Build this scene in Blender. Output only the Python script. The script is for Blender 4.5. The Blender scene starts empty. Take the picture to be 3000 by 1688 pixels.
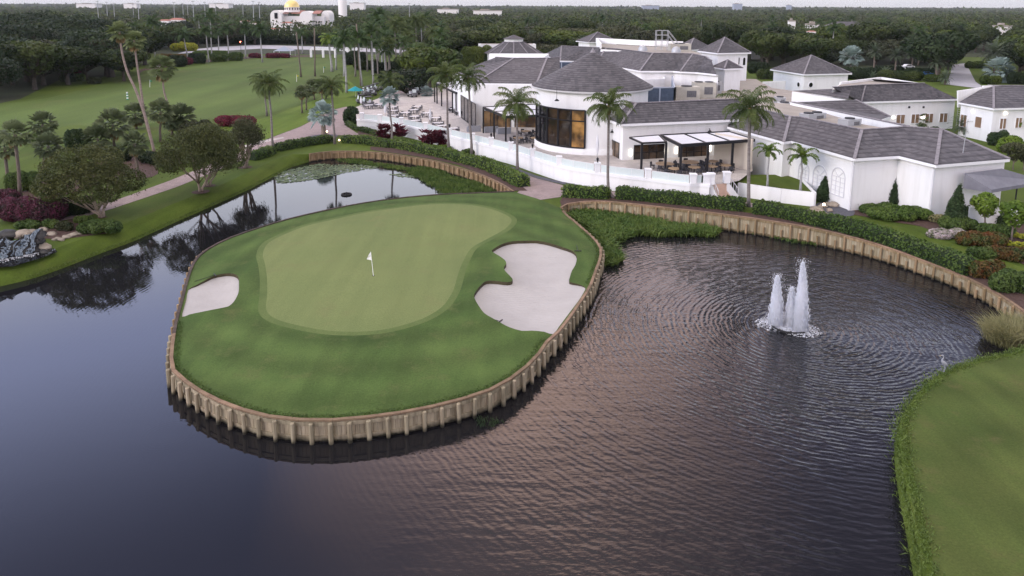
import bpy, bmesh, math, random
import numpy as np
from mathutils import Vector, Matrix
from mathutils.geometry import delaunay_2d_cdt
R = math.radians
rnd = random.Random(7)
nrs = np.random.RandomState(11)
scene = bpy.context.scene
COL = scene.collection

# ------------------------------------------------------------------ camera
CAM_H, PITCH, ROLL, FPX, PY0 = 22.0, R(9.9), 0.0043, 2118.0, 388.0
CAMR = Matrix.Rotation(math.pi/2 - PITCH, 3, 'X') @ Matrix.Rotation(ROLL, 3, 'Z')
cd = bpy.data.cameras.new('camera')
cam = bpy.data.objects.new('camera', cd)
COL.objects.link(cam)
cam.matrix_world = Matrix.Translation((0, 0, CAM_H)) @ CAMR.to_4x4()
cd.sensor_width = 36.0
cd.lens = FPX/3000*36
cd.shift_y = -(844-PY0)/3000
cd.clip_start = 0.5
cd.clip_end = 30000
scene.camera = cam
scene.render.resolution_x, scene.render.resolution_y = 1024, 576
scene.view_settings.view_transform = 'Standard'
scene.view_settings.look = 'None'
scene.view_settings.gamma = 1
scene.view_settings.exposure = 0.10
scene.cycles.max_bounces = 6
scene.cycles.diffuse_bounces = 2
scene.cycles.glossy_bounces = 3
scene.cycles.transparent_max_bounces = 8
scene.cycles.volume_bounces = 0
scene.cycles.caustics_reflective = False
scene.cycles.caustics_refractive = False

# ------------------------------------------------------------------ sky and sun
SUN_DIR = Vector((-0.80, -0.42, 0.36)).normalized()      # towards the glow, left of and behind the camera
SUN_EL = math.asin(SUN_DIR.z)
SUN_AZ = math.atan2(SUN_DIR.x, SUN_DIR.y)
w = bpy.data.worlds.new('World'); scene.world = w; w.use_nodes = True
wt = w.node_tree; wn = wt.nodes; wl = wt.links
for n in list(wn): wn.remove(n)
def WN(t, **kw):
    n = wn.new(t)
    for k, v in kw.items(): setattr(n, k, v)
    return n
wo = WN('ShaderNodeOutputWorld'); bg = WN('ShaderNodeBackground'); bg.inputs[1].default_value = 0.10
sky = WN('ShaderNodeTexSky', sky_type='NISHITA', sun_disc=False)
sky.sun_elevation = SUN_EL; sky.sun_rotation = SUN_AZ
sky.air_density = 1.0; sky.dust_density = 2.0; sky.ozone_density = 2.0
tc = WN('ShaderNodeTexCoord'); sep = WN('ShaderNodeSeparateXYZ'); wl.new(tc.outputs['Generated'], sep.inputs[0])
# thin, bright overcast low down; blue above, bright zenith added to light the tops
rampz = WN('ShaderNodeValToRGB'); wl.new(sep.outputs['Z'], rampz.inputs[0])
cr = rampz.color_ramp; cr.interpolation = 'EASE'
while len(cr.elements) < 7: cr.elements.new(0.5)
for e, (p, c) in zip(cr.elements, [(0.0, (8.4, 8.2, 8.6, 1)), (0.035, (12, 12, 13, 1)), (0.11, (18, 18.2, 19.2, 1)), (0.24, (20.5, 21, 24, 1)), (0.40, (12.0, 13.6, 22.0, 1)), (0.62, (3.6, 4.1, 7.6, 1)), (0.86, (16.5, 16.3, 15.6, 1))]):
    e.position = p; e.color = c
mixl = WN('ShaderNodeMix', data_type='RGBA'); mixl.inputs[0].default_value = 0.82
wl.new(sky.outputs[0], mixl.inputs[6]); wl.new(rampz.outputs[0], mixl.inputs[7])
# broken evening clouds with a rosy tint on the higher part of the sky
addz = WN('ShaderNodeMath', operation='ADD'); addz.inputs[1].default_value = 0.12; wl.new(sep.outputs['Z'], addz.inputs[0])
absz = WN('ShaderNodeMath', operation='ABSOLUTE'); wl.new(addz.outputs[0], absz.inputs[0])
div = WN('ShaderNodeVectorMath', operation='DIVIDE'); wl.new(tc.outputs['Generated'], div.inputs[0])
cmb = WN('ShaderNodeCombineXYZ')
for i in range(3): wl.new(absz.outputs[0], cmb.inputs[i])
wl.new(cmb.outputs[0], div.inputs[1])
noi = WN('ShaderNodeTexNoise'); noi.inputs['Scale'].default_value = 1.25; noi.inputs['Detail'].default_value = 7; noi.inputs['Roughness'].default_value = 0.6
wl.new(div.outputs[0], noi.inputs['Vector'])
crr = WN('ShaderNodeValToRGB'); wl.new(noi.outputs['Fac'], crr.inputs[0])
crr.color_ramp.elements[0].position = 0.36; crr.color_ramp.elements[1].position = 0.56
# the rosy bank stands to the right of the view
side = WN('ShaderNodeMapRange'); side.inputs[1].default_value = -0.30; side.inputs[2].default_value = 0.02; side.inputs[3].default_value = 0.0; side.inputs[4].default_value = 1.0
wl.new(sep.outputs['X'], side.inputs[0])
mulm = WN('ShaderNodeMath', operation='MULTIPLY'); wl.new(crr.outputs[0], mulm.inputs[0])
side2 = WN('ShaderNodeMapRange'); side2.inputs[1].default_value = 0.12; side2.inputs[2].default_value = 0.36; side2.inputs[3].default_value = 1.0; side2.inputs[4].default_value = 0.08; wl.new(sep.outputs['X'], side2.inputs[0])
lowz = WN('ShaderNodeMapRange'); lowz.inputs[1].default_value = 0.24; lowz.inputs[2].default_value = 0.38; wl.new(sep.outputs['Z'], lowz.inputs[0])
highz = WN('ShaderNodeMapRange'); highz.inputs[1].default_value = 0.50; highz.inputs[2].default_value = 0.64; highz.inputs[3].default_value = 1.0; highz.inputs[4].default_value = 0.22; wl.new(sep.outputs['Z'], highz.inputs[0])
mm3 = WN('ShaderNodeMath', operation='MULTIPLY'); wl.new(lowz.outputs[0], mm3.inputs[0]); wl.new(highz.outputs[0], mm3.inputs[1])
mm1 = WN('ShaderNodeMath', operation='MULTIPLY'); wl.new(side.outputs[0], mm1.inputs[0]); wl.new(side2.outputs[0], mm1.inputs[1])
mm2 = WN('ShaderNodeMath', operation='MULTIPLY'); wl.new(mm1.outputs[0], mm2.inputs[0]); wl.new(mm3.outputs[0], mm2.inputs[1]); wl.new(mm2.outputs[0], mulm.inputs[1])
mixc = WN('ShaderNodeMix', data_type='RGBA')
wl.new(mulm.outputs[0], mixc.inputs[0]); wl.new(mixl.outputs[2], mixc.inputs[6]); mixc.inputs[7].default_value = (58.0, 39.0, 31.0, 1)
# sky scaled brighter to the left, darker to the right, for the water reflections
sidem = WN('ShaderNodeMapRange'); sidem.inputs[1].default_value = -0.42; sidem.inputs[2].default_value = 0.30; sidem.inputs[3].default_value = 1.55; sidem.inputs[4].default_value = 0.52; wl.new(sep.outputs['X'], sidem.inputs[0])
midz = WN('ShaderNodeMapRange'); midz.inputs[1].default_value = 0.26; midz.inputs[2].default_value = 0.40; wl.new(sep.outputs['Z'], midz.inputs[0])
topz = WN('ShaderNodeMapRange'); topz.inputs[1].default_value = 0.66; topz.inputs[2].default_value = 0.80; topz.inputs[3].default_value = 1.0; topz.inputs[4].default_value = 0.0; wl.new(sep.outputs['Z'], topz.inputs[0])
fm = WN('ShaderNodeMath', operation='MULTIPLY'); wl.new(midz.outputs[0], fm.inputs[0]); wl.new(topz.outputs[0], fm.inputs[1])
sm1 = WN('ShaderNodeMix', data_type='FLOAT'); sm1.inputs[2].default_value = 1.0; wl.new(fm.outputs[0], sm1.inputs[0]); wl.new(sidem.outputs[0], sm1.inputs[3])
sc_ = WN('ShaderNodeVectorMath', operation='SCALE'); wl.new(mixc.outputs[2], sc_.inputs[0]); wl.new(sm1.outputs[0], sc_.inputs['Scale'])
wl.new(sc_.outputs[0], bg.inputs[0]); wl.new(bg.outputs[0], wo.inputs[0])
sl = bpy.data.lights.new('sun', 'SUN'); sl.energy = 1.5; sl.angle = R(24); sl.color = (1.0, 0.90, 0.82)
sun = bpy.data.objects.new('sun', sl); COL.objects.link(sun)
sun.rotation_euler = SUN_DIR.to_track_quat('Z', 'Y').to_euler()

# ------------------------------------------------------------------ picture <-> place
def ray(px, py):
    return CAMR @ Vector(((px-1500)/FPX, -(py-PY0)/FPX, -1.0))
def at(px, py, z=0.0):                  # point of the photograph on the level z
    d = ray(px, py)
    t = (z-CAM_H)/d.z
    return Vector((d.x*t, d.y*t, z))
def at_y(px, py, y):                    # point of the photograph at the distance y
    d = ray(px, py); t = y/d.y
    return Vector((d.x*t, y, CAM_H+d.z*t))
def proj(p):
    v = CAMR.transposed() @ (Vector(p)-Vector((0, 0, CAM_H)))
    return (1500+FPX*v.x/-v.z, PY0-FPX*v.y/-v.z)
def ppm(p):                             # photo pixels per metre at a point
    v = CAMR.transposed() @ (Vector(p)-Vector((0, 0, CAM_H)))
    return FPX/-v.z

# ------------------------------------------------------------------ objects
def tag(o, label=None, cat=None, group=None, kind=None):
    if label: o['label'] = label
    if cat: o['category'] = cat
    if group: o['group'] = group
    if kind: o['kind'] = kind
    return o
def thing(name, label, cat, loc=(0, 0, 0), group=None, rz=0.0):
    o = bpy.data.objects.new(name, None); COL.objects.link(o)
    o.empty_display_size = 0.3
    o.location = loc; o.rotation_euler = (0, 0, rz)
    return tag(o, label, cat, group)
def dup(src, loc, rz=0.0, sc=1.0, label=None, group=None):
    r = src.copy(); COL.objects.link(r); r.location = loc; r.rotation_euler = (0, 0, rz)
    r.scale = (sc, sc, sc) if not hasattr(sc, '__len__') else sc
    if label: r['label'] = label
    if group: r['group'] = group
    for ch in list(src.children):
        c = ch.copy(); COL.objects.link(c); c.parent = r
        for g in list(ch.children):
            d = g.copy(); COL.objects.link(d); d.parent = c
    return r
def origin(o):
    v = Vector((0, 0, 0))
    while o is not None:
        v += o.location; o = o.parent
    return v
def link_mesh(name, me, parent=None):
    o = bpy.data.objects.new(name, me); COL.objects.link(o)
    if parent is not None: o.parent = parent
    return o

class MB:
    """collects faces and makes one mesh object"""
    def __init__(s): s.v = []; s.f = []; s.m = []; s.cur = 0
    def add(s, vs, fs):
        b = len(s.v); s.v += [tuple(v) for v in vs]
        for f in fs: s.f.append([i+b for i in f]); s.m.append(s.cur)
    def poly(s, *pts): s.add(pts, [list(range(len(pts)))])
    def obox(s, c, ax, ay, az):         # centre and three half axes
        c, ax, ay, az = map(Vector, (c, ax, ay, az))
        vs = [c+sx*ax+sy*ay+sz*az for sz in (-1, 1) for sx, sy in ((-1, -1), (1, -1), (1, 1), (-1, 1))]
        s.add(vs, [[0, 3, 2, 1], [4, 5, 6, 7], [0, 1, 5, 4], [1, 2, 6, 5], [2, 3, 7, 6], [3, 0, 4, 7]])
    def box(s, c, sx, sy, sz, rz=0.0):
        ca, sa = math.cos(rz), math.sin(rz)
        s.obox(c, (ca*sx/2, sa*sx/2, 0), (-sa*sy/2, ca*sy/2, 0), (0, 0, sz/2))
    def bar(s, a, b, w, h=None, up=(0, 0, 1)):
        a, b = Vector(a), Vector(b); h = h or w
        d = (b-a)
        if d.length < 1e-6: return
        x = d.cross(Vector(up))
        if x.length < 1e-5: x = d.cross(Vector((1, 0, 0)))
        x.normalize(); z = x.cross(d).normalized()
        s.obox((a+b)/2, d/2, x*w/2, z*h/2)
    def tube(s, pts, rad, n=8, cap=True):
        pts = [Vector(p) for p in pts]
        if not hasattr(rad, '__len__'): rad = [rad]*len(pts)
        rings = []
        for i, p in enumerate(pts):
            t = (pts[min(i+1, len(pts)-1)]-pts[max(i-1, 0)]).normalized()
            x = t.cross(Vector((0, 1, 0.01))); 
            if x.length < 1e-3: x = t.cross(Vector((1, 0, 0)))
            x.normalize(); y = t.cross(x)
            rings.append([p+rad[i]*(math.cos(2*math.pi*k/n)*x+math.sin(2*math.pi*k/n)*y) for k in range(n)])
        vs = [v for r in rings for v in r]; fs = []
        for i in range(len(pts)-1):
            for k in range(n):
                fs.append([i*n+k, i*n+(k+1) % n, (i+1)*n+(k+1) % n, (i+1)*n+k])
        if cap: fs.append(list(range(n))[::-1]); fs.append([(len(pts)-1)*n+k for k in range(n)])
        s.add(vs, fs)
    def lathe(s, c, prof, n=16, a0=0.0, a1=2*math.pi):   # prof = (radius, z)
        c = Vector(c); full = abs(a1-a0-2*math.pi) < 1e-6; m = n if full else n+1
        vs = [c+Vector((r*math.cos(a0+(a1-a0)*k/n), r*math.sin(a0+(a1-a0)*k/n), z)) for r, z in prof for k in range(m)]
        fs = []
        for i in range(len(prof)-1):
            for k in range(n):
                k2 = (k+1) % m
                fs.append([i*m+k, i*m+k2, (i+1)*m+k2, (i+1)*m+k])
        s.add(vs, fs)
    def prism(s, pts, z0, z1):          # upright prism over a plan polygon
        n = len(pts)
        a = sum(pts[i][0]*pts[(i+1) % n][1]-pts[(i+1) % n][0]*pts[i][1] for i in range(n))
        if a < 0: pts = pts[::-1]
        vs = [(p[0], p[1], z0) for p in pts]+[(p[0], p[1], z1) for p in pts]
        s.add(vs, [list(range(n))[::-1], [n+i for i in range(n)]]+[[i, (i+1) % n, n+(i+1) % n, n+i] for i in range(n)])
    def build(s, name, mats, parent=None, smooth=False):
        off = origin(parent)
        me = bpy.data.meshes.new(name)
        me.from_pydata([(v[0]-off.x, v[1]-off.y, v[2]-off.z) for v in s.v], [], s.f)
        if not isinstance(mats, (list, tuple)): mats = [mats]
        for m in mats: me.materials.append(m)
        if len(mats) > 1: me.polygons.foreach_set('material_index', s.m)
        if smooth: me.polygons.foreach_set('use_smooth', [True]*len(s.f))
        me.update()
        return link_mesh(name, me, parent)

def np_mesh(name, V, F, mats, parent=None, mi=None):
    """mesh from arrays V (n,3) and F (m,k) with k = 3 or 4"""
    off = origin(parent)
    V = np.asarray(V, dtype=np.float32)-np.array(off, dtype=np.float32)
    k = F.shape[1]
    me = bpy.data.meshes.new(name)
    me.vertices.add(len(V)); me.vertices.foreach_set('co', V.ravel())
    me.loops.add(F.size); me.loops.foreach_set('vertex_index', F.astype(np.int32).ravel())
    me.polygons.add(len(F)); me.polygons.foreach_set('loop_start', np.arange(0, F.size, k, dtype=np.int32))
    if not isinstance(mats, (list, tuple)): mats = [mats]
    for m in mats: me.materials.append(m)
    if mi is not None: me.polygons.foreach_set('material_index', np.asarray(mi, dtype=np.int32))
    me.update(calc_edges=True); me.validate()
    return link_mesh(name, me, parent)
def unit(a): return a/np.maximum(np.linalg.norm(a, axis=1, keepdims=True), 1e-9)
def leaf_quads(P, N, size, jit=0.6, aspect=1.7, rs=nrs):
    """leaf-sized quads at points P, facing roughly along N"""
    n = len(P)
    N = unit(unit(N)+jit*rs.normal(size=(n, 3)))
    T = unit(np.cross(N, rs.normal(size=(n, 3)))); B = np.cross(N, T)
    sz = (size*(0.65+0.7*rs.rand(n)))[:, None]
    a, b = T*sz*aspect*0.5, B*sz*0.5
    V = np.stack([P-a, P-b*0.9, P+a, P+b*0.9], axis=1).reshape(-1, 3)      # pointed, leaf-like lozenges
    return V, np.arange(n*4).reshape(n, 4)
def cat_quads(parts):
    V, F, o = [], [], 0
    for v, f in parts:
        V.append(v); F.append(f+o); o += len(v)
    return np.concatenate(V), np.concatenate(F)

# ------------------------------------------------------------------ plan helpers
def area2(p): return sum(p[i][0]*p[(i+1) % len(p)][1]-p[(i+1) % len(p)][0]*p[i][1] for i in range(len(p)))
def smooth_line(pts, n=6, closed=False):
    P = [Vector(p) for p in pts]; out = []; m = len(P)
    for i in range(m if closed else m-1):
        g = (lambda k: P[k % m]) if closed else (lambda k: P[max(0, min(m-1, k))])
        a, b, c, d = g(i-1), g(i), g(i+1), g(i+2)
        for k in range(n):
            t = k/n
            out.append(0.5*((2*b)+(c-a)*t+(2*a-5*b+4*c-d)*t*t+(3*b-a-3*c+d)*t**3))
    if not closed: out.append(P[-1].copy())
    return out
def resample(pts, step):
    P = [Vector(p) for p in pts]; L = [0]
    for a, b in zip(P, P[1:]): L.append(L[-1]+(b-a).length)
    n = max(2, int(round(L[-1]/step))+1); out = []; j = 0
    for k in range(n):
        t = L[-1]*k/(n-1)
        while j < len(L)-2 and L[j+1] < t: j += 1
        u = (t-L[j])/max(1e-9, L[j+1]-L[j]); out.append(P[j].lerp(P[j+1], u))
    return out
def offset_line(pts, d, closed=False):   # to the left of the line for d > 0
    P = [Vector((p[0], p[1], 0)) for p in pts]; n = len(P); out = []
    for i in range(n):
        e = []
        if closed or i > 0: e.append((P[i]-P[i-1]).normalized())
        if closed or i < n-1: e.append((P[(i+1) % n]-P[i]).normalized())
        ns = [Vector((-q.y, q.x, 0)) for q in e]
        m = sum(ns, Vector((0, 0, 0)))
        if m.length < 1e-6: m = ns[0]
        m.normalize(); k = max(0.35, m.dot(ns[0]))
        q = P[i]+m*(d/k); out.append(Vector((q.x, q.y, pts[i][2] if len(pts[i]) > 2 else 0)))
    return out
def in_poly(X, Y, poly):
    X = np.asarray(X, float); Y = np.asarray(Y, float); r = np.zeros(X.shape, bool); n = len(poly)
    for i in range(n):
        x0, y0 = poly[i][0], poly[i][1]; x1, y1 = poly[(i+1) % n][0], poly[(i+1) % n][1]
        if y0 == y1: continue
        r ^= ((y0 > Y) != (y1 > Y)) & (X < (x1-x0)*(Y-y0)/(y1-y0)+x0)
    return r
def dist_poly(X, Y, poly, closed=True):
    X = np.asarray(X, float); Y = np.asarray(Y, float); d = np.full(X.shape, 1e9); n = len(poly)
    for i in range(n if closed else n-1):
        ax, ay = poly[i][0], poly[i][1]; bx, by = poly[(i+1) % n][0], poly[(i+1) % n][1]
        vx, vy = bx-ax, by-ay; L = vx*vx+vy*vy+1e-12
        t = np.clip(((X-ax)*vx+(Y-ay)*vy)/L, 0, 1)
        d = np.minimum(d, np.hypot(X-ax-t*vx, Y-ay-t*vy))
    return d
# ------------------------------------------------------------------ materials
class NT:
    def __init__(s, name):
        s.m = bpy.data.materials.new(name); s.m.use_nodes = True
        s.t = s.m.node_tree; s.n = s.t.nodes; s.b = s.n['Principled BSDF']; s.out = s.n['Material Output']
    def N(s, t, **kw):
        n = s.n.new(t)
        for k, v in kw.items():
            if k.startswith('i_'): n.inputs[k[2:].replace('_', ' ')].default_value = v
            else: setattr(n, k, v)
        return n
    def L(s, a, b): s.t.links.new(a, b)
def rgb(c): return (c[0], c[1], c[2], 1)
def mat(name, c, rough=0.8, c2=None, scale=1.0, detail=3, bump=0.0, bscale=None, coord='pos', stretch=None, spec=0.3, metal=0.0, isl=0.0, contrast=(0.35, 0.65), transl=0.0, wet=None):
    q = NT(name); b = q.b
    b.inputs['Roughness'].default_value = rough; b.inputs['Metallic'].default_value = metal
    b.inputs['Specular IOR Level'].default_value = spec
    b.inputs['Base Color'].default_value = rgb(c)
    if coord == 'pos': vec = q.N('ShaderNodeNewGeometry').outputs['Position']
    else: vec = q.N('ShaderNodeTexCoord').outputs['Object']
    if stretch:
        mp = q.N('ShaderNodeMapping'); q.L(vec, mp.inputs[0]); mp.inputs['Scale'].default_value = stretch[0]; mp.inputs['Rotation'].default_value = (0, 0, stretch[1]); vec = mp.outputs[0]
    col = None
    if c2:
        n = q.N('ShaderNodeTexNoise', i_Scale=scale, i_Detail=detail, i_Roughness=0.6); q.L(vec, n.inputs['Vector'])
        mr = q.N('ShaderNodeMapRange'); mr.inputs[1].default_value, mr.inputs[2].default_value = contrast; q.L(n.outputs['Fac'], mr.inputs[0])
        mx = q.N('ShaderNodeMix', data_type='RGBA'); q.L(mr.outputs[0], mx.inputs[0]); mx.inputs[6].default_value = rgb(c); mx.inputs[7].default_value = rgb(c2); col = mx.outputs[2]
    if isl:
        g = q.N('ShaderNodeNewGeometry'); hs = q.N('ShaderNodeHueSaturation'); oi = q.N('ShaderNodeObjectInfo'); mo = q.N('ShaderNodeMath', operation='MULTIPLY_ADD'); q.L(oi.outputs['Random'], mo.inputs[0]); mo.inputs[1].default_value = 0.62; mh = q.N('ShaderNodeMath', operation='MULTIPLY'); q.L(g.outputs['Random Per Island'], mh.inputs[0]); mh.inputs[1].default_value = 0.38 if c[1] > c[0] else 0.7; q.L(mh.outputs[0], mo.inputs[2])
        m1 = q.N('ShaderNodeMapRange'); q.L(mo.outputs[0], m1.inputs[0]); m1.inputs[3].default_value = 1-isl; m1.inputs[4].default_value = 1+isl
        q.L(m1.outputs[0], hs.inputs['Value'])
        m2 = q.N('ShaderNodeMapRange'); q.L(mo.outputs[0], m2.inputs[0]); m2.inputs[3].default_value = 0.5+0.03*isl; m2.inputs[4].default_value = 0.5-0.03*isl; q.L(m2.outputs[0], hs.inputs['Hue'])
        if col: q.L(col, hs.inputs['Color'])
        else: hs.inputs['Color'].default_value = rgb(c)
        col = hs.outputs[0]
    if wet:                                          # algae and wet wood above the water line
        g2 = q.N('ShaderNodeNewGeometry'); sz = q.N('ShaderNodeSeparateXYZ'); q.L(g2.outputs['Position'], sz.inputs[0]); nw = q.N('ShaderNodeTexNoise', i_Scale=1.6, i_Detail=4); q.L(g2.outputs['Position'], nw.inputs['Vector'])
        aw_ = q.N('ShaderNodeMath', operation='MULTIPLY_ADD'); q.L(nw.outputs['Fac'], aw_.inputs[0]); aw_.inputs[1].default_value = 0.6; q.L(sz.outputs['Z'], aw_.inputs[2]); rw_ = q.N('ShaderNodeMapRange'); q.L(aw_.outputs[0], rw_.inputs[0]); rw_.inputs[1].default_value = wet; rw_.inputs[2].default_value = wet+0.28
        mw = q.N('ShaderNodeMix', data_type='RGBA'); q.L(rw_.outputs[0], mw.inputs[0]); mw.inputs[6].default_value = (0.030, 0.028, 0.018, 1); q.L(col, mw.inputs[7]); col = mw.outputs[2]
    if col: q.L(col, b.inputs['Base Color'])
    if bump:
        n2 = q.N('ShaderNodeTexNoise', i_Scale=bscale or scale*6, i_Detail=4); q.L(vec, n2.inputs['Vector'])
        bp = q.N('ShaderNodeBump'); bp.inputs['Strength'].default_value = bump; bp.inputs['Distance'].default_value = 0.1; q.L(n2.outputs['Fac'], bp.inputs['Height']); q.L(bp.outputs[0], b.inputs['Normal'])
    if transl:
        tr = q.N('ShaderNodeBsdfTranslucent'); ms = q.N('ShaderNodeMixShader'); ms.inputs[0].default_value = transl
        if col: q.L(col, tr.inputs[0])
        else: tr.inputs[0].default_value = rgb(c)
        q.L(b.outputs[0], ms.inputs[1]); q.L(tr.outputs[0], ms.inputs[2]); q.L(ms.outputs[0], q.out.inputs[0])
    return q.m
def emis(name, c, strength, base=(0.8, 0.8, 0.8)):
    q = NT(name); q.b.inputs['Emission Color'].default_value = rgb(c); q.b.inputs['Emission Strength'].default_value = strength; q.b.inputs['Base Color'].default_value = rgb(base)
    return q.m

def grass(name, c, c2, c3=None, scale=0.12, fine=9.0, stripes=None, bump=0.5, rings=None):
    """mown turf: broad patches, streaks of the mower, fine blades"""
    q = NT(name); b = q.b; b.inputs['Roughness'].default_value = 0.9; b.inputs['Specular IOR Level'].default_value = 0.12
    pos = q.N('ShaderNodeNewGeometry').outputs['Position']
    n1 = q.N('ShaderNodeTexNoise', i_Scale=scale, i_Detail=5, i_Roughness=0.62); q.L(pos, n1.inputs['Vector'])
    r1 = q.N('ShaderNodeMapRange'); r1.inputs[1].default_value = 0.34; r1.inputs[2].default_value = 0.66; q.L(n1.outputs['Fac'], r1.inputs[0])
    m1 = q.N('ShaderNodeMix', data_type='RGBA'); q.L(r1.outputs[0], m1.inputs[0]); m1.inputs[6].default_value = rgb(c); m1.inputs[7].default_value = rgb(c2)
    col = m1.outputs[2]
    if stripes:
        sc, rot, amt = stripes
        mp = q.N('ShaderNodeMapping'); q.L(pos, mp.inputs[0]); mp.inputs['Rotation'].default_value = (0, 0, rot); mp.inputs['Scale'].default_value = (sc, sc*0.07, sc)
        n2 = q.N('ShaderNodeTexNoise', i_Scale=1.0, i_Detail=3); q.L(mp.outputs[0], n2.inputs['Vector'])
        r2 = q.N('ShaderNodeMapRange'); r2.inputs[1].default_value = 0.35; r2.inputs[2].default_value = 0.65; r2.inputs[3].default_value = 1-amt; r2.inputs[4].default_value = 1+amt; q.L(n2.outputs['Fac'], r2.inputs[0])
        hs = q.N('ShaderNodeHueSaturation'); q.L(col, hs.inputs['Color']); q.L(r2.outputs[0], hs.inputs['Value']); col = hs.outputs[0]
    if rings:
        sb = q.N('ShaderNodeVectorMath', operation='SUBTRACT'); q.L(pos, sb.inputs[0]); sb.inputs[1].default_value = rings[0]
        wv = q.N('ShaderNodeTexWave', wave_type='RINGS', rings_direction='Z', i_Scale=rings[1], i_Distortion=2.2, i_Detail=2.0); wv.inputs['Detail Scale'].default_value = 0.4; q.L(sb.outputs[0], wv.inputs['Vector'])
        rw = q.N('ShaderNodeMapRange'); rw.inputs[3].default_value = 1-rings[2]; rw.inputs[4].default_value = 1+rings[2]; q.L(wv.outputs['Fac'], rw.inputs[0])
        hw = q.N('ShaderNodeHueSaturation'); q.L(col, hw.inputs['Color']); q.L(rw.outputs[0], hw.inputs['Value']); col = hw.outputs[0]
    if c3:
        n4 = q.N('ShaderNodeTexNoise', i_Scale=scale*2.7, i_Detail=6, i_Roughness=0.7); q.L(pos, n4.inputs['Vector'])
        r4 = q.N('ShaderNodeMapRange'); r4.inputs[1].default_value = 0.55; r4.inputs[2].default_value = 0.78; q.L(n4.outputs['Fac'], r4.inputs[0])
        m4 = q.N('ShaderNodeMix', data_type='RGBA'); q.L(r4.outputs[0], m4.inputs[0]); q.L(col, m4.inputs[6]); m4.inputs[7].default_value = rgb(c3); col = m4.outputs[2]
    n3 = q.N('ShaderNodeTexNoise', i_Scale=fine, i_Detail=4, i_Roughness=0.75); q.L(pos, n3.inputs['Vector'])
    r3 = q.N('ShaderNodeMapRange'); r3.inputs[1].default_value = 0.25; r3.inputs[2].default_value = 0.75; r3.inputs[3].default_value = 0.72; r3.inputs[4].default_value = 1.28; q.L(n3.outputs['Fac'], r3.inputs[0])
    h3 = q.N('ShaderNodeHueSaturation'); q.L(col, h3.inputs['Color']); q.L(r3.outputs[0], h3.inputs['Value'])
    q.L(h3.outputs[0], b.inputs['Base Color'])
    bp = q.N('ShaderNodeBump'); bp.inputs['Strength'].default_value = bump; bp.inputs['Distance'].default_value = 0.08; q.L(n3.outputs['Fac'], bp.inputs['Height']); q.L(bp.outputs[0], b.inputs['Normal'])
    return q.m
def brick_mat(name, c, c2, cm, sc, rot=0.3, w=0.4, h=0.2, rough=0.85):
    q = NT(name); b = q.b; b.inputs['Roughness'].default_value = rough; b.inputs['Specular IOR Level'].default_value = 0.2
    pos = q.N('ShaderNodeNewGeometry').outputs['Position']
    mp = q.N('ShaderNodeMapping'); q.L(pos, mp.inputs[0]); mp.inputs['Rotation'].default_value = (0, 0, rot)
    br = q.N('ShaderNodeTexBrick'); q.L(mp.outputs[0], br.inputs['Vector'])
    br.inputs['Color1'].default_value = rgb(c); br.inputs['Color2'].default_value = rgb(c2); br.inputs['Mortar'].default_value = rgb(cm)
    br.inputs['Scale'].default_value = sc; br.inputs['Brick Width'].default_value = w; br.inputs['Row Height'].default_value = h; br.inputs['Mortar Size'].default_value = 0.012
    n = q.N('ShaderNodeTexNoise', i_Scale=0.6, i_Detail=6, i_Roughness=0.7); q.L(pos, n.inputs['Vector'])
    r = q.N('ShaderNodeMapRange'); r.inputs[1].default_value = 0.3; r.inputs[2].default_value = 0.7; r.inputs[3].default_value = 0.8; r.inputs[4].default_value = 1.15; q.L(n.outputs['Fac'], r.inputs[0])
    hs = q.N('ShaderNodeHueSaturation'); q.L(br.outputs['Color'], hs.inputs['Color']); q.L(r.outputs[0], hs.inputs['Value']); q.L(hs.outputs[0], b.inputs['Base Color'])
    return q.m
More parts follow.
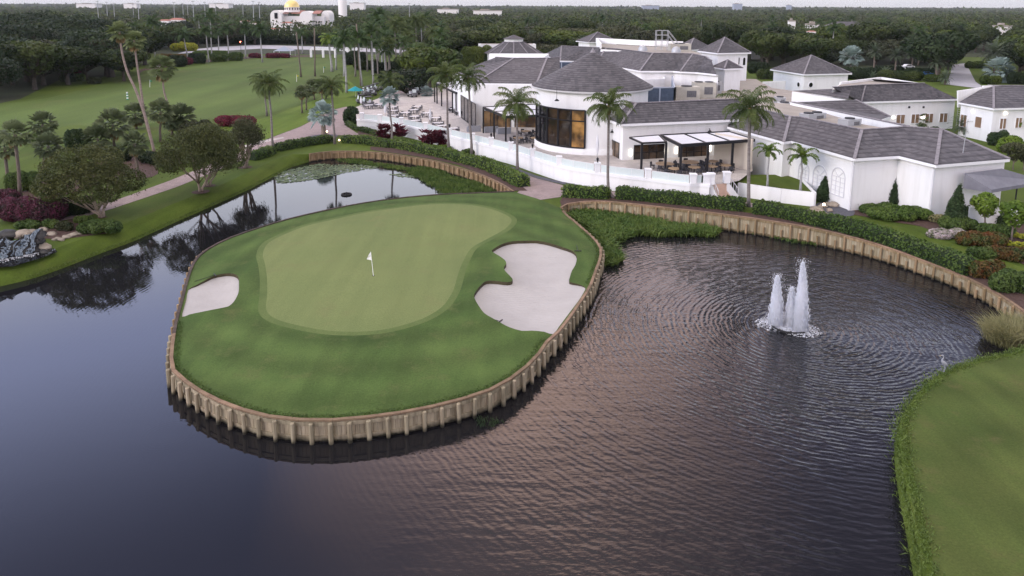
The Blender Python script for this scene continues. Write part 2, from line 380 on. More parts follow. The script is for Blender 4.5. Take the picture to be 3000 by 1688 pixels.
def tile_mat(name, c, c2, dz=0.17):
    """roof tiles: courses follow the height, joints follow the plan"""
    q = NT(name); b = q.b; b.inputs['Roughness'].default_value = 0.75; b.inputs['Specular IOR Level'].default_value = 0.25
    pos = q.N('ShaderNodeNewGeometry').outputs['Position']
    sp = q.N('ShaderNodeSeparateXYZ'); q.L(pos, sp.inputs[0])
    a = q.N('ShaderNodeMath', operation='DIVIDE'); q.L(sp.outputs['Z'], a.inputs[0]); a.inputs[1].default_value = dz
    fr = q.N('ShaderNodeMath', operation='FRACT'); q.L(a.outputs[0], fr.inputs[0])
    row = q.N('ShaderNodeMath', operation='FLOOR'); q.L(a.outputs[0], row.inputs[0])
    cb = q.N('ShaderNodeCombineXYZ'); q.L(row.outputs[0], cb.inputs[2])
    for ax, k in (('X', 0), ('Y', 1)):
        m = q.N('ShaderNodeMath', operation='MULTIPLY'); q.L(sp.outputs[ax], m.inputs[0]); m.inputs[1].default_value = 2.1
        f = q.N('ShaderNodeMath', operation='FLOOR'); q.L(m.outputs[0], f.inputs[0]); q.L(f.outputs[0], cb.inputs[k])
    wnz = q.N('ShaderNodeTexWhiteNoise', noise_dimensions='3D'); q.L(cb.outputs[0], wnz.inputs['Vector'])
    ns = q.N('ShaderNodeTexNoise', i_Scale=0.35, i_Detail=6, i_Roughness=0.7); q.L(pos, ns.inputs['Vector'])
    ad = q.N('ShaderNodeMath', operation='MULTIPLY_ADD'); q.L(wnz.outputs[0], ad.inputs[0]); ad.inputs[1].default_value = 0.55; q.L(ns.outputs['Fac'], ad.inputs[2])
    rr = q.N('ShaderNodeMapRange'); rr.inputs[1].default_value = 0.4; rr.inputs[2].default_value = 1.15; q.L(ad.outputs[0], rr.inputs[0])
    mx = q.N('ShaderNodeMix', data_type='RGBA'); q.L(rr.outputs[0], mx.inputs[0]); mx.inputs[6].default_value = rgb(c); mx.inputs[7].default_value = rgb(c2)
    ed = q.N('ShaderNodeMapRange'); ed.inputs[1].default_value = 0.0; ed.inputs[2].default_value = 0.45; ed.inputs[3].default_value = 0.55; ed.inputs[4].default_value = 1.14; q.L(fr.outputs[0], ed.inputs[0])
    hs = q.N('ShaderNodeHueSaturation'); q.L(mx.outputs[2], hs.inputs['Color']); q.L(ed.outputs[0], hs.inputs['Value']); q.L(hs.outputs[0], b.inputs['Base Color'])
    bp = q.N('ShaderNodeBump'); bp.inputs['Strength'].default_value = 0.6; bp.inputs['Distance'].default_value = 0.06; q.L(fr.outputs[0], bp.inputs['Height']); bp.invert = True; q.L(bp.outputs[0], b.inputs['Normal'])
    return q.m
M = {}
M['ground'] = grass('rough_turf', (0.056, 0.088, 0.014), (0.086, 0.121, 0.020), (0.096, 0.103, 0.028), 0.05, 5.0, stripes=(0.5, 0.5, 0.12))
M['woodfloor'] = mat('woodland_floor', (0.020, 0.026, 0.012), 0.95, (0.035, 0.045, 0.016), 0.05)
M['range'] = grass('range_turf', (0.066, 0.104, 0.022), (0.094, 0.134, 0.031), (0.110, 0.122, 0.040), 0.022, 2.5, stripes=(0.11, 1.9, 0.16))
M['verge'] = grass('verge_turf', (0.085, 0.135, 0.018), (0.115, 0.165, 0.024), (0.10, 0.12, 0.030), 0.10, 4.0, stripes=(0.5, 0.9, 0.12))
M['bank'] = grass('bank_turf', (0.058, 0.090, 0.013), (0.090, 0.125, 0.020), (0.100, 0.108, 0.028), 0.16, 6.0, stripes=(0.9, -0.55, 0.14))
M['fringe'] = grass('fringe_turf', (0.050, 0.086, 0.022), (0.080, 0.121, 0.033), (0.102, 0.118, 0.042), 0.16, 9.0, stripes=(0.75, 0.9, 0.10), rings=((-9.5, 58, 0), 0.09, 0.13))
M['collar'] = grass('collar_turf', (0.088, 0.126, 0.040), (0.114, 0.150, 0.050), None, 0.3, 10.0, bump=0.25)
M['tee'] = grass('tee_turf', (0.058, 0.086, 0.020), (0.082, 0.104, 0.027), (0.100, 0.096, 0.036), 0.18, 9.0, stripes=(0.6, 0.35, 0.12), rings=((26, 30, 0), 0.07, 0.10))
M['green'] = grass('putting_turf', (0.138, 0.172, 0.064), (0.165, 0.195, 0.074), (0.160, 0.170, 0.070), 0.10, 14.0, stripes=(0.9, 1.45, 0.05), bump=0.15)
q = NT('bunker_sand'); q.b.inputs['Roughness'].default_value = 0.95; q.b.inputs['Specular IOR Level'].default_value = 0.1
_p = q.N('ShaderNodeNewGeometry').outputs['Position']; _n = q.N('ShaderNodeTexNoise', i_Scale=0.5, i_Detail=6, i_Roughness=0.65); q.L(_p, _n.inputs['Vector']); _m = q.N('ShaderNodeMix', data_type='RGBA'); q.L(_n.outputs['Fac'], _m.inputs[0]); _m.inputs[6].default_value = (0.47, 0.445, 0.43, 1); _m.inputs[7].default_value = (0.35, 0.33, 0.315, 1); q.L(_m.outputs[2], q.b.inputs['Base Color'])
_w = q.N('ShaderNodeTexWave', wave_type='RINGS', rings_direction='Z', i_Scale=1.1, i_Distortion=6.0, i_Detail=3.0); q.L(_p, _w.inputs['Vector']); _n2 = q.N('ShaderNodeTexNoise', i_Scale=3.0, i_Detail=5); q.L(_p, _n2.inputs['Vector']); _a = q.N('ShaderNodeMath', operation='MULTIPLY_ADD'); q.L(_w.outputs['Fac'], _a.inputs[0]); _a.inputs[1].default_value = 0.35; q.L(_n2.outputs['Fac'], _a.inputs[2])
_b = q.N('ShaderNodeBump'); _b.inputs['Strength'].default_value = 0.6; _b.inputs['Distance'].default_value = 0.07; q.L(_a.outputs[0], _b.inputs['Height']); q.L(_b.outputs[0], q.b.inputs['Normal']); M['sand'] = q.m
M['soil'] = mat('bank_soil', (0.045, 0.036, 0.022), 0.95, (0.07, 0.06, 0.03), 2.0)
M['mulch'] = mat('mulch', (0.060, 0.034, 0.028), 0.95, (0.095, 0.058, 0.048), 3.0, 5, bump=0.6, bscale=7)
M['gravel'] = mat('dark_gravel', (0.07, 0.07, 0.085), 0.9, (0.13, 0.13, 0.15), 5.0, 5, bump=0.6, bscale=8)
M['paver'] = brick_mat('path_pavers', (0.29, 0.225, 0.22), (0.35, 0.275, 0.265), (0.19, 0.15, 0.148), 1.6)
M['terrace'] = brick_mat('terrace_pavers', (0.46, 0.42, 0.40), (0.52, 0.47, 0.445), (0.36, 0.33, 0.31), 0.9, w=0.5, h=0.5)
M['road'] = mat('asphalt', (0.34, 0.33, 0.36), 0.9, (0.40, 0.39, 0.42), 0.3, 5)
M['stucco'] = mat('white_stucco', (0.82, 0.82, 0.82), 0.85, (0.71, 0.705, 0.695), 0.9, 7, stretch=((1.1, 1.1, 0.16), 0), contrast=(0.48, 0.80), bump=0.08, bscale=12, spec=0.2)
M['trim'] = mat('white_trim', (0.82, 0.82, 0.84), 0.6)
M['flat'] = mat('flat_roof', (0.36, 0.32, 0.28), 0.9, (0.28, 0.25, 0.22), 0.4, 6)
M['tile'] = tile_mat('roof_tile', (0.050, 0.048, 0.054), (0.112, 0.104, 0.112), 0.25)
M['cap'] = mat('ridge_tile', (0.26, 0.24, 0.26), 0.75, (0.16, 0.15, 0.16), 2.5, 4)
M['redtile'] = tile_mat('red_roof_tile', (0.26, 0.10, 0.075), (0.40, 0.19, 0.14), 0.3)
M['black'] = mat('black_steel', (0.012, 0.012, 0.016), 0.45)
M['canvas'] = mat('white_canvas', (0.80, 0.80, 0.83), 0.8, (0.74, 0.74, 0.78), 0.8, transl=0.15)
M['grey_canvas'] = mat('grey_canvas', (0.16, 0.16, 0.19), 0.85, (0.20, 0.20, 0.23), 1.0)
M['louvre'] = mat('blue_louvre', (0.05, 0.07, 0.11), 0.5, (0.07, 0.095, 0.14), 2.0)
M['louvreframe'] = mat('louvre_frame', (0.30, 0.34, 0.42), 0.5)
M['hvac'] = mat('beige_metal', (0.50, 0.48, 0.42), 0.6, (0.42, 0.40, 0.35), 1.5)
M['galv'] = mat('galvanised_metal', (0.42, 0.43, 0.45), 0.5, metal=0.4)
M['wood'] = mat('weathered_wood', (0.165, 0.115, 0.056), 0.9, (0.285, 0.215, 0.125), 1.3, 6, isl=0.34, wet=-0.85, stretch=((3, 3, 0.35), 0))
M['greywood'] = mat('grey_wood', (0.185, 0.152, 0.10), 0.9, (0.32, 0.28, 0.195), 1.5, 6, isl=0.34, wet=-0.85, stretch=((3, 3, 0.35), 0))
M['palewood'] = mat('pale_boards', (0.20, 0.155, 0.086), 0.9, (0.33, 0.295, 0.205), 1.5, 6, isl=0.3, wet=-0.85, stretch=((3, 3, 0.35), 0))
M['capwood'] = mat('cap_timber', (0.16, 0.105, 0.068), 0.9, (0.24, 0.165, 0.105), 1.5, 6, isl=0.25)
M['darkcap'] = mat('dark_cap_timber', (0.045, 0.032, 0.028), 0.9, (0.08, 0.06, 0.05), 1.5, 6, isl=0.25)
M['bark'] = mat('grey_bark', (0.19, 0.155, 0.13), 0.95, (0.11, 0.09, 0.075), 2.5, 6, coord='obj', stretch=((3, 3, 0.8), 0))
M['darkbark'] = mat('dark_bark', (0.055, 0.045, 0.038), 0.95, (0.09, 0.075, 0.06), 2.0, 5, coord='obj')
M['palebark'] = mat('pale_bark', (0.36, 0.29, 0.23), 0.9, (0.24, 0.185, 0.15), 1.4, 6, coord='obj', stretch=((2, 2, 0.6), 0))
M['palmbark'] = mat('palm_trunk', (0.25, 0.225, 0.215), 0.95, (0.16, 0.14, 0.13), 1.0, 5, coord='obj', stretch=((1, 1, 6), 0))
M['royalbark'] = mat('royal_trunk', (0.40, 0.40, 0.40), 0.9, (0.28, 0.28, 0.28), 1.0, 5, coord='obj', stretch=((1, 1, 4), 0))
M['redtrunk'] = mat('fan_palm_trunk', (0.32, 0.25, 0.22), 0.95, (0.22, 0.17, 0.15), 1.0, 5, coord='obj', stretch=((1, 1, 5), 0))
M['boot'] = mat('palm_fibre', (0.15, 0.085, 0.045), 0.95, (0.26, 0.15, 0.075), 4.0, 5, coord='obj')
def leafmat(name, c, c2, scale=0.35, isl=0.42, tr=0.25, rough=0.6):
    return mat(name, c, rough, c2, scale, 3, coord='pos', isl=isl, transl=tr, spec=0.25)
M['oak'] = leafmat('oak_leaf', (0.020, 0.038, 0.010), (0.060, 0.080, 0.018), 0.10, isl=.55)
M['oak2'] = leafmat('broad_leaf', (0.030, 0.056, 0.011), (0.090, 0.120, 0.019), 0.10, isl=.55)
M['oak3'] = leafmat('dry_leaf', (0.034, 0.043, 0.018), (0.070, 0.076, 0.034), 0.10, isl=.5)
M['dark'] = leafmat('dark_leaf', (0.011, 0.024, 0.009), (0.024, 0.042, 0.013), 0.15)
M['myrtle'] = leafmat('myrtle_leaf', (0.044, 0.060, 0.017), (0.078, 0.086, 0.026), 0.5)
M['hedge'] = leafmat('hedge_leaf', (0.058, 0.108, 0.020), (0.115, 0.170, 0.036), 0.5, 0.45)
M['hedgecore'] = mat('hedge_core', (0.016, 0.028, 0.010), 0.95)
M['shrub'] = leafmat('shrub_leaf', (0.050, 0.092, 0.022), (0.095, 0.140, 0.034), 0.6, 0.4)
M['cone'] = leafmat('clipped_leaf', (0.022, 0.046, 0.018), (0.045, 0.075, 0.026), 0.8, 0.4)
M['burg'] = leafmat('burgundy_leaf', (0.085, 0.016, 0.028), (0.15, 0.028, 0.045), 0.8, 0.4)
M['boug'] = leafmat('bougainvillea', (0.040, 0.026, 0.026), (0.12, 0.026, 0.050), 1.0, 0.5)
M['redleaf'] = leafmat('red_leaf', (0.095, 0.012, 0.022), (0.18, 0.020, 0.036), 0.8, 0.4)
M['orange'] = leafmat('orange_leaf', (0.14, 0.052, 0.018), (0.055, 0.085, 0.022), 1.2, 0.4)
M['yellow'] = leafmat('yellow_leaf', (0.34, 0.34, 0.03), (0.22, 0.26, 0.03), 1.0, 0.3)
M['lime'] = leafmat('lime_leaf', (0.10, 0.17, 0.022), (0.16, 0.23, 0.030), 0.6, 0.35)
M['frond'] = leafmat('palm_frond', (0.055, 0.086, 0.022), (0.090, 0.115, 0.032), 0.4, 0.35)
M['royal'] = leafmat('royal_frond', (0.032, 0.066, 0.022), (0.060, 0.098, 0.028), 0.3, 0.35)
M['youngfrond'] = leafmat('young_frond', (0.10, 0.17, 0.030), (0.14, 0.19, 0.032), 0.4, 0.35)
M['fan'] = leafmat('fan_frond', (0.105, 0.135, 0.060), (0.150, 0.185, 0.095), 0.5, 0.35)
M['tallfan'] = leafmat('tall_fan_frond', (0.13, 0.17, 0.07), (0.17, 0.205, 0.09), 0.5, 0.35)
M['silver'] = leafmat('silver_frond', (0.25, 0.33, 0.31), (0.36, 0.45, 0.43), 0.5, 0.3, tr=0.15)
M['date'] = leafmat('date_frond', (0.075, 0.105, 0.062), (0.105, 0.135, 0.085), 0.4, 0.3)
M['straw'] = leafmat('dry_frond', (0.20, 0.14, 0.06), (0.28, 0.20, 0.09), 0.8, 0.3)
M['edge'] = leafmat('edge_grass', (0.066, 0.112, 0.022), (0.105, 0.150, 0.034), 0.6, 0.45)
M['reed'] = leafmat('reed_leaf', (0.055, 0.105, 0.022), (0.10, 0.15, 0.034), 0.7, 0.45)
M['sedge'] = leafmat('sedge', (0.17, 0.17, 0.075), (0.24, 0.23, 0.11), 0.8, 0.4)
M['lily'] = leafmat('lily_pad', (0.075, 0.12, 0.050), (0.12, 0.165, 0.070), 0.6, 0.4, tr=0.0)
M['flower'] = leafmat('pale_flowers', (0.50, 0.42, 0.44), (0.10, 0.13, 0.05), 2.0, 0.3)
M['trumpet'] = mat('white_flower', (0.75, 0.72, 0.70), 0.7)
M['rock'] = mat('boulder', (0.23, 0.19, 0.15), 0.9, (0.36, 0.31, 0.25), 1.2, 6, bump=0.8, bscale=3, coord='obj')
M['darkrock'] = mat('wet_rock', (0.022, 0.021, 0.021), 0.6, (0.055, 0.052, 0.05), 1.2, 6, bump=0.8, bscale=3, coord='obj')
M['foam'] = mat('water_spray', (0.86, 0.88, 0.93), 0.7, transl=0.6)
M['fall'] = mat('falling_water', (0.34, 0.40, 0.46), 0.3, (0.07, 0.10, 0.13), 1.5, 4, stretch=((6, 6, 0.8), 0), transl=0.2)
M['glassrail'] = mat('rail_glass', (0.60, 0.68, 0.68), 0.12, (0.66, 0.72, 0.72), 0.6, spec=0.5)
M['rail'] = mat('white_rail', (0.75, 0.75, 0.77), 0.5)
M['tan'] = mat('tan_plaster', (0.62, 0.55, 0.47), 0.85)  # even tan colour of the porch back wall
M['table'] = mat('table_wood', (0.42, 0.30, 0.19), 0.6, (0.34, 0.24, 0.15), 3.0, coord='obj')
M['whitetop'] = mat('pale_table_top', (0.62, 0.60, 0.62), 0.5)
M['chair'] = mat('woven_charcoal', (0.045, 0.045, 0.052), 0.8)
M['chairgrey'] = mat('woven_grey', (0.12, 0.12, 0.13), 0.8, (0.17, 0.17, 0.18), 4.0, coord='obj')
M['wicker'] = mat('grey_wicker', (0.32, 0.33, 0.36), 0.85, (0.24, 0.25, 0.28), 8.0, coord='obj')
M['step'] = mat('peach_step', (0.66, 0.47, 0.36), 0.8, (0.60, 0.42, 0.33), 2.0)
M['teal'] = mat('teal_canvas', (0.012, 0.26, 0.30), 0.7)
M['silverpaint'] = mat('cart_white', (0.62, 0.62, 0.65), 0.4)
M['gold'] = mat('gold_leaf', (0.80, 0.62, 0.26), 0.35, metal=0.3)
M['church'] = mat('church_stucco', (0.78, 0.76, 0.74), 0.85)
M['winbrown'] = mat('bronze_blind', (0.21, 0.135, 0.085), 0.35, (0.26, 0.17, 0.11), 0.8)
M['white'] = mat('plain_white', (0.80, 0.80, 0.80), 0.6)
M['yellowflag'] = mat('yellow_cloth', (0.65, 0.55, 0.06), 0.7)
M['greenpaint'] = mat('green_paint', (0.02, 0.22, 0.12), 0.6)
M['bluecar'] = mat('blue_paint', (0.04, 0.12, 0.32), 0.3)
M['carwhite'] = mat('white_paint', (0.7, 0.7, 0.72), 0.3)
M['rubber'] = mat('rubber', (0.015, 0.015, 0.016), 0.8)
M['lamp'] = emis('lamp_glow', (1.0, 0.72, 0.42), 6.0)
M['lampwhite'] = emis('wall_lamp_glow', (1.0, 0.88, 0.70), 4.5)
M['redlamp'] = emis('signal_red', (1.0, 0.10, 0.04), 20.0)
M['heron'] = mat('heron_grey', (0.24, 0.25, 0.29), 0.8, (0.34, 0.35, 0.38), 5.0, coord='obj')
M['heronwhite'] = mat('heron_white', (0.66, 0.62, 0.58), 0.8)
M['beak'] = mat('beak', (0.40, 0.28, 0.07), 0.5)
def glass_mat(name, base, em=None, es=0.0):
    q = NT(name); b = q.b; b.inputs['Base Color'].default_value = rgb(base); b.inputs['Roughness'].default_value = 0.06; b.inputs['Specular IOR Level'].default_value = 0.6
    if em:
        pos = q.N('ShaderNodeNewGeometry').outputs['Position']
        n = q.N('ShaderNodeTexNoise', i_Scale=0.55, i_Detail=3); q.L(pos, n.inputs['Vector'])
        r = q.N('ShaderNodeMapRange'); r.inputs[1].default_value = 0.42; r.inputs[2].default_value = 0.68; r.inputs[3].default_value = es*0.12; r.inputs[4].default_value = es; q.L(n.outputs['Fac'], r.inputs[0])
        b.inputs['Emission Color'].default_value = rgb(em); q.L(r.outputs[0], b.inputs['Emission Strength'])
    return q.m
M['glass'] = glass_mat('dark_window_glass', (0.012, 0.012, 0.014))
M['glassdim'] = glass_mat('dim_lit_glass', (0.014, 0.012, 0.012), (1.0, 0.52, 0.22), 0.045)
M['glassglow'] = glass_mat('window_glow_glass', (0.03, 0.02, 0.015), (1.0, 0.50, 0.16), 0.42)  # emission stands in for reflected sunset and room light
M['glasswarm'] = glass_mat('warm_lit_glass', (0.03, 0.02, 0.015), (1.0, 0.56, 0.25), 0.16)
# ------------------------------------------------------------------ ground, pond, peninsula
WZ = -1.2
def Z(zx, zy, ox, oy, s=3.22): return (ox+zx/s, oy+zy/s)
def px_line(pts, z=0.0): return [at(p[0], p[1], z) for p in pts]
# left grass bank, at the water
LBpx = [(-1100, 1150), (-600, 985), (-250, 893), (20, 838), (149, 802), (298, 745), (397, 708), (466, 677), (547, 640), (652, 594), (730, 558), (793, 525), (833, 504), (858, 491), (884, 483), (905, 476)]
LB = smooth_line(px_line(LBpx, WZ), 4)
# back bulkhead of the left pond (top edge)
BBpx = [(905, 452), (940, 447), (980, 444), (1057, 444), (1129, 449), (1203, 460), (1275, 472), (1337, 489), (1399, 508), (1447, 528), (1480, 545), (1506, 562)]
BB = smooth_line(px_line(BBpx), 4)
NECK = px_line([(1574, 588)])
RBpx = [(1642, 609), (1653, 600), (1685, 595), (1725, 590), (1794, 592), (1881, 601), (1968, 611), (2061, 621), (2130, 630), (2200, 639), (2296, 654), (2393, 671), (2489, 694), (2585, 721), (2631, 737), (2722, 771), (2816, 807), (2897, 846), (2956, 881), (3000, 912), (3045, 948), (3080, 985)]
def rise(px): return 0.5*max(0.0, min(1.0, (px-1655)/150, (2760-px)/420))      # the wall stands higher below the steps
RB = smooth_line([at(x, y, rise(x)) for x, y in RBpx], 4)
RKpx = [(3065, 1006), (3030, 1016), (2990, 1024), (2963, 1034), (2886, 1048), (2816, 1070), (2764, 1092), (2722, 1120), (2688, 1152), (2664, 1185), (2645, 1223), (2641, 1260), (2643, 1305), (2658, 1398), (2680, 1500), (2700, 1600), (2715, 1688), (2750, 1850), (2810, 2150)]
RK = smooth_line(px_line(RKpx), 4)
# the peninsula's edge, from the neck's left end round the front to the neck's right end
PNpx = [(1506, 562), (1460, 564), (1400, 567), (1290, 571), (1166, 582), (1042, 600), (917, 626), (824, 649), (735, 677), (673, 699), (617, 727), (580, 755), (561, 790), (546, 838), (534, 885), (521, 932), (512, 980), (506, 1026), (505, 1070), (516, 1092), (553, 1123), (604, 1156), (665, 1184), (726, 1205), (787, 1220), (858, 1229), (935, 1232), (1011, 1229), (1088, 1221), (1164, 1211), (1241, 1197), (1317, 1179), (1393, 1158), (1460, 1131), (1521, 1091), (1572, 1044), (1594, 1008), (1629, 979), (1666, 932), (1704, 876), (1727, 840), (1743, 795), (1755, 764), (1759, 736), (1750, 715), (1729, 692), (1701, 667), (1673, 643), (1652, 626), (1642, 609)]
PN = smooth_line(px_line(PNpx), 3)
LBtop = offset_line(LB, 2.4)
LBtop[-1] = BB[0].copy(); LB[-1] = Vector((BB[0].x, BB[0].y, WZ)); LBtop[-2] = LBtop[-3].lerp(BB[0], .5); LB[-2] = LB[-3].lerp(LB[-1], .5)
for p in LBtop: p.z = 0.0
hole = LBtop+BB+NECK+RB+RK+[Vector((RK[-1].x+2, 2, 0)), Vector((RK[-1].x, -60, 0)), Vector((-150, -60, 0)), Vector((-150, LBtop[0].y, 0))]
def cdt(loops, extra):
    vs, es = [], []
    for lp in loops:
        b = len(vs); n = len(lp)
        vs += [Vector((p[0], p[1])) for p in lp]; es += [(b+i, b+(i+1) % n) for i in range(n)]
    vs += [Vector((p[0], p[1])) for p in extra]
    r = delaunay_2d_cdt(vs, es, [], 0, 1e-4)
    return r[0], r[2]
def sheet(name, V, F, m, zf, parent=None):
    used = sorted({i for f in F for i in f}); mp = {k: i for i, k in enumerate(used)}
    me = bpy.data.meshes.new(name)
    out = []
    for f in F:
        a, b, c = [V[i] for i in f]
        out.append([mp[i] for i in f] if (b-a).cross(c-a) > 0 else [mp[i] for i in f][::-1])
    me.from_pydata([(V[k].x, V[k].y, zf(V[k].x, V[k].y)) for k in used], [], out); me.materials.append(m)
    me.polygons.foreach_set('use_smooth', [True]*len(out)); me.update()
    return link_mesh(name, me, parent)
BIG = 6500
sq = [(-BIG, -400), (BIG, -400), (BIG, BIG), (-BIG, BIG)]
V, F = cdt([sq, hole], [])
C_ = np.array([[sum(V[i].x for i in f)/3, sum(V[i].y for i in f)/3] for f in F])
ins = in_poly(C_[:, 0], C_[:, 1], hole)
gr = sheet('ground', V, [f for f, k in zip(F, ins) if not k], M['ground'], lambda x, y: 0.0); tag(gr, kind='structure')
def flat_sheet(name, pts, m, z, kind='structure'):
    n = len(pts); V, F = cdt([pts], [])
    c = np.array([[sum(V[i].x for i in f)/3, sum(V[i].y for i in f)/3] for f in F]); k = in_poly(c[:, 0], c[:, 1], pts)
    return tag(sheet(name, V, [f for f, q in zip(F, k) if q], m, lambda x, y: z), kind=kind)
# grass bank down to the left pond and the right-hand bank
mb = MB(); vs = []
for a, b in zip(LBtop, LB):
    m_ = a.lerp(b, 0.55); vs += [(a.x, a.y, 0.0), (m_.x, m_.y, -0.42), (b.x, b.y, WZ-0.25)]
mb.add(vs, [[i*3+k, i*3+k+1, (i+1)*3+k+1, (i+1)*3+k] for i in range(len(LB)-1) for k in range(2)])
tag(mb.build('pond_bank', M['bank'], smooth=True), kind='structure')
mb = MB(); vs = []
RKo = offset_line(RK, -0.25)
for a, b in zip(RK, RKo): vs += [(a.x, a.y, 0.0), (a.x*0.4+b.x*0.6, a.y*0.4+b.y*0.6, -0.35), (b.x, b.y, WZ-0.2)]
mb.add(vs, [[i*3+k, i*3+k+1, (i+1)*3+k+1, (i+1)*3+k] for i in range(len(RK)-1) for k in range(2)])
tag(mb.build('lawn_bank', M['bank'], smooth=True), kind='structure')
# mown turf on the right bank and along the left bank
flat_sheet('tee_lawn', [Vector(p) for p in offset_line(RK[8:], 0.32)]+[Vector((60, 4, 0)), Vector((75, 60, 0)), at(3150, 1010)], M['tee'], 0.012)

# ---- water with rings from the fountain, calm on the left
q = NT('pond_water'); b = q.b
b.inputs['Base Color'].default_value = (0.010, 0.010, 0.012, 1); b.inputs['Roughness'].default_value = 0.02; b.inputs['IOR'].default_value = 1.333; b.inputs['Specular IOR Level'].default_value = 0.5
pos = q.N('ShaderNodeNewGeometry').outputs['Position']
FT = at(2305, 955, WZ)
def rings(c, freq, dist, name):
    sub = q.N('ShaderNodeVectorMath', operation='SUBTRACT'); q.L(pos, sub.inputs[0]); sub.inputs[1].default_value = c
    wv = q.N('ShaderNodeTexWave', wave_type='RINGS', rings_direction='SPHERICAL', i_Scale=freq, i_Distortion=dist, i_Detail=3.0); wv.inputs['Detail Scale'].default_value = 0.9
    wv.inputs['Detail Roughness'].default_value = 0.6
    q.L(sub.outputs[0], wv.inputs['Vector'])
    ln = q.N('ShaderNodeVectorMath', operation='LENGTH'); q.L(sub.outputs[0], ln.inputs[0])
    return wv.outputs['Fac'], ln.outputs['Value']
def mr(src, a0, a1, b0, b1):
    m_ = q.N('ShaderNodeMapRange', interpolation_type='SMOOTHSTEP'); q.L(src, m_.inputs[0])
    for i, v in enumerate((a0, a1, b0, b1)): m_.inputs[i+1].default_value = v
    return m_.outputs[0]
def mth(op, a, b_):
    m_ = q.N('ShaderNodeMath', operation=op)
    for i, s in enumerate((a, b_)):
        if isinstance(s, (int, float)): m_.inputs[i].default_value = s
        else: q.L(s, m_.inputs[i])
    return m_.outputs[0]
r1, d1 = rings(tuple(FT), 0.60, 8.0, 'a')
nk = q.N('ShaderNodeTexNoise', i_Scale=0.34, i_Detail=5, i_Roughness=0.6); mpk = q.N('ShaderNodeMapping'); mpk.inputs['Rotation'].default_value = (0, 0, R(-38)); mpk.inputs['Scale'].default_value = (0.8, 3.2, 1.0); q.L(pos, mpk.inputs[0]); q.L(mpk.outputs[0], nk.inputs['Vector'])
r2, _ = rings((FT.x+2.0, FT.y-1.0, FT.z), 0.90, 5.0, 'b')
nz = q.N('ShaderNodeTexNoise', i_Scale=0.9, i_Detail=4, i_Roughness=0.55); 
mpn = q.N('ShaderNodeMapping'); mpn.inputs['Rotation'].default_value = (0, 0, R(32)); mpn.inputs['Scale'].default_value = (1.0, 2.6, 1.0); q.L(pos, mpn.inputs[0]); q.L(mpn.outputs[0], nz.inputs['Vector'])
nb = q.N('ShaderNodeTexNoise', i_Scale=0.16, i_Detail=2); q.L(pos, nb.inputs['Vector'])
sepw = q.N('ShaderNodeSeparateXYZ'); q.L(pos, sepw.inputs[0])
right = mr(sepw.outputs['X'], -10.0, 5.0, 0.0, 1.0)
fade = mr(d1, 3.0, 40.0, 0.75, 0.05)
fade = mth('MULTIPLY', fade, mr(nb.outputs['Fac'], 0.3, 0.7, 0.45, 1.25))

fade = mth('MULTIPLY', fade, mth('ADD', mth('MULTIPLY', right, 0.97), 0.03))
h = mth('MULTIPLY', r1, fade)
h = mth('ADD', h, mth('MULTIPLY', mth('MULTIPLY', r2, mr(d1, 4.0, 36.0, 0.5, 0.02)), 1.0))
h = mth('ADD', h, mth('MULTIPLY', nz.outputs['Fac'], mth('ADD', mth('MULTIPLY', right, 0.6), 0.02)))
h = mth('ADD', h, mth('MULTIPLY', nk.outputs['Fac'], mth('MULTIPLY', right, 1.7)))
nl = q.N('ShaderNodeTexNoise', i_Scale=0.5, i_Detail=3); mp2 = q.N('ShaderNodeMapping'); mp2.inputs['Scale'].default_value = (0.6, 2.2, 1); mp2.inputs['Rotation'].default_value = (0, 0, R(8)); q.L(pos, mp2.inputs[0]); q.L(mp2.outputs[0], nl.inputs['Vector'])
h = mth('ADD', h, mth('MULTIPLY', nl.outputs['Fac'], mr(sepw.outputs['Y'], 92.0, 70.0, 0.01, 0.05)))
for cpx, rad in (((128, 1464), 2.0), ((492, 1275), 1.8), ((560, 1372), 1.2)):
    c = at(cpx[0], cpx[1], WZ); rr, dd = rings(tuple(c), 1.5, 0.2, 'c')
    h = mth('ADD', h, mth('MULTIPLY', rr, mth('MULTIPLY', mr(dd, rad*0.2, rad*0.7, 0.0, 0.05), mr(dd, rad*0.75, rad, 1.0, 0.0))))
npz = q.N('ShaderNodeTexNoise', i_Scale=0.055, i_Detail=3); q.L(pos, npz.inputs['Vector'])
h = mth('MULTIPLY', h, mr(npz.outputs['Fac'], 0.36, 0.62, 0.45, 1.25))
bp = q.N('ShaderNodeBump'); bp.inputs['Strength'].default_value = 0.75; bp.inputs['Distance'].default_value = 0.042; q.L(h, bp.inputs['Height']); q.L(bp.outputs[0], b.inputs['Normal'])
M['water'] = q.m
mb = MB(); mb.poly((-220, -80, WZ), (160, -80, WZ), (160, 170, WZ), (-220, 170, WZ))
tag(mb.build('pond_water', M['water']), kind='structure')

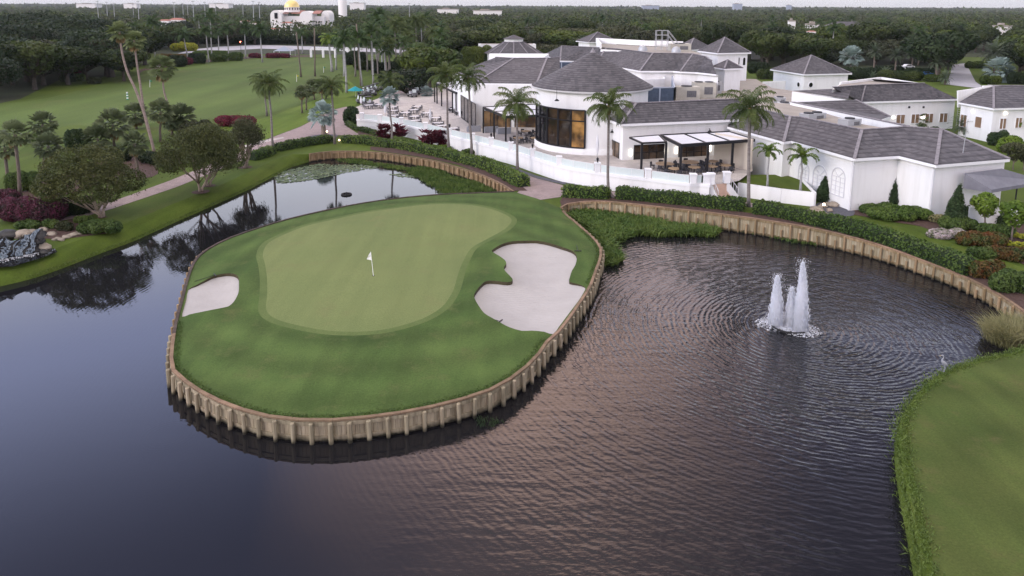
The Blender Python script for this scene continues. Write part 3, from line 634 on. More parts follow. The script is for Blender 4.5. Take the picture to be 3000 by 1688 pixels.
# ---- peninsula: one relief, three surfaces
GRpx = [(770, 749), (776, 724), (794, 705), (835, 684), (897, 659), (975, 640), (1068, 621), (1145, 611), (1228, 601), (1306, 598), (1383, 601), (1445, 614), (1486, 630), (1499, 646), (1478, 672), (1424, 704), (1381, 729), (1360, 761), (1344, 798), (1331, 845), (1318, 872), (1293, 903), (1235, 938), (1142, 967), (1048, 976), (955, 970), (862, 950), (804, 930), (780, 905), (783, 860), (782, 814), (777, 777)]
BKz = [(455, 640), (500, 605), (560, 575), (650, 550), (770, 543), (880, 540), (1000, 560), (1110, 590), (1200, 615), (1245, 645), (1255, 690), (1240, 750), (1210, 800), (1190, 860), (1186, 905), (1260, 915), (1335, 935), (1318, 985), (1270, 1060), (1210, 1140), (1150, 1220), (1090, 1300), (1030, 1372), (950, 1362), (830, 1362), (735, 1370), (620, 1345), (540, 1310), (450, 1265), (380, 1225), (330, 1160), (300, 1110), (285, 1070), (295, 1040), (330, 990), (380, 940), (430, 925), (520, 930), (600, 938), (645, 925), (645, 900), (600, 855), (570, 820), (572, 790), (590, 765), (575, 730), (520, 690), (470, 660)]
BLz = [(488, 955), (560, 925), (640, 890), (720, 855), (800, 840), (880, 838), (940, 855), (965, 885), (968, 930), (967, 1010), (950, 1060), (920, 1110), (880, 1145), (840, 1158), (720, 1175), (600, 1190), (500, 1200), (428, 1212), (448, 1120), (470, 1040)]
GR = smooth_line([at(x, y, 0.35) for x, y in GRpx], 3, True)
BK = smooth_line([at(*Z(x, y, 1300, 550), 0.1) for x, y in BKz], 2, True)
BL = smooth_line([at(*Z(x, y, 400, 550), 0.1) for x, y in BLz], 2, True)
PNc = PN+NECK
xs = [p.x for p in PNc]; ys = [p.y for p in PNc]
gx, gy = np.meshgrid(np.arange(min(xs), max(xs), 0.8), np.arange(min(ys), max(ys), 0.8)); gx = gx.ravel()+nrs.uniform(-.2, .2, gx.size); gy = gy.ravel()+nrs.uniform(-.2, .2, gy.size)
k = in_poly(gx, gy, PNc) & (dist_poly(gx, gy, PNc) > 0.4)
for lp in (GR, BK, BL): k &= dist_poly(gx, gy, lp) > 0.3
GC = [Vector((p.x, p.y, 0)) for p in (lambda a, b: a if abs(area2(a)) > abs(area2(b)) else b)(offset_line(GR, .55, True), offset_line(GR, -.55, True))]
k &= dist_poly(gx, gy, GC) > 0.3
V, F = cdt([PNc, GR, GC, BK, BL], list(zip(gx[k], gy[k])))
VX = np.array([v.x for v in V]); VY = np.array([v.y for v in V])
dE = dist_poly(VX, VY, PN, False)
dB = np.minimum(dist_poly(VX, VY, BK), dist_poly(VX, VY, BL))
inB = (in_poly(VX, VY, BK) | in_poly(VX, VY, BL)) & (dB > 0.02); onB = dB <= 0.02
hz = 0.42*(1-np.exp(-dE/4.0))+0.09*np.sin(VX*0.31+1)*np.cos(VY*0.21)*(1-np.exp(-dE/5.0))
inG = in_poly(VX, VY, GR)
lip = 0.16*np.exp(-(dB/1.5)**2)*(1-np.exp(-dE/1.5))
zl = hz+np.where(inG, 0, lip)                              # turf, raised a little at the bunker lips
zs = hz-0.12*(1-np.exp(-dE/1.0))-0.62*(1-np.exp(-dB/1.6))*(1-np.exp(-dE/2.2))  # sand
cx = np.array([[sum(V[i].x for i in f)/3, sum(V[i].y for i in f)/3] for f in F])
fg = in_poly(cx[:, 0], cx[:, 1], GR); fc = in_poly(cx[:, 0], cx[:, 1], GC) & ~fg; fb = in_poly(cx[:, 0], cx[:, 1], BK); fl = in_poly(cx[:, 0], cx[:, 1], BL); fp = in_poly(cx[:, 0], cx[:, 1], PNc)
key = {(round(V[i].x, 4), round(V[i].y, 4)): i for i in range(len(V))}
def zfun(arr): return lambda x, y: float(arr[key[(round(x, 4), round(y, 4))]])
tag(sheet('peninsula_lawn', V, [f for f, a in zip(F, fp & ~fg & ~fc & ~fb & ~fl) if a], M['fringe'], zfun(zl)), kind='structure')
tag(sheet('green_collar', V, [f for f, a in zip(F, fc & ~fb & ~fl) if a], M['collar'], zfun(zl)), kind='structure')
tag(sheet('putting_green', V, [f for f, a in zip(F, fg) if a], M['green'], zfun(zl)), kind='structure')
for nm, mask, loop in (('sand_bunker', fb, BK), ('sand_bunker', fl, BL)):
    s_ = sheet(nm, V, [f for f, a in zip(F, mask) if a], M['sand'], zfun(zs)); tag(s_, kind='structure')
mb = MB()
for loop in (BK, BL):
    n = len(loop)
    for i in range(n):
        a, b_ = loop[i], loop[(i+1) % n]; ka, kb = key.get((round(a.x, 4), round(a.y, 4))), key.get((round(b_.x, 4), round(b_.y, 4)))
        if ka is None or kb is None: continue
        mb.poly((a.x, a.y, zl[ka]), (b_.x, b_.y, zl[kb]), (b_.x, b_.y, zs[kb]-0.02), (a.x, a.y, zs[ka]-0.02))
tag(mb.build('bunker_lip', M['soil']), kind='structure')
PEN_XY = np.stack([VX, VY], 1)
def pen_z(p, sand=False):
    i = int(np.argmin(np.hypot(VX-p[0], VY-p[1]))); return float(zs[i] if sand else zl[i])

# ---- timber bulkheads
def bulkhead(name, label, line, side, spacing, mats, post_w, short=False, group='timber bulkheads round the ponds', shortf=0.62):
    """side = +1: the water lies to the left of the line"""
    boards, posts, wale, capm = mats
    root = thing(name, label, 'retaining wall', (line[0].x, line[0].y, 0), group)
    L = resample(line, 0.24); n = len(L)
    b = MB()
    for i in range(n-1):
        a, c = L[i], L[i+1]; d = Vector((c.x-a.x, c.y-a.y, 0)).normalized(); nn = Vector((-d.y, d.x, 0))*side; o = rnd.uniform(0, 0.02)
        m_ = (a+c)/2+nn*(0.03+o)
        d.z = 0; b.obox((m_.x, m_.y, (WZ-0.3+m_.z)/2), d*0.113, nn*0.03, (0, 0, (0.3+m_.z-WZ)/2))
    b.build('planking', boards, root)
    for zz in ((-0.16, WZ*0.80) if not short else (-0.12, WZ*0.84)):
        b = MB(); S = resample(line, 1.6); O = offset_line(S, side*0.11)
        for a, c in zip(O, O[1:]): b.bar((a.x, a.y, zz+a.z*(1 if zz > -.3 else 0)), (c.x, c.y, zz+c.z*(1 if zz > -.3 else 0)), 0.09, 0.22)
        b.build('wale', wale, root)
    b = MB(); S = resample(line, 1.8); O = offset_line(S, side*0.05)
    for a, c in zip(O, O[1:]): b.bar((a.x, a.y, a.z+0.045), (c.x, c.y, c.z+0.045), 0.22, 0.09)
    b.build('cap_timber', capm, root)
    S = resample(line, spacing); O = offset_line(S, side*(0.16+post_w/2)); S2 = []
    step = max(1, math.ceil(len(O)*(2 if short else 1)/100))
    def post(p, top, nm):
        q_ = MB(); j = post_w*rnd.uniform(0.88, 1.1)
        lx, ly = rnd.uniform(-.035, .035), rnd.uniform(-.035, .035); q_.tube([(p.x-lx, p.y-ly, WZ-0.3), (p.x, p.y, top-0.03), (p.x, p.y, top)], [j*0.55, j*0.52, j*0.42], 8); q_.build(nm, posts, root)
    for i, p in enumerate(O):
        post(p, p.z+(rnd.uniform(-0.05, -0.01) if not short else -0.02), 'post')
        if short and i < len(O)-1:
            m_ = (O[i]+O[i+1])/2; post(m_, WZ+(m_.z-WZ)*shortf+rnd.uniform(-.03, .03), 'short_post')
    return root
front = [i for i, p in enumerate(PN)]
iA = min(range(len(PN)), key=lambda i: (PN[i]-at(512, 980)).length)
bulkhead('timber_bulkhead', 'curved timber bulkhead round the front and right of the peninsula green with round grey posts', PN[iA:-2], -1, 1.0, (M['greywood'], M['greywood'], M['greywood'], M['capwood']), 0.24)
bulkhead('timber_bulkhead', 'dark capped timber edge along the far left side of the peninsula green', PN[:iA+1], -1, 1.35, (M['wood'], M['wood'], M['wood'], M['darkcap']), 0.2)
bulkhead('timber_bulkhead', 'brown timber bulkhead behind the lily pond below the clipped hedges', BB, -1, 1.15, (M['wood'], M['wood'], M['wood'], M['capwood']), 0.24, )
bulkhead('timber_bulkhead', 'long pale timber bulkhead with tall and short posts curving round the fountain pond', RB, -1, 1.75, (M['palewood'], M['wood'], M['wood'], M['capwood']), 0.2, short=True)
# ------------------------------------------------------------------ clubhouse
PZ = 1.9                                   # level of the terrace
def toward(pts, q, d):                      # plan points moved towards q
    out = []
    for p in pts:
        v = Vector((q.x-p.x, q.y-p.y, 0)); v.normalize(); out.append(Vector((p.x+v.x*d, p.y+v.y*d, p.z)))
    return out
def roof_strip(root, eave, top, closed=False, zb=0.0, over=0.55, caps=None, wallmat='stucco', walls=True, inside=None, name='roof'):
    """tiled slopes between an eave line and a top line, with fascia, soffit and the walls below"""
    mb = MB(); n = len(eave); rng = range(n if closed else n-1)
    for i in rng:
        j = (i+1) % n
        if (top[i]-top[j]).length < 0.05: mb.poly(eave[i], eave[j], top[i])
        else: mb.poly(eave[i], eave[j], top[j], top[i])
    rf = mb.build(name, M['tile'], root)
    cp = MB(); any_ = False
    for i in range(n):
        if caps and i not in caps: continue
        d = (top[i]-eave[i])
        if d.length < 0.5: continue
        up = Vector((0, 0, 0.05)); cp.bar(eave[i]+up, top[i]+up, 0.34, 0.12); any_ = True
    for i in rng:
        j = (i+1) % n
        if (top[i]-top[j]).length > 0.5: cp.bar(top[i]+Vector((0, 0, .05)), top[j]+Vector((0, 0, .05)), 0.3, 0.12); any_ = True
    if any_: cp.build('ridge_tiles', M['cap'], rf)
    fa = MB()
    for i in rng:
        j = (i+1) % n; a, b = eave[i].copy(), eave[j].copy(); a.z -= 0.16; b.z -= 0.16
        fa.bar(a, b, 0.10, 0.30)
    fa.build('fascia', M['trim'], rf)
    if not walls: return None
    c = inside if inside is not None else sum(top, Vector((0, 0, 0)))/len(top)
    L = offset_line(eave, over, closed); L2 = offset_line(eave, -over, closed)
    e0 = sum((p-c).length for p in L); e1 = sum((p-c).length for p in L2)
    L = L if e0 < e1 else L2
    wl_ = MB(); so = MB()
    for i in rng:
        j = (i+1) % n; a, b = L[i], L[j]; ze = eave[i].z-0.10; zf = eave[j].z-0.10
        wl_.poly((a.x, a.y, zb), (b.x, b.y, zb), (b.x, b.y, zf), (a.x, a.y, ze))
        so.poly((a.x, a.y, ze-0.15), (b.x, b.y, zf-0.15), (eave[j].x, eave[j].y, zf-0.15), (eave[i].x, eave[i].y, ze-0.15))
    wl_.build('wall', M[wallmat], root); so.build('soffit', M['trim'], rf)
    return L
def P(lst, z): return [at(x, y, z) for x, y in lst]
def hip(root, left, front, right, ze, apex, za, zb=0.0, over=0.5):
    a, b, c = P([left, front, right], ze); d = a+c-b
    t = at(apex[0], apex[1], za); cen = (a+b+c+d)/4; t = Vector((cen.x, cen.y, za))
    return roof_strip(root, [a, b, c, d], [t]*4, True, zb, over, inside=cen)
def wall_window(root, a, b, z0, z1, cols=2, rows=1, glass='winbrown', fr='trim', out=None, fw=0.09, deep=0.10, name='window'):
    """framed window between plan points a and b, standing a little proud of the wall"""
    a = Vector((a.x, a.y, 0)); b = Vector((b.x, b.y, 0)); d = (b-a); L = d.length; d.normalize()
    nn = Vector((d.y, -d.x, 0))
    if out is not None and nn.dot(out) < 0: nn = -nn
    f = MB(); e = deep
    for i in range(cols+1):
        p = a+d*(L*i/cols)+nn*e*0.5; f.obox((p.x, p.y, (z0+z1)/2), d*fw/2, nn*e/2, (0, 0, (z1-z0)/2+fw/2))
    for k in range(rows+1):
        z = z0+(z1-z0)*k/rows; p = (a+b)/2+nn*(e*0.5+0.004); f.obox((p.x, p.y, z), d*(L/2+fw/2), nn*e/2, (0, 0, fw/2))
    fo = f.build(name, M[fr], root)
    g = MB(); p0, p1 = a+nn*0.04, b+nn*0.04
    g.poly((p0.x, p0.y, z0), (p1.x, p1.y, z0), (p1.x, p1.y, z1), (p0.x, p0.y, z1)); g.build('pane', M[glass], fo)
    return fo
def on_wall(px, py, a, b):
    """photo point -> the upright wall through the plan points a and b"""
    d = ray(px, py); u = Vector((b.x-a.x, b.y-a.y)); nrm = Vector((-u.y, u.x))
    t = nrm.dot(Vector((a.x, a.y)))/nrm.dot(Vector((d.x, d.y)))
    return Vector((d.x*t, d.y*t, CAM_H+d.z*t))
def px_window(root, a, b, x0, x1, yt, yb, **kw):
    """window whose outline in the photo is x0..x1 (at its middle) on the wall a-b"""
    ym = (yt+yb)/2; xm = (x0+x1)/2
    p, q_ = on_wall(x0, ym, a, b), on_wall(x1, ym, a, b); zt, zb = on_wall(xm, yt, a, b).z, on_wall(xm, yb, a, b).z
    m_ = (p+q_)/2
    return wall_window(root, p, q_, zb, zt, out=Vector((-m_.x, -m_.y, 0)), **kw)
CAMV = Vector((0, -1, 0))
club = thing('clubhouse', 'large white stucco clubhouse with grey tiled roofs and a round tower above the terrace', 'building', tuple(at(1738, 440, 0)))

# --- terrace, its curved retaining wall
TWpx = [(1045, 351), (1110, 357), (1175, 367), (1245, 382), (1318, 400), (1400, 420), (1496, 443), (1561, 464), (1639, 488), (1695, 499), (1751, 508), (1822, 518), (1894, 526), (1960, 535), (2021, 542), (2055, 541), (2078, 545)]
TW = smooth_line([at(x, y, PZ) for x, y in TWpx], 4)
STL, STR = at(2082, 541, PZ), at(2128, 537, PZ)         # head of the steps
terr = TW+[STL, STR, at(2165, 530, PZ), at(2205, 500, PZ), at(2205, 420, PZ), at(1700, 360, PZ), at(1480, 330, PZ), at(1300, 252, PZ), at(1120, 284, PZ), at(1040, 315, PZ)]
tag(flat_sheet('terrace', [Vector((p.x, p.y, 0)) for p in terr], M['terrace'], PZ), kind='structure')
rw = thing('terrace_wall', 'curved white terrace wall topped by glass panels between white piers', 'wall', (TW[0].x, TW[0].y, 0))
body = MB(); Lw = resample(TW, 1.2)+[STL]; Lo = offset_line(Lw, -0.02); Li = offset_line(Lw, 0.35)
Lo, Li = (Lo, Li)
for i in range(len(Lw)-1):
    a, b_, c, d = Lw[i], Lw[i+1], Li[i+1], Li[i]; zt = PZ+0.14
    body.poly((a.x, a.y, 0), (b_.x, b_.y, 0), (b_.x, b_.y, zt), (a.x, a.y, zt)); body.poly((a.x, a.y, zt), (b_.x, b_.y, zt), (c.x, c.y, zt), (d.x, d.y, zt)); body.poly((d.x, d.y, zt), (c.x, c.y, zt), (c.x, c.y, PZ-0.5), (d.x, d.y, PZ-0.5))
body.build('wall', M['stucco'], rw)
cop = MB(); Lc = offset_line(Lw, -0.06); 
for a, b_ in zip(Lc, Lc[1:]): cop.bar((a.x, a.y, PZ-0.02), (b_.x, b_.y, PZ-0.02), 0.12, 0.32)
cop.build('coping', M['trim'], rw)
PIpx = [(1061, 345), (1112, 349), (1175, 362), (1245, 378), (1318, 395), (1384, 416), (1438, 430), (1498, 440), (1562, 460), (1639, 484), (1751, 504), (1894, 520), (2025, 535), (2073, 537)]
Lm = offset_line(resample(TW, 0.5), 0.17); piers = []
for px, py in PIpx:
    g_ = at(px, py+5, PZ); i = min(range(len(Lm)), key=lambda k_: abs(proj((Lm[k_].x, Lm[k_].y, PZ))[0]-px))
    p = Lm[i]; piers.append((i, p)); m_ = MB(); m_.box((p.x, p.y, PZ+0.66), 0.62, 0.62, 1.06); m_.box((p.x, p.y, PZ+1.24), 0.78, 0.78, 0.14); m_.build('pier', M['trim'], rw)
for (i, p), (j, p2) in zip(piers, piers[1:]):
    if j-i < 3: continue
    seg = Lm[i+1:j]; g_ = MB(); rl = MB()
    seg = seg[::4] + ([seg[-1]] if (len(seg)-1) % 4 else [])
    for a, b_ in zip(seg, seg[1:]):
        g_.bar((a.x, a.y, PZ+0.62), (b_.x, b_.y, PZ+0.62), 0.025, 0.86); rl.bar((a.x, a.y, PZ+1.08), (b_.x, b_.y, PZ+1.08), 0.06, 0.05)
        rl.bar((a.x, a.y, PZ+0.17), (b_.x, b_.y, PZ+0.17), 0.05, 0.05); d = (b_-a).normalized(); rl.obox((a.x, a.y, PZ+0.62), d*0.02, Vector((-d.y, d.x, 0))*0.03, (0, 0, 0.46))
    go = g_.build('glass_panel', M['glassrail'], rw); rl.build('rail', M['rail'], go)

# --- wing A (dining room, chamfered front, flat top)
ZA, ZAT = 9.2, 12.3
eA = P([(1334, 215), (1393, 244), (1572, 246), (1640, 232)], ZA)
tA = P([(1452, 168), (1505, 171), (1602, 171), (1640, 168)], ZAT)
eA[0] = eA[0]+(eA[0]-eA[1])*0.0
WA = roof_strip(club, eA, tA, zb=0.0, over=0.6, inside=at(1560, 200, ZAT), caps=[1, 2])
mb = MB(); mb.prism([tA[1]+Vector((0.6, 1.2, 0)), tA[2]+Vector((-.5, 1.2, 0)), tA[2]+Vector((1, 12, 0)), tA[1]+Vector((-5, 12, 0))], ZAT-2.0, ZAT+0.1); mb.build('roof_parapet', M['stucco'], club)
px_window(club, WA[0], WA[1], 1351, 1394, 292, 360, cols=4, rows=1, glass='glass', fr='black')
px_window(club, WA[1], WA[2], 1418, 1496, 325, 398, cols=4, rows=1, glass='glasswarm', fr='black', name='glazed_front')
px_window(club, WA[1], WA[2], 1508, 1580, 330, 402, cols=4, rows=2, glass='glasswarm', fr='black', name='glazed_front')

# --- round tower
TC0 = at(1736, 455, PZ); RT = 8.1
TC = Vector((TC0.x+0.6, TC0.y+RT, 0)); ZTE, ZTA = 10.7, 15.6
mb = MB(); mb.lathe((TC.x, TC.y, 0), [(RT, 0), (RT, ZTE+0.2)], 64); mb.build('tower_wall', M['stucco'], club, smooth=True)
mb = MB(); mb.lathe((TC.x, TC.y, 0), [(RT+0.75, ZTE-0.02), (0.12, ZTA)], 64); tr = mb.build('tower_roof', M['tile'], club)
mb = MB(); mb.lathe((TC.x, TC.y, 0), [(RT, ZTE-0.3), (RT+0.66, ZTE-0.3), (RT+0.72, ZTE-0.04)], 64); mb.build('fascia', M['trim'], tr, smooth=True)
mb = MB(); mb.lathe((TC.x, TC.y, 0), [(0.45, ZTA-0.2), (0.3, ZTA+0.05), (0.12, ZTA+0.4), (0.02, ZTA+0.55)], 12); mb.build('finial', M['cap'], tr)
mb = MB(); mb.lathe((TC.x, TC.y, 0), [(RT+0.25, PZ), (RT+0.25, PZ+0.72), (RT, PZ+0.85)], 64, R(175), R(300)); mb.build('plinth', M['stucco'], club, smooth=True)
angs = [R(a) for a in (186, 200, 215, 230, 244, 258)]; z0, zm, z1 = PZ+0.95, PZ+4.65, PZ+6.15
f = MB(); rr = RT+0.08
for a in angs:
    c = Vector((math.cos(a), math.sin(a), 0)); t = Vector((-c.y, c.x, 0)); p = TC+c*rr; f.obox((p.x, p.y, (z0+z1)/2), c*0.1, t*0.13, (0, 0, (z1-z0)/2))
for z in (z0, zm, z1):
    for a, b_ in zip(angs, angs[1:]):
        for s_ in range(3):
            u, v = a+(b_-a)*s_/3, a+(b_-a)*(s_+1)/3
            f.bar((TC.x+rr*math.cos(u), TC.y+rr*math.sin(u), z), (TC.x+rr*math.cos(v), TC.y+rr*math.sin(v), z), 0.15, 0.17)
tw = f.build('bow_window', M['black'], club)
for k_, (a, b_) in enumerate(zip(angs, angs[1:])):
    for lo, hi in ((z0, zm), (zm, z1)):
        g_ = MB(); rg = RT+0.03
        for s_ in range(3):
            u, v = a+(b_-a)*s_/3, a+(b_-a)*(s_+1)/3
            g_.poly(*[(TC.x+rg*math.cos(t), TC.y+rg*math.sin(t), z) for t, z in ((u, lo), (v, lo), (v, hi), (u, hi))])
        g_.build('pane', M['glassglow'] if k_ == 4 else M['glassdim'] if k_ in (2, 3) else M['glass'], tw)  # warm glow put into the right-hand panes as emission

# --- wing D (lounge with the long hip roof)
ZD, ZDT = 6.9, 9.1
eD = P([(1754, 338), (1818, 364), (2164, 350)], ZD); tD = P([(1831, 297), (1864, 303), (2192, 289)], ZDT)
WD = roof_strip(club, eD, tD, zb=0.0, over=0.7, inside=at(2000, 300, ZDT), caps=[1])
mb = MB(); mb.poly(tD[0], tD[1], tD[2], tD[2]+Vector((0, 5, -2.4)), tD[0]+Vector((0, 5, -2.4))); mb.build('roof', M['tile'], club)
px_window(club, WD[0], WD[1], 1790, 1814, 414, 483, cols=2, rows=1, glass='glasswarm', fr='black', name='door')
px_window(club, WD[1], WD[2], 1857, 1944, 424, 488, cols=4, rows=3, glass='glassdim', fr='black', name='glazed_front')
px_window(club, WD[1], WD[2], 1988, 2076, 424, 484, cols=4, rows=3, glass='glassdim', fr='black', name='glazed_front')
for x, y in ((1848, 447), (1951, 441), (1981, 440), (2080, 434)):
    p = on_wall(x, y, WD[1], WD[2]); m_ = MB(); m_.box((p.x, p.y-0.12, p.z), 0.2, 0.2, 0.85); m_.build('wall_sconce', M['lampwhite'], club)
for x, y, a, b_ in ((1792, 382, WD[0], WD[1]), (2077, 380, WD[1], WD[2])):
    p = on_wall(x, y, a, b_); m_ = MB(); m_.tube([(p.x, p.y-0.1, p.z+0.12), (p.x, p.y-0.35, p.z+0.2), (p.x, p.y-0.5, p.z)], 0.05, 6); m_.lathe((p.x, p.y-0.5, p.z-0.1), [(0.3, -0.1), (0.1, 0.1)], 10); m_.build('wall_lamp', M['black'], club)
p = at_y(1631, 290, TC.y-RT-0.05); m_ = MB(); m_.bar((p.x, p.y, p.z), (p.x, p.y, p.z+1.6), 0.05); m_.lathe((p.x, p.y-0.35, p.z-0.1), [(0.36, -0.12), (0.12, 0.12)], 12); m_.bar((p.x, p.y+0.1, p.z), (p.x, p.y-0.35, p.z), 0.06); m_.build('wall_lamp', M['black'], club)
# back wall of the covered terrace right of the glazing
mb = MB(); a, b_ = at(2092, 478, PZ), at(2200, 500, PZ); mb.bar((a.x, a.y, PZ+2), (b_.x, b_.y, PZ+2), 0.3, 4.0); mb.build('porch_wall', M['tan'], club)

# --- wing E (low zig-zag wing on the right)
ZE, ZET = 6.0, 7.8
eE = P([(2131, 371), (2296, 416), (2318, 413), (2503, 465), (2633, 457), (2742, 484), (2958, 466)], ZE)
tE = P([(2170, 306), (2315, 342), (2346, 344), (2525, 381), (2652, 372), (2757, 379), (2757, 379)], ZET)
tE[6] = tE[5]
WE = roof_strip(club, eE, tE, zb=0.0, over=0.5, inside=at(2600, 390, ZET), caps=[1, 3, 5, 6])
for i in (2, 4):                               # valleys: a darker crease, not a ridge
    pass
a, b_, c = tE[3], tE[5], eE[6]
mb = MB(); q1 = c+Vector((-10.5, 5.2, 0)); mb.poly(tE[5], c, q1); mb.poly(tE[5], q1, tE[4]); mb.build('roof', M['tile'], club)
mb = MB(); mb.poly(*[v-Vector((0, 0, 0.55)) for v in (tE[0], tE[1], tE[2], tE[3], tE[4], at(2530, 352, ZET), at(2330, 296, ZET), at(2200, 285, ZET))]); mb.build('flat_roof', M['flat'], club)
# blind arched windows drawn in the stucco
def arch_relief(x0, x1, yt, yb):
    a, b_ = WE[2], WE[3]; n = Vector((-(b_.y-a.y), b_.x-a.x, 0)).normalized(); n = n if n.y < 0 else -n
    ym = yb; p0, p1 = on_wall(x0, ym, a, b_), on_wall(x1, ym, a, b_); ztop = on_wall((x0+x1)/2, yt, a, b_).z; zb = p0.z
    d = Vector((p1.x-p0.x, p1.y-p0.y, 0)); w_ = d.length; d.normalize(); r_ = w_/2; zs_ = ztop-r_; m_ = MB(); c = Vector(((p0.x+p1.x)/2, (p0.y+p1.y)/2, 0))+n*0.03
    pts = [c-d*r_+Vector((0, 0, zb))]+[c-d*r_*math.cos(math.pi*k_/14)+Vector((0, 0, zs_+r_*math.sin(math.pi*k_/14))) for k_ in range(15)]+[c+d*r_+Vector((0, 0, zb))]
    for u, v in zip(pts, pts[1:]+pts[:1]): m_.bar(u, v, 0.10, 0.10, up=tuple(n))
    for k_ in (-0.33, 0.33): m_.bar(c+d*r_*2*k_*0.5+Vector((0, 0, zb)), c+d*r_*2*k_*0.5+Vector((0, 0, zs_)), 0.05, 0.05, up=tuple(n))
    for k_ in range(1, 5): z = zb+(zs_-zb)*k_/4; m_.bar(c-d*r_+Vector((0, 0, z)), c+d*r_+Vector((0, 0, z)), 0.05, 0.05, up=tuple(n))
    m_.bar(c+Vector((0, 0, zs_)), c+d*r_*.7+Vector((0, 0, zs_+r_*.7)), .05, .05, up=tuple(n)); m_.bar(c+Vector((0, 0, zs_)), c-d*r_*.7+Vector((0, 0, zs_+r_*.7)), .05, .05, up=tuple(n))
    m_.build('blind_arch', M['blind'], club)
M['blind'] = mat('stucco_moulding', (0.60, 0.60, 0.63), 0.85)
arch_relief(2434, 2473, 490, 566); arch_relief(2380, 2420, 484, 553); arch_relief(2338, 2368, 474, 538)
for x in (2497, 2731):
    i = 3 if x < 2600 else 5
    p = WE[i]; m_ = MB(); m_.bar((p.x-0.25, p.y-0.12, 0.1), (p.x-0.25, p.y-0.12, ZE-0.4), 0.12); m_.bar((p.x-0.25, p.y-0.12, ZE-0.4), (eE[i].x-.2, eE[i].y+.1, ZE-0.2), 0.12); m_.build('downpipe', M['trim'], club)

# --- wing G (parapet with a tiled slope falling to the right) and the yard beyond
mb = MB(); a, b_ = at(2318, 301, 7.6), at(2662, 372, 7.6); d = (b_-a).normalized()
mb.bar((a.x, a.y, 4.6), (b_.x, b_.y, 4.6), 0.35, 6.0); mb.build('parapet_wall', M['stucco'], club)
gq = [at(2323, 300, 7.66), at(2507, 292, 8.0), at(2608, 341, 6.2), at(2575, 352, 7.62)]
mb = MB(); mb.poly(gq[0], gq[3], gq[2], gq[1]); rf = mb.build('roof', M['tile'], club)
mb = MB(); mb.bar(gq[0]+Vector((0, 0, .05)), b_+Vector((0, 0, .1)), 0.45, 0.12); mb.bar(gq[1], gq[2], 0.3, 0.12); mb.build('ridge_tiles', M['cap'], rf)
mb = MB(); mb.bar(gq[3]-Vector((0, 0, .2)), gq[2]-Vector((0, 0, .2)), 0.15, 0.3); mb.build('fascia', M['trim'], rf)
mb = MB(); mb.poly(*[Vector((v.x, v.y, z)) for v, z in ((gq[3], 0), (gq[2], 0), (gq[2], 6.0), (gq[3], 7.4))]); mb.poly(*[Vector((v.x, v.y, z)) for v, z in ((gq[2], 0), (gq[1], 0), (gq[1], 7.8), (gq[2], 6.0))]); mb.build('wall', M['stucco'], club)

# --- wing L (long upper roof) with its white wall and flat top
ZL, ZLT = 9.4, 12.6
eL = P([(1592, 160), (1641, 178), (1686, 179), (1745, 188), (1776, 190), (1875, 208), (1971, 208), (1993, 210), (2040, 212), (2098, 218)], ZL)
tL = P([(1644, 135), (1645, 135), (1720, 138), (1776, 141), (1816, 144), (1913, 156), (2002, 157), (2030, 158), (2062, 170), (2102, 180)], ZLT)
tL[-1] = at(2085, 178, ZLT-0.9); tL[-2] = at(2066, 166, ZLT-.3)
WL = roof_strip(club, eL, tL, zb=3.0, over=0.6, inside=at(1900, 150, ZLT), caps=[1, 3, 5, 7])
mb = MB(); par = [at(1760, 140, ZLT+.1), at(1930, 151, ZLT+.1), at(2058, 155, ZLT+.1)]
back = [p+Vector((2, 26, 0)) for p in par]
mb.prism(par+back[::-1], 9.5, ZLT-.25); mb.build('upper_wall', M['stucco'], club)
mb = MB(); mb.poly(*[Vector((v.x, v.y, ZLT-.2)) for v in par+back[::-1]]); mb.build('flat_roof', M['flat'], club)
mb = MB()
for a, b_ in zip(back, back[1:]): mb.bar((a.x, a.y, ZLT+0.55), (b_.x, b_.y, ZLT+0.55), 0.4, 1.3)
mb.bar((par[0].x, par[0].y, ZLT+.5), (back[0].x, back[0].y, ZLT+.5), 0.4, 1.2)
mb.build('roof_parapet', M['stucco'], club)
for (x, y) in ((1888, 150), (1987, 154)):
    p = at(x, y, ZLT+0.1); mb = MB(); mb.lathe((p.x, p.y+2, ZLT), [(1.0, 0), (0.95, 0.5), (0.7, 0.95), (0.3, 1.2), (0.02, 1.25)], 16); mb.build('skylight_dome', M['galv'], club, smooth=True)
# low flat yard roof between the wings
mb = MB(); yard = [at(1640, 330, 5.0), at(1850, 300, 5.0), at(2330, 330, 5.0), at(2420, 292, 5.0), at(2370, 272, 5.0), at(2262, 258, 5.0), at(2215, 232, 5.0), at(1700, 215, 5.0)]
mb.poly(*yard); mb.build('flat_roof', M['flat'], club)
mb = MB(); c = at(1800, 255, 6.0)
for s_ in ((1850, 262, 1935, 262),):
    a, b_ = at(1840, 268, 6.2), at(1945, 262, 6.2); mb.bar((a.x, a.y, 6.6), (b_.x, b_.y, 6.6), 0.3, 3.4); mb.bar((b_.x, b_.y, 6.6), (b_.x+2, b_.y+12, 6.6), 0.3, 3.4)
mb.build('roof_parapet', M['stucco'], club)
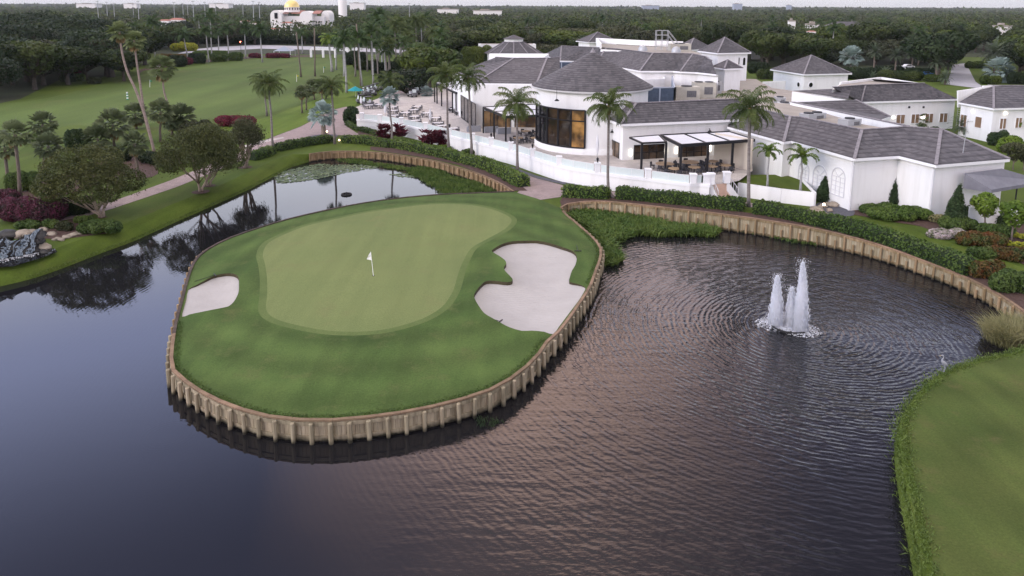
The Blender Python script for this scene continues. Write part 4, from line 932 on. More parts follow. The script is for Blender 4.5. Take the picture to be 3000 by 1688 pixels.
# small capped tower M and arched tower N
hip(club, (2084, 196), (2122, 202), (2178, 200), 9.6, (2133, 179), 11.2, 3.0, 0.4)
LN = hip(club, (2044, 149), (2102, 156), (2201, 154), 11.6, (2125, 118), 15.0, 3.0, 0.6)
def arch_window(x0, x1, yt, yb, a, b_):
    p0, p1 = on_wall(x0, (yt+yb)/2, a, b_), on_wall(x1, (yt+yb)/2, a, b_); zt, zb = on_wall((x0+x1)/2, yt, a, b_).z, on_wall((x0+x1)/2, yb, a, b_).z
    d = Vector((p1.x-p0.x, p1.y-p0.y, 0)); r_ = d.length/2; d.normalize(); n = Vector((d.y, -d.x, 0)); n = n if n.y < 0 else -n; c = Vector(((p0.x+p1.x)/2, (p0.y+p1.y)/2, 0))+n*0.04
    pts = [c-d*r_+Vector((0, 0, zb))]+[c-d*r_*math.cos(math.pi*k_/10)+Vector((0, 0, zt-r_+r_*math.sin(math.pi*k_/10))) for k_ in range(11)]+[c+d*r_+Vector((0, 0, zb))]
    m_ = MB()
    for u, v in zip(pts, pts[1:]+pts[:1]): m_.bar(u, v, 0.14, 0.16, up=tuple(n))
    f_ = m_.build('window', M['trim'], club); g_ = MB(); g_.poly(*pts); g_.build('pane', M['glass'], f_)
arch_window(2162, 2167, 168, 190, LN[1], LN[2]); arch_window(2175, 2184, 168, 192, LN[1], LN[2])
# louvred plant screens and the roof ladder
def screen(pts, z0, z1):
    m_ = MB(); g_ = MB()
    for a, b_ in zip(pts, pts[1:]):
        m_.bar((a.x, a.y, (z0+z1)/2), (b_.x, b_.y, (z0+z1)/2), 0.12, z1-z0-0.02)
        L_ = (b_-a).length; n = max(2, int(L_/2.6))
        for k_ in range(n+1): p = a.lerp(b_, k_/n); g_.box((p.x, p.y, (z0+z1)/2), 0.22, 0.22, z1-z0+0.1)
        for z in (z0, z1): g_.bar((a.x, a.y, z), (b_.x, b_.y, z), 0.26, 0.18)
        k_ = int(L_/0.55)
        for i in range(k_): p = a.lerp(b_, (i+.5)/k_); g_.box((p.x, p.y, (z0+z1)/2), 0.16, 0.2, z1-z0-.04) if i % 2 == 0 and False else None
    s_ = m_.build('plant_screen', M['louvre'], club); g_.build('screen_frame', M['louvreframe'], s_)
screen([at(1884, 262, 8.6), at(1889, 303, 6.0)*1.0, at(1974, 301, 6.0), at(1968, 262, 6.0)], 5.4, 8.6)
screen([at(1600, 182, 10.2), at(1690, 182, 10.2)], 8.0, 10.2)
mb = MB(); p = at(1922, 145, ZLT+.2)
for dx in (0, 1.3, 2.6):
    for dy in (0, 1.2): mb.bar((p.x+dx, p.y+dy, ZLT), (p.x+dx, p.y+dy, ZLT+4.3), 0.10)
for z in (1.1, 2.2, 3.3, 4.3):
    mb.bar((p.x, p.y, ZLT+z), (p.x+2.6, p.y, ZLT+z), 0.09); mb.bar((p.x, p.y+1.2, ZLT+z), (p.x+2.6, p.y+1.2, ZLT+z), 0.09)
for dy in (0, 1.2):
    mb.bar((p.x+2.6, p.y+dy, ZLT+3.3), (p.x+5.0, p.y+dy, ZLT+.3), 0.10); mb.bar((p.x+2.6, p.y+dy, ZLT+4.3), (p.x+5.2, p.y+dy, ZLT+1.2), 0.09)
mb.box((p.x+1.3, p.y+.6, ZLT+3.3), 2.6, 1.2, 0.08); mb.build('roof_stair', M['galv'], club)
# awning on the right with its opening below
AW = [at(2826, 508, 5.0), at(2935, 494, 5.2), at(3060, 530, 3.6), at(2905, 556, 3.6)]
mb = MB(); mb.poly(*AW)
for a, b_ in ((AW[3], AW[2]),): mb.poly(a, b_, b_-Vector((0, 0, .35)), a-Vector((0, 0, .35)))
mb.poly(AW[0], AW[3], AW[3]-Vector((0, 0, .35)), AW[0]-Vector((0, 0, 1.6))); aw = mb.build('awning', M['grey_canvas'], club)
for p in (AW[3], AW[2], AW[3].lerp(AW[2], .5)): mb = MB(); mb.bar((p.x, p.y+.2, 0), (p.x, p.y+.2, p.z-.1), 0.1); mb.build('awning_post', M['black'], aw)

# ------------------------------------------------------------------ the buildings behind
an = thing('annexe', 'long white rear wing with bronze windows and a flat topped tiled roof', 'building', tuple(at(2660, 400, 0)))
ZI, ZIT = 5.6, 8.4
eI = P([(2480, 290), (2523, 299), (2806, 290)], ZI); tI = P([(2440, 256), (2535, 249), (2709, 244)], ZIT)
WI = roof_strip(an, eI, tI, zb=0, over=0.5, inside=at(2600, 255, ZIT), caps=[1])
mb = MB(); mb.poly(tI[2], eI[2], eI[2]+Vector((-4, 16, 0)), tI[2]+Vector((-6, 8, 0))); mb.build('roof', M['tile'], an)
mb = MB(); ip = [tI[0]+Vector((.5, 1, 0)), tI[1]+Vector((.4, 1, 0)), tI[2]+Vector((-.5, 1, 0)), tI[2]+Vector((-2, 12, 0)), at(2462, 240, ZIT)]
mb.poly(*[Vector((v.x, v.y, ZIT-.5)) for v in ip]); mb.build('flat_roof', M['flat'], an)
mb = MB(); mb.prism([Vector((v.x, v.y+.3, 0)).xy for v in ip], 2.0, ZIT-.55); mb.build('inner_wall', M['stucco'], an)
mb = MB()
for a, b_ in ((ip[4], ip[3]), (ip[3], ip[2])): mb.bar((a.x, a.y, ZIT-.75), (b_.x, b_.y, ZIT-.75), 0.35, 1.4)
mb.build('roof_parapet', M['stucco'], an)
a, b_ = at(2323, 267, 6.9), at(2484, 292, 6.9)
mb = MB(); mb.bar((a.x, a.y, 3.4), (b_.x, b_.y, 3.4), 0.35, 6.8); mb.build('parapet_wall', M['stucco'], an)
mb = MB(); mb.poly(a+Vector((0, 0, .06)), b_+Vector((0, 0, .06)), at(2495, 258, 8.0), at(2400, 262, 7.4)); mb.build('roof', M['tile'], an)
for x0, x1 in ((2625, 2650), (2669, 2692), (2710, 2733), (2752, 2775)):
    px_window(an, WI[1], WI[2], x0, x1, 336-(x0-2625)*0.035, 363-(x0-2625)*0.035, cols=2, rows=1, glass='winbrown', fr='trim')
for x in (2663, 2705):
    p = on_wall(x, 314, WI[1], WI[2]); m_ = MB(); m_.box((p.x, p.y-.05, p.z), 0.35, 0.12, 0.35); m_.build('vent', M['black'], an)
for x, y in ((2617, 344), (2703, 344)):
    p = on_wall(x, y, WI[1], WI[2]); m_ = MB(); m_.box((p.x, p.y-.12, p.z), 0.45, 0.2, 0.3); m_.build('wall_light', M['lampwhite'], an)
ho = thing('annexe', 'white corner building with a hipped tile roof and lit walls at the right edge', 'building', tuple(at(2905, 420, 0)))
ZJ = 5.8
eJ = P([(2809, 300), (2911, 318), (3150, 312)], ZJ); tJ = P([(2893, 250), (2911, 251), (3120, 252)], 8.4)
WJ = roof_strip(ho, eJ, tJ, zb=0, over=0.5, inside=at(3020, 270, 8.4), caps=[1])
mb = MB(); a, b_ = at(2808, 268, 7.4), at(2880, 248, 8.6); mb.bar((a.x, a.y, 6.0), (b_.x, b_.y, 6.6), 0.35, 3.0); mb.bar((b_.x, b_.y, 6.6), (b_.x+22, b_.y+2, 6.6), 0.35, 3.6); mb.build('roof_parapet', M['stucco'], ho)
px_window(ho, WJ[0], WJ[1], 2814, 2833, 336, 372, cols=2, rows=1, glass='winbrown'); px_window(ho, WJ[0], WJ[1], 2857, 2877, 342, 375, cols=1, rows=1, glass='winbrown')
px_window(ho, WJ[1], WJ[2], 2928, 2947, 347, 378, cols=2, rows=1, glass='winbrown'); px_window(ho, WJ[1], WJ[2], 2974, 2993, 345, 375, cols=2, rows=1, glass='winbrown')
for x, y, i in ((2849, 326, 0), (2945, 332, 1)):
    p = on_wall(x, y, WJ[i], WJ[i+1]); m_ = MB(); m_.box((p.x, p.y-.14, p.z), 0.5, 0.2, 0.3); m_.build('wall_light', M['lampwhite'], ho)
mb = MB(); p = on_wall(2806, 340, WI[1], WI[2])
for dx in (-.3, .3): mb.bar((p.x+dx, p.y-.3, .5), (p.x+dx, p.y-.3, 6.4), 0.06)
for k_ in range(14): mb.bar((p.x-.3, p.y-.3, .8+k_*.4), (p.x+.3, p.y-.3, .8+k_*.4), 0.05)
mb.build('ladder', M['galv'], ho)
pv = thing('pavilion', 'white square pavilion with a pyramid tile roof and two round windows', 'building', tuple(at(2376, 270, 0)))
LK = hip(pv, (2257, 203), (2355, 218), (2496, 215), 6.4, (2379, 165), 10.4, 0, 0.6)
for x, y, i in ((2340, 248, 0), (2375, 249, 1)):
    p = on_wall(x, y, LK[i], LK[i+1]); d = (LK[i+1]-LK[i]); d.z = 0; d.normalize(); n = Vector((d.y, -d.x, 0)); n = n if n.y < 0 else -n; m_ = MB(); g_ = MB()
    pts = [p+n*.05+d*.62*math.cos(t*math.pi/10)+Vector((0, 0, .62*math.sin(t*math.pi/10))) for t in range(20)]
    for u, v in zip(pts, pts[1:]+pts[:1]): m_.bar(u, v, .12, .14, up=tuple(n))
    f_ = m_.build('round_window', M['trim'], pv); g_.poly(*pts); g_.build('pane', M['glass'], f_)
mb = MB(); a, b_ = at(2236, 240, 5.4), at(2300, 237, 5.4); mb.bar((a.x, a.y, 2.7), (b_.x, b_.y, 2.7), .4, 5.4); mb.build('garden_wall', M['stucco'], pv)
pp = thing('pavilion', 'white pavilion with a low pyramid roof behind the long upper roof', 'building', tuple(at(1750, 150, 0)))
hip(pp, (1687, 120), (1724, 124), (1815, 123), 9.0, (1751, 93), 12.6, 0, 0.8)
po = thing('pavilion', 'white pavilion with a hipped roof peeping out beside the arched tower', 'building', tuple(at(2040, 160, 0)))
hip(po, (1975, 141), (2016, 147), (2088, 142), 9.5, (2040, 115), 12.6, 0, 0.6)
oc = thing('porch_rotunda', 'white entrance rotunda with a wide ribbed conical roof and a white lantern', 'building', tuple(at(1500, 165, 0)))
c = at(1505, 158, 5.2); oy = c.y+2; mb = MB()
mb.lathe((c.x, oy, 0), [(10.6, 5.3), (3.5, 9.5)], 12); rf = mb.build('roof', M['tile'], oc)
mb = MB()
for k_ in range(12):
    t = 2*math.pi*k_/12; mb.bar((c.x+10.6*math.cos(t), oy+10.6*math.sin(t), 5.35), (c.x+3.5*math.cos(t), oy+3.5*math.sin(t), 9.55), .35, .14)
mb.build('ridge_tiles', M['cap'], rf)
mb = MB(); mb.lathe((c.x, oy, 0), [(3.4, 9.3), (3.4, 10.4), (3.8, 10.5)], 12); mb.build('lantern', M['stucco'], oc)
mb = MB(); mb.lathe((c.x, oy, 0), [(4.0, 10.45), (0.1, 11.9)], 12); mb.build('lantern_roof', M['tile'], oc)
mb = MB(); mb.lathe((c.x, oy, 0), [(9.8, 0), (9.8, 5.4)], 12); mb.build('wall', M['stucco'], oc)
ex = thing('porch_wing', 'low white flat roofed wing with a parapet behind the rotunda', 'building', tuple(at(1480, 140, 0)))
a = at_y(1402, 129, oy+12); b_ = at_y(1568, 126, oy+14)
mb = MB(); mb.bar((a.x, a.y, a.z/2), (b_.x, b_.y, a.z/2), 5, a.z); mb.build('wall', M['stucco'], ex)
mb = MB(); mb.bar((a.x+1, a.y, a.z+.03), (b_.x-1, b_.y, a.z+.03), 4, .1); mb.build('flat_roof', M['flat'], ex)

# ------------------------------------------------------------------ pergolas
def pergola(label, corners, z, posts, panels, bw=0.38):
    c0 = corners[0]; root = thing('pergola', label, 'pergola', (c0.x, c0.y, PZ), 'black pergolas on the terrace'); m_ = MB()
    n = len(corners)
    for i in range(n): m_.bar((corners[i].x, corners[i].y, z), (corners[(i+1) % n].x, corners[(i+1) % n].y, z), 0.22, bw)
    m_.build('roof_frame', M['black'], root)
    for p in posts: k_ = MB(); k_.box((p.x, p.y, (PZ+z)/2), 0.26, 0.26, z-PZ); k_.build('post', M['black'], root)
    for pn in panels:
        c = sum(pn, Vector((0, 0, 0)))/4; k_ = MB(); q_ = [c+(v-c)*0.90 for v in pn]; k_.prism([(v.x, v.y) for v in q_], z+0.02, z+0.10); k_.build('canopy_panel', M['canvas'], root)
        f_ = MB()
        for i in range(4): f_.bar((pn[i].x, pn[i].y, z+.06), (pn[(i+1) % 4].x, pn[(i+1) % 4].y, z+.06), 0.2, 0.2)
        f_.build('cross_beam', M['black'], root)
z = 6.0
a, b_, c = at(1416, 316, z), at(1482, 343, z), at(1587, 339, z); d = at(1585, 307, z)
ab, dc = a.lerp(b_, .5), d.lerp(c, .5); mt, mm, mb2 = a.lerp(d, .55), ab.lerp(dc, .55), b_.lerp(c, .55)
pergola('black steel pergola with four white canopy panels beside the round tower', [a, b_, c, d], z, [b_, a.lerp(b_, .5), a, c.lerp(b_, .12)], [[a, ab, mm, mt], [mt, mm, dc, d], [ab, b_, mb2, mm], [mm, mb2, c, dc]])
z = 5.6
a, b_, c, d = at(1845, 405, z), at(1881, 421, z), at(1952, 418, z), at(1932, 398, z)
e, f_, g_, h_ = at(1936, 398, z), at(1996, 427, z), at(2210, 411, z), at(2136, 388, z)
pn = [[a, b_, c, d]]+[[e.lerp(h_, k_/3), f_.lerp(g_, k_/3), f_.lerp(g_, (k_+1)/3), e.lerp(h_, (k_+1)/3)] for k_ in range(3)]
pergola('long black pergola with four white canopy panels over the lounge tables', [e, f_, g_, h_], z, [b_, c, f_, f_.lerp(g_, .36), f_.lerp(g_, .70)], pn)
z = 6.0
a, b_, c, d = at(1273, 243, z), at(1336, 273, z), at(1362, 270, z), at(1352, 241, z)
pn = [[a.lerp(b_, k_/4), a.lerp(b_, (k_+1)/4), d.lerp(c, (k_+1)/4), d.lerp(c, k_/4)] for k_ in range(4)]
pergola('black slatted pergola along the far end of the terrace', [a, b_, c, d], z, [a, a.lerp(b_, .12), a.lerp(b_, .35), a.lerp(b_, .85), b_], pn)

# ------------------------------------------------------------------ steps and planters
st = thing('terrace_steps', 'flight of peach stone steps with white side walls and rails', 'steps', (STL.x, STL.y, 0))
down = (at(2150, 585, 0)-STR); down.z = 0; F0, F1 = at(2104, 590, 0), at(2162, 583, 0)
m_ = MB(); NS = 11
for k_ in range(NS):
    u, v = k_/NS, (k_+1)/NS; zt = PZ*(1-u)
    m_.prism([STL.lerp(F0, u).xy, STR.lerp(F1, u).xy, STR.lerp(F1, v).xy, STL.lerp(F0, v).xy], -0.1, zt-0.003)
m_.build('steps', M['step'], st)
for A_, B_ in ((STL, F0), (STR, F1)):
    s_ = MB(); a, b_ = Vector((A_.x, A_.y, 0)), Vector((B_.x, B_.y, 0)); d = (b_-a).normalized(); n = Vector((-d.y, d.x, 0))*0.22
    zz = PZ+.35
    s_.add([a-n, b_-n, b_+n, a+n, a-n+Vector((0, 0, zz)), b_-n+Vector((0, 0, .4)), b_+n+Vector((0, 0, .4)), a+n+Vector((0, 0, zz))], [[0, 3, 2, 1], [4, 5, 6, 7], [0, 1, 5, 4], [1, 2, 6, 5], [2, 3, 7, 6], [3, 0, 4, 7]])
    s_.build('side_wall', M['stucco'], st)
    s_ = MB(); s_.bar(a+Vector((0, 0, PZ+1.2)), b_+Vector((0, 0, 1.2)), .07)
    for k_ in range(6): p = a.lerp(b_, k_/5); s_.bar((p.x, p.y, PZ*(1-k_/5)+.3), (p.x, p.y, PZ*(1-k_/5)+1.2), .05)
    s_.build('handrail', M['rail'], st)
    s_ = MB(); s_.box((a.x, a.y, PZ+.66), .7, .7, 1.2); s_.box((a.x, a.y, PZ+1.3), .86, .86, .14); s_.build('pier', M['trim'], st)
PLpx = [(2152, 560), (2200, 545), (2290, 555), (2386, 568)]
PL = [at(x, y, 1.5) for x, y in ((2163, 538), (2205, 544), (2290, 556), (2387, 567))]
pw = thing('planter_wall', 'white planter wall holding a small raised lawn right of the steps', 'wall', (PL[0].x, PL[0].y, 0))
m_ = MB()
for a, b_ in zip(PL, PL[1:]): m_.bar((a.x, a.y, .8), (b_.x, b_.y, .8), .35, 1.6)
m_.bar((PL[-1].x, PL[-1].y, .8), (PL[-1].x+1.0, PL[-1].y+6, .8), .35, 1.6)
m_.build('wall', M['stucco'], pw)
tag(flat_sheet('raised_lawn', [PL[0]+Vector((0, .2, 0)), PL[1]+Vector((0, .2, 0)), PL[2]+Vector((0, .2, 0)), PL[3]+Vector((0, .2, 0)), PL[3]+Vector((1, 6, 0)), at(2300, 512, 1.5), at(2170, 512, 1.5)], M['bank'], 1.5), kind='structure')
# ------------------------------------------------------------------ paths, beds, range, roads
def gsheet(name, pts, m, z, zp=0.0, sm=0, kind='structure'):
    p = [at(x, y, zp) for x, y in pts]
    if sm: p = smooth_line(p, sm, True)
    return flat_sheet(name, p, m, z, kind)
wf = [Vector(v) for v in ((-BIG+50, 330, 0), (BIG-50, 330, 0), (BIG-50, BIG-50, 0), (-BIG+50, BIG-50, 0))]
flat_sheet('woodland_floor', wf, M['woodfloor'], 0.05)
wl2 = [at(x, y) for x, y in ((-500, 330), (0, 303), (60, 290), (180, 232), (300, 226), (330, 205), (430, 180), (430, 150), (-200, 120), (-1200, 140))]
flat_sheet('woodland_floor', wl2, M['woodfloor'], 0.03)
flat_sheet('woodland_floor', [at(x, y) for x, y in ((2130, 165), (2230, 195), (2500, 205), (2660, 214), (2750, 210), (2740, 165), (2500, 130), (2130, 120))], M['woodfloor'], 0.03)
gsheet('driving_range', [(-700, 460), (-300, 330), (0, 305), (150, 285), (330, 240), (400, 222), (480, 208), (545, 196), (640, 186), (760, 174), (965, 170), (985, 190), (1000, 215), (985, 250), (930, 282), (880, 305), (800, 330), (730, 345), (560, 352), (330, 372), (215, 366), (150, 385), (60, 440), (0, 530), (-300, 640)], M['range'], 0.02, sm=2)
gsheet('mulch_bed', [(400, 222), (420, 208), (470, 200), (560, 187), (680, 176), (775, 169), (910, 167), (905, 162), (760, 164), (640, 171), (540, 180), (470, 186), (410, 205)], M['mulch'], 0.045)
gsheet('access_road', [(520, 158), (640, 150), (760, 143), (900, 146), (1000, 150), (1260, 158), (1262, 150), (1000, 139), (760, 132), (640, 137), (560, 146)], M['road'], 0.06)
gsheet('access_road', [(2772, 248), (2785, 215), (2790, 190), (2826, 186), (2840, 205), (2858, 240), (2890, 262)], M['road'], 0.06)
# paver path: along the left lawn, past the silver palm, along the terrace wall to the green
PAu = [(120, 662), (240, 622), (380, 573), (500, 529), (600, 488), (700, 446), (800, 402), (880, 372), (945, 338), (985, 320), (1015, 313)]
PAl = [(180, 648), (260, 632), (330, 612), (420, 582), (520, 548), (620, 507), (700, 474), (765, 447), (830, 425), (900, 405), (965, 396), (1040, 398), (1130, 412)]
pth = [(60, 690)]+PAu+[(1045, 330), (1030, 345), (1010, 352), (1018, 372), (1045, 390), (1100, 402), (1170, 425), (1250, 440)]+[(1360, 462), (1450, 482), (1496, 497), (1574, 524), (1648, 543), (1720, 556), (1850, 566), (2000, 580), (2175, 590), (2240, 604), (2395, 636), (2380, 650), (2180, 603), (1960, 590), (1760, 572), (1660, 560), (1650, 566), (1642, 578), (1599, 584), (1574, 588), (1540, 584), (1512, 568), (1530, 552), (1545, 530), (1480, 506), (1400, 482), (1250, 452), (1130, 414)]+PAl[::-1][1:]
gsheet('paver_path', pth, M['paver'], 0.03)
gsheet('paver_path', [(1115, 283), (1150, 272), (1180, 262), (1192, 243), (1178, 232), (1172, 215), (1185, 214), (1205, 240), (1222, 262), (1230, 290), (1190, 320), (1110, 315)], M['paver'], 0.04)
gsheet('side_path', [(700, 431), (770, 412), (830, 402), (832, 406), (780, 417), (700, 438)], M['terrace'], 0.045)
gsheet('gravel_strip', [(1440, 470), (1496, 488), (1574, 516), (1648, 534), (1742, 547), (1880, 560), (2020, 573), (2020, 577), (1880, 564), (1742, 553), (1648, 541), (1574, 524), (1496, 497), (1440, 480)], M['gravel'], 0.05)
gsheet('gravel_bed', [(905, 401), (945, 395), (985, 396), (987, 402), (960, 407), (920, 408)], M['gravel'], 0.06, sm=3)
gsheet('gravel_bed', [(2375, 605), (2430, 590), (2495, 612), (2500, 632), (2440, 640), (2380, 628)], M['gravel'], 0.04, sm=2)
gsheet('mulch_bed', [(1085, 430), (1160, 436), (1240, 445), (1330, 465), (1420, 490), (1510, 530), (1545, 560), (1506, 560), (1440, 522), (1340, 484), (1270, 468), (1200, 456), (1130, 446), (1085, 440)], M['mulch'], 0.05)
gsheet('mulch_bed', [(1048, 385), (1120, 404), (1240, 425), (1330, 440), (1400, 458), (1330, 452), (1180, 424), (1050, 396)], M['mulch'], 0.06)
gsheet('mulch_bed', [(1646, 607), (1640, 590), (1650, 576), (1740, 578), (1850, 585), (2060, 606), (2200, 625), (2330, 645), (2500, 678), (2640, 718), (2760, 757), (2880, 800), (2980, 850), (3050, 900), (3045, 945), (2956, 879), (2897, 843), (2816, 804), (2722, 768), (2585, 718), (2393, 668), (2200, 637), (1968, 608), (1794, 589), (1685, 592)], M['mulch'], 0.03)
gsheet('mulch_bed', [(2490, 624), (2530, 635), (2640, 655), (2700, 665), (2790, 700), (2900, 730), (3100, 800), (3100, 640), (2900, 610), (2720, 600), (2560, 600)], M['mulch'], 0.035, sm=2)
gsheet('mulch_bed', [(0, 610), (60, 600), (120, 590), (230, 560), (330, 530), (440, 490), (455, 455), (420, 450), (300, 470), (100, 540), (0, 570)], M['mulch'], 0.035)
gsheet('mulch_bed', [(400, 490), (455, 485), (462, 510), (430, 522), (398, 520)], M['mulch'], 0.045, sm=2)
gsheet('mulch_bed', [(110, 690), (180, 655), (230, 640), (300, 650), (350, 668), (345, 680), (270, 690), (190, 700), (130, 700)], M['mulch'], 0.04, sm=2)
for x, y, r_ in ((300, 637, 12), (588, 563, 25), (612, 545, 19), (719, 491, 20)):
    c = at(x, y); mb = MB(); mb.lathe((c.x, c.y, 0), [(r_/ppm(c), 0.045), (0.05, 0.075)], 20); tag(mb.build('mulch_ring', M['mulch']), kind='structure')
# hedge bank lawn on the right and bright verge lawn on the left
gsheet('hedge_lawn', [(2480, 634), (2560, 648), (2660, 672), (2760, 705), (2870, 740), (2980, 780), (3100, 830), (3100, 930), (2960, 830), (2850, 770), (2700, 715), (2560, 665)], M['bank'], 0.05, sm=2)
gsheet('verge_lawn', [(660, 345), (760, 350), (850, 320), (930, 290), (985, 262), (1010, 230), (1055, 270), (1040, 310), (985, 318), (940, 336), (880, 370), (800, 400), (700, 440), (640, 440)], M['verge'], 0.025, sm=2) if 'verge' in M else None

# ------------------------------------------------------------------ leafy shapes
def shell_points(lobes, n, rs=nrs, inner=0.0):
    """points on the outer skin of a group of ellipsoids (centre, radii), with outward normals"""
    a = np.array([l[1][0]*l[1][1]+l[1][1]*l[1][2]+l[1][0]*l[1][2] for l in lobes]); a = a/a.sum()
    C = np.array([l[0] for l in lobes], float); RR = np.array([l[1] for l in lobes], float)
    idx = rs.choice(len(lobes), n, p=a); u = unit(rs.normal(size=(n, 3)))
    rr = 1.0-rs.rand(n)**2*0.30
    Pt = C[idx]+RR[idx]*u*rr[:, None]; Nn = unit(u/RR[idx])
    keep = np.ones(n, bool)
    for j in range(len(lobes)):
        d = (((Pt-C[j])/RR[j])**2).sum(1); keep &= ~((d < 0.55) & (idx != j))
    return Pt[keep], Nn[keep]
def lobed(rs, R0, H, n, flat=0.7, spread=0.75, zc=0.55):
    out = [((0, 0, H*zc), (R0*0.62, R0*0.62, H*0.42))]
    for i in range(n):
        t = 2*math.pi*(i+rs.rand()*0.8)/n*1.618*2; r_ = R0*spread*math.sqrt(rs.rand()*0.8+0.2)*0.9; s = R0*(0.26+0.22*rs.rand())
        zz = H*(zc+0.28*(1-(r_/R0)**2)*(0.6+rs.rand()*0.7)-0.12*rs.rand()); out.append(((r_*math.cos(t), r_*math.sin(t), zz), (s, s*(0.85+.3*rs.rand()), s*flat)))
    return out
def limbs(mb, rs, base, lobes, r0, split, bend=0.3):
    for c, rad in lobes:
        c = Vector(c); b_ = Vector(base)+Vector((0, 0, split)); m_ = b_.lerp(c, 0.5)+Vector((0, 0, -0.08*c.length)); e = c+Vector((0, 0, -rad[2]*0.2))
        mb.tube([b_-Vector((0, 0, .2)), m_, e], [r0*0.55, r0*0.36, r0*0.12], 6)
PROTO = {}
def tree_proto(key, R0, H, trunk_h, nl, nleaf, leaf, leafm, barkm, flat=0.7, zc=0.55, seed=1, jit=0.55, r0=0.3, sub=True):
    rs = np.random.RandomState(seed); L = lobed(rs, R0, H, nl, flat, zc=zc)
    L = [((c[0], c[1], c[2]+trunk_h*0.75), r_) for c, r_ in L]
    Pt, Nn = shell_points(L, nleaf, rs); Vv, Ff = leaf_quads(Pt, Nn, leaf, jit, rs=rs)
    cm = np_mesh('crown', Vv, Ff, M[leafm]); me_c = cm.data; bpy.data.objects.remove(cm)
    mb = MB(); mb.tube([(0, 0, -0.2), (0.05, 0, trunk_h*0.5), (0, 0.05, trunk_h+0.3)], [r0*1.25, r0, r0*0.75], 8); limbs(mb, rs, (0, 0, 0), L[1:], r0, trunk_h)
    t = mb.build('trunk', M[barkm]); me_t = t.data; bpy.data.objects.remove(t)
    PROTO[key] = (me_c, me_t)
def plant(key, name, label, cat, loc, rz=0.0, sc=1.0, group=None):
    me_c, me_t = PROTO[key]; o = thing(name, label, cat, loc, group, rz); o.scale = (sc, sc, sc) if not hasattr(sc, '__len__') else sc
    link_mesh('trunk', me_t, o); link_mesh('crown', me_c, o); return o

# ------------------------------------------------------------------ hedges and shrubs
def hedge(name, label, pts, w_, h_, z=0.0, leafm='hedge', dens=42, leaf=0.17, group=None, cat='hedge', wob=0.22, rag=0.10):
    L = resample([Vector((p.x, p.y, 0)) for p in pts], 0.4); n = len(L); hh = h_
    prof = [(-w_/2, 0.03), (-w_/2*1.03, hh*0.5), (-w_/2*0.96, hh*0.88), (-w_/2*0.6, hh), (w_/2*0.6, hh), (w_/2*0.96, hh*0.88), (w_/2*1.03, hh*0.5), (w_/2, 0.03)]
    mb = MB(); vs = []; m_ = len(prof)
    for i, p in enumerate(L):
        d = (L[min(i+1, n-1)]-L[max(i-1, 0)]).normalized(); nn = Vector((-d.y, d.x, 0))
        k_ = 1+wob*math.sin(i*0.9+p.x)*0.6; taper = 0.86 if i in (0, n-1) else 1.0
        for o_, zz in prof: vs.append(p+nn*o_*0.9*k_*taper+Vector((0, 0, z+zz*(0.94+wob*math.sin(i*0.57+p.y)*0.35)*taper)))
    mb.add(vs, [[i*m_+k, i*m_+k+1, (i+1)*m_+k+1, (i+1)*m_+k] for i in range(n-1) for k in range(m_-1)]+[list(range(m_)), [(n-1)*m_+k for k in range(m_)][::-1]])
    # leaves over that skin
    A = np.array([tuple(v) for v in mb.v]); Pp, Nn = [], []
    for f in mb.f:
        q_ = A[f]
        if len(f) == 4:
            nr = np.cross(q_[2]-q_[0], q_[3]-q_[1]); ar = np.linalg.norm(nr)/2; c_ = max(1, int(ar*dens))
            u, v = nrs.rand(c_, 1), nrs.rand(c_, 1); pt = (q_[0]*(1-u)+q_[1]*u)*(1-v)+(q_[3]*(1-u)+q_[2]*u)*v
        else:
            c0 = q_.mean(0); nr = np.cross(q_[1]-q_[0], q_[3]-q_[0]); c_ = int(w_*h_*dens); ii = nrs.randint(0, len(f), c_); u = np.sqrt(nrs.rand(c_, 1)); pt = c0+(q_[ii]-c0)*u
        mid = np.array([0, 0, 0]); Pp.append(pt); Nn.append(np.repeat(nr[None]/max(np.linalg.norm(nr), 1e-9), len(pt), 0))
    Pp = np.concatenate(Pp); Nn = np.concatenate(Nn)
    ctr = np.array([L[int(np.argmin([(p.x-q_[0])**2+(p.y-q_[1])**2 for p in L[::6]]))*6 if False else 0] for q_ in Pp[:1]])
    # make the normals point away from the hedge's axis
    LX = np.array([(p.x, p.y) for p in L]); j = np.argmin(((Pp[:, None, :2]-LX[None, ::4])**2).sum(2), 1)*4 if len(Pp)*len(LX[::4]) < 4e6 else np.concatenate([np.argmin(((c_[:, None, :2]-LX[None, ::4])**2).sum(2), 1)*4 for c_ in np.array_split(Pp, 40)])
    ax = np.concatenate([LX[j], np.full((len(j), 1), z+h_*0.45)], 1); sgn = np.sign(((Pp-ax)*Nn).sum(1)); Nn = Nn*np.where(sgn == 0, 1, sgn)[:, None]
    Pp = Pp+Nn*(nrs.rand(len(Pp), 1)*(0.10+rag))
    Vv, Ff = leaf_quads(Pp, Nn, leaf, 0.75)
    nb = len(mb.v); tri = []
    for f in mb.f: tri += [(f[0], f[k], f[k+1], f[k+1]) for k in range(1, len(f)-1)] if len(f) != 4 else [tuple(f)]
    me = bpy.data.meshes.new(name); p0 = L[0]
    allV = np.concatenate([A*1.0, Vv]); faces = [list(dict.fromkeys(t)) for t in tri]+(Ff+nb).tolist()
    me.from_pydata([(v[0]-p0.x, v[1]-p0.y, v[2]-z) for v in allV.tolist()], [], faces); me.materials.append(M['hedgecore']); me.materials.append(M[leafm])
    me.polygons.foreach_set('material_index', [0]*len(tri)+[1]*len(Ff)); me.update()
    o = link_mesh(name, me); o.location = (p0.x, p0.y, z); return tag(o, label, cat, group)
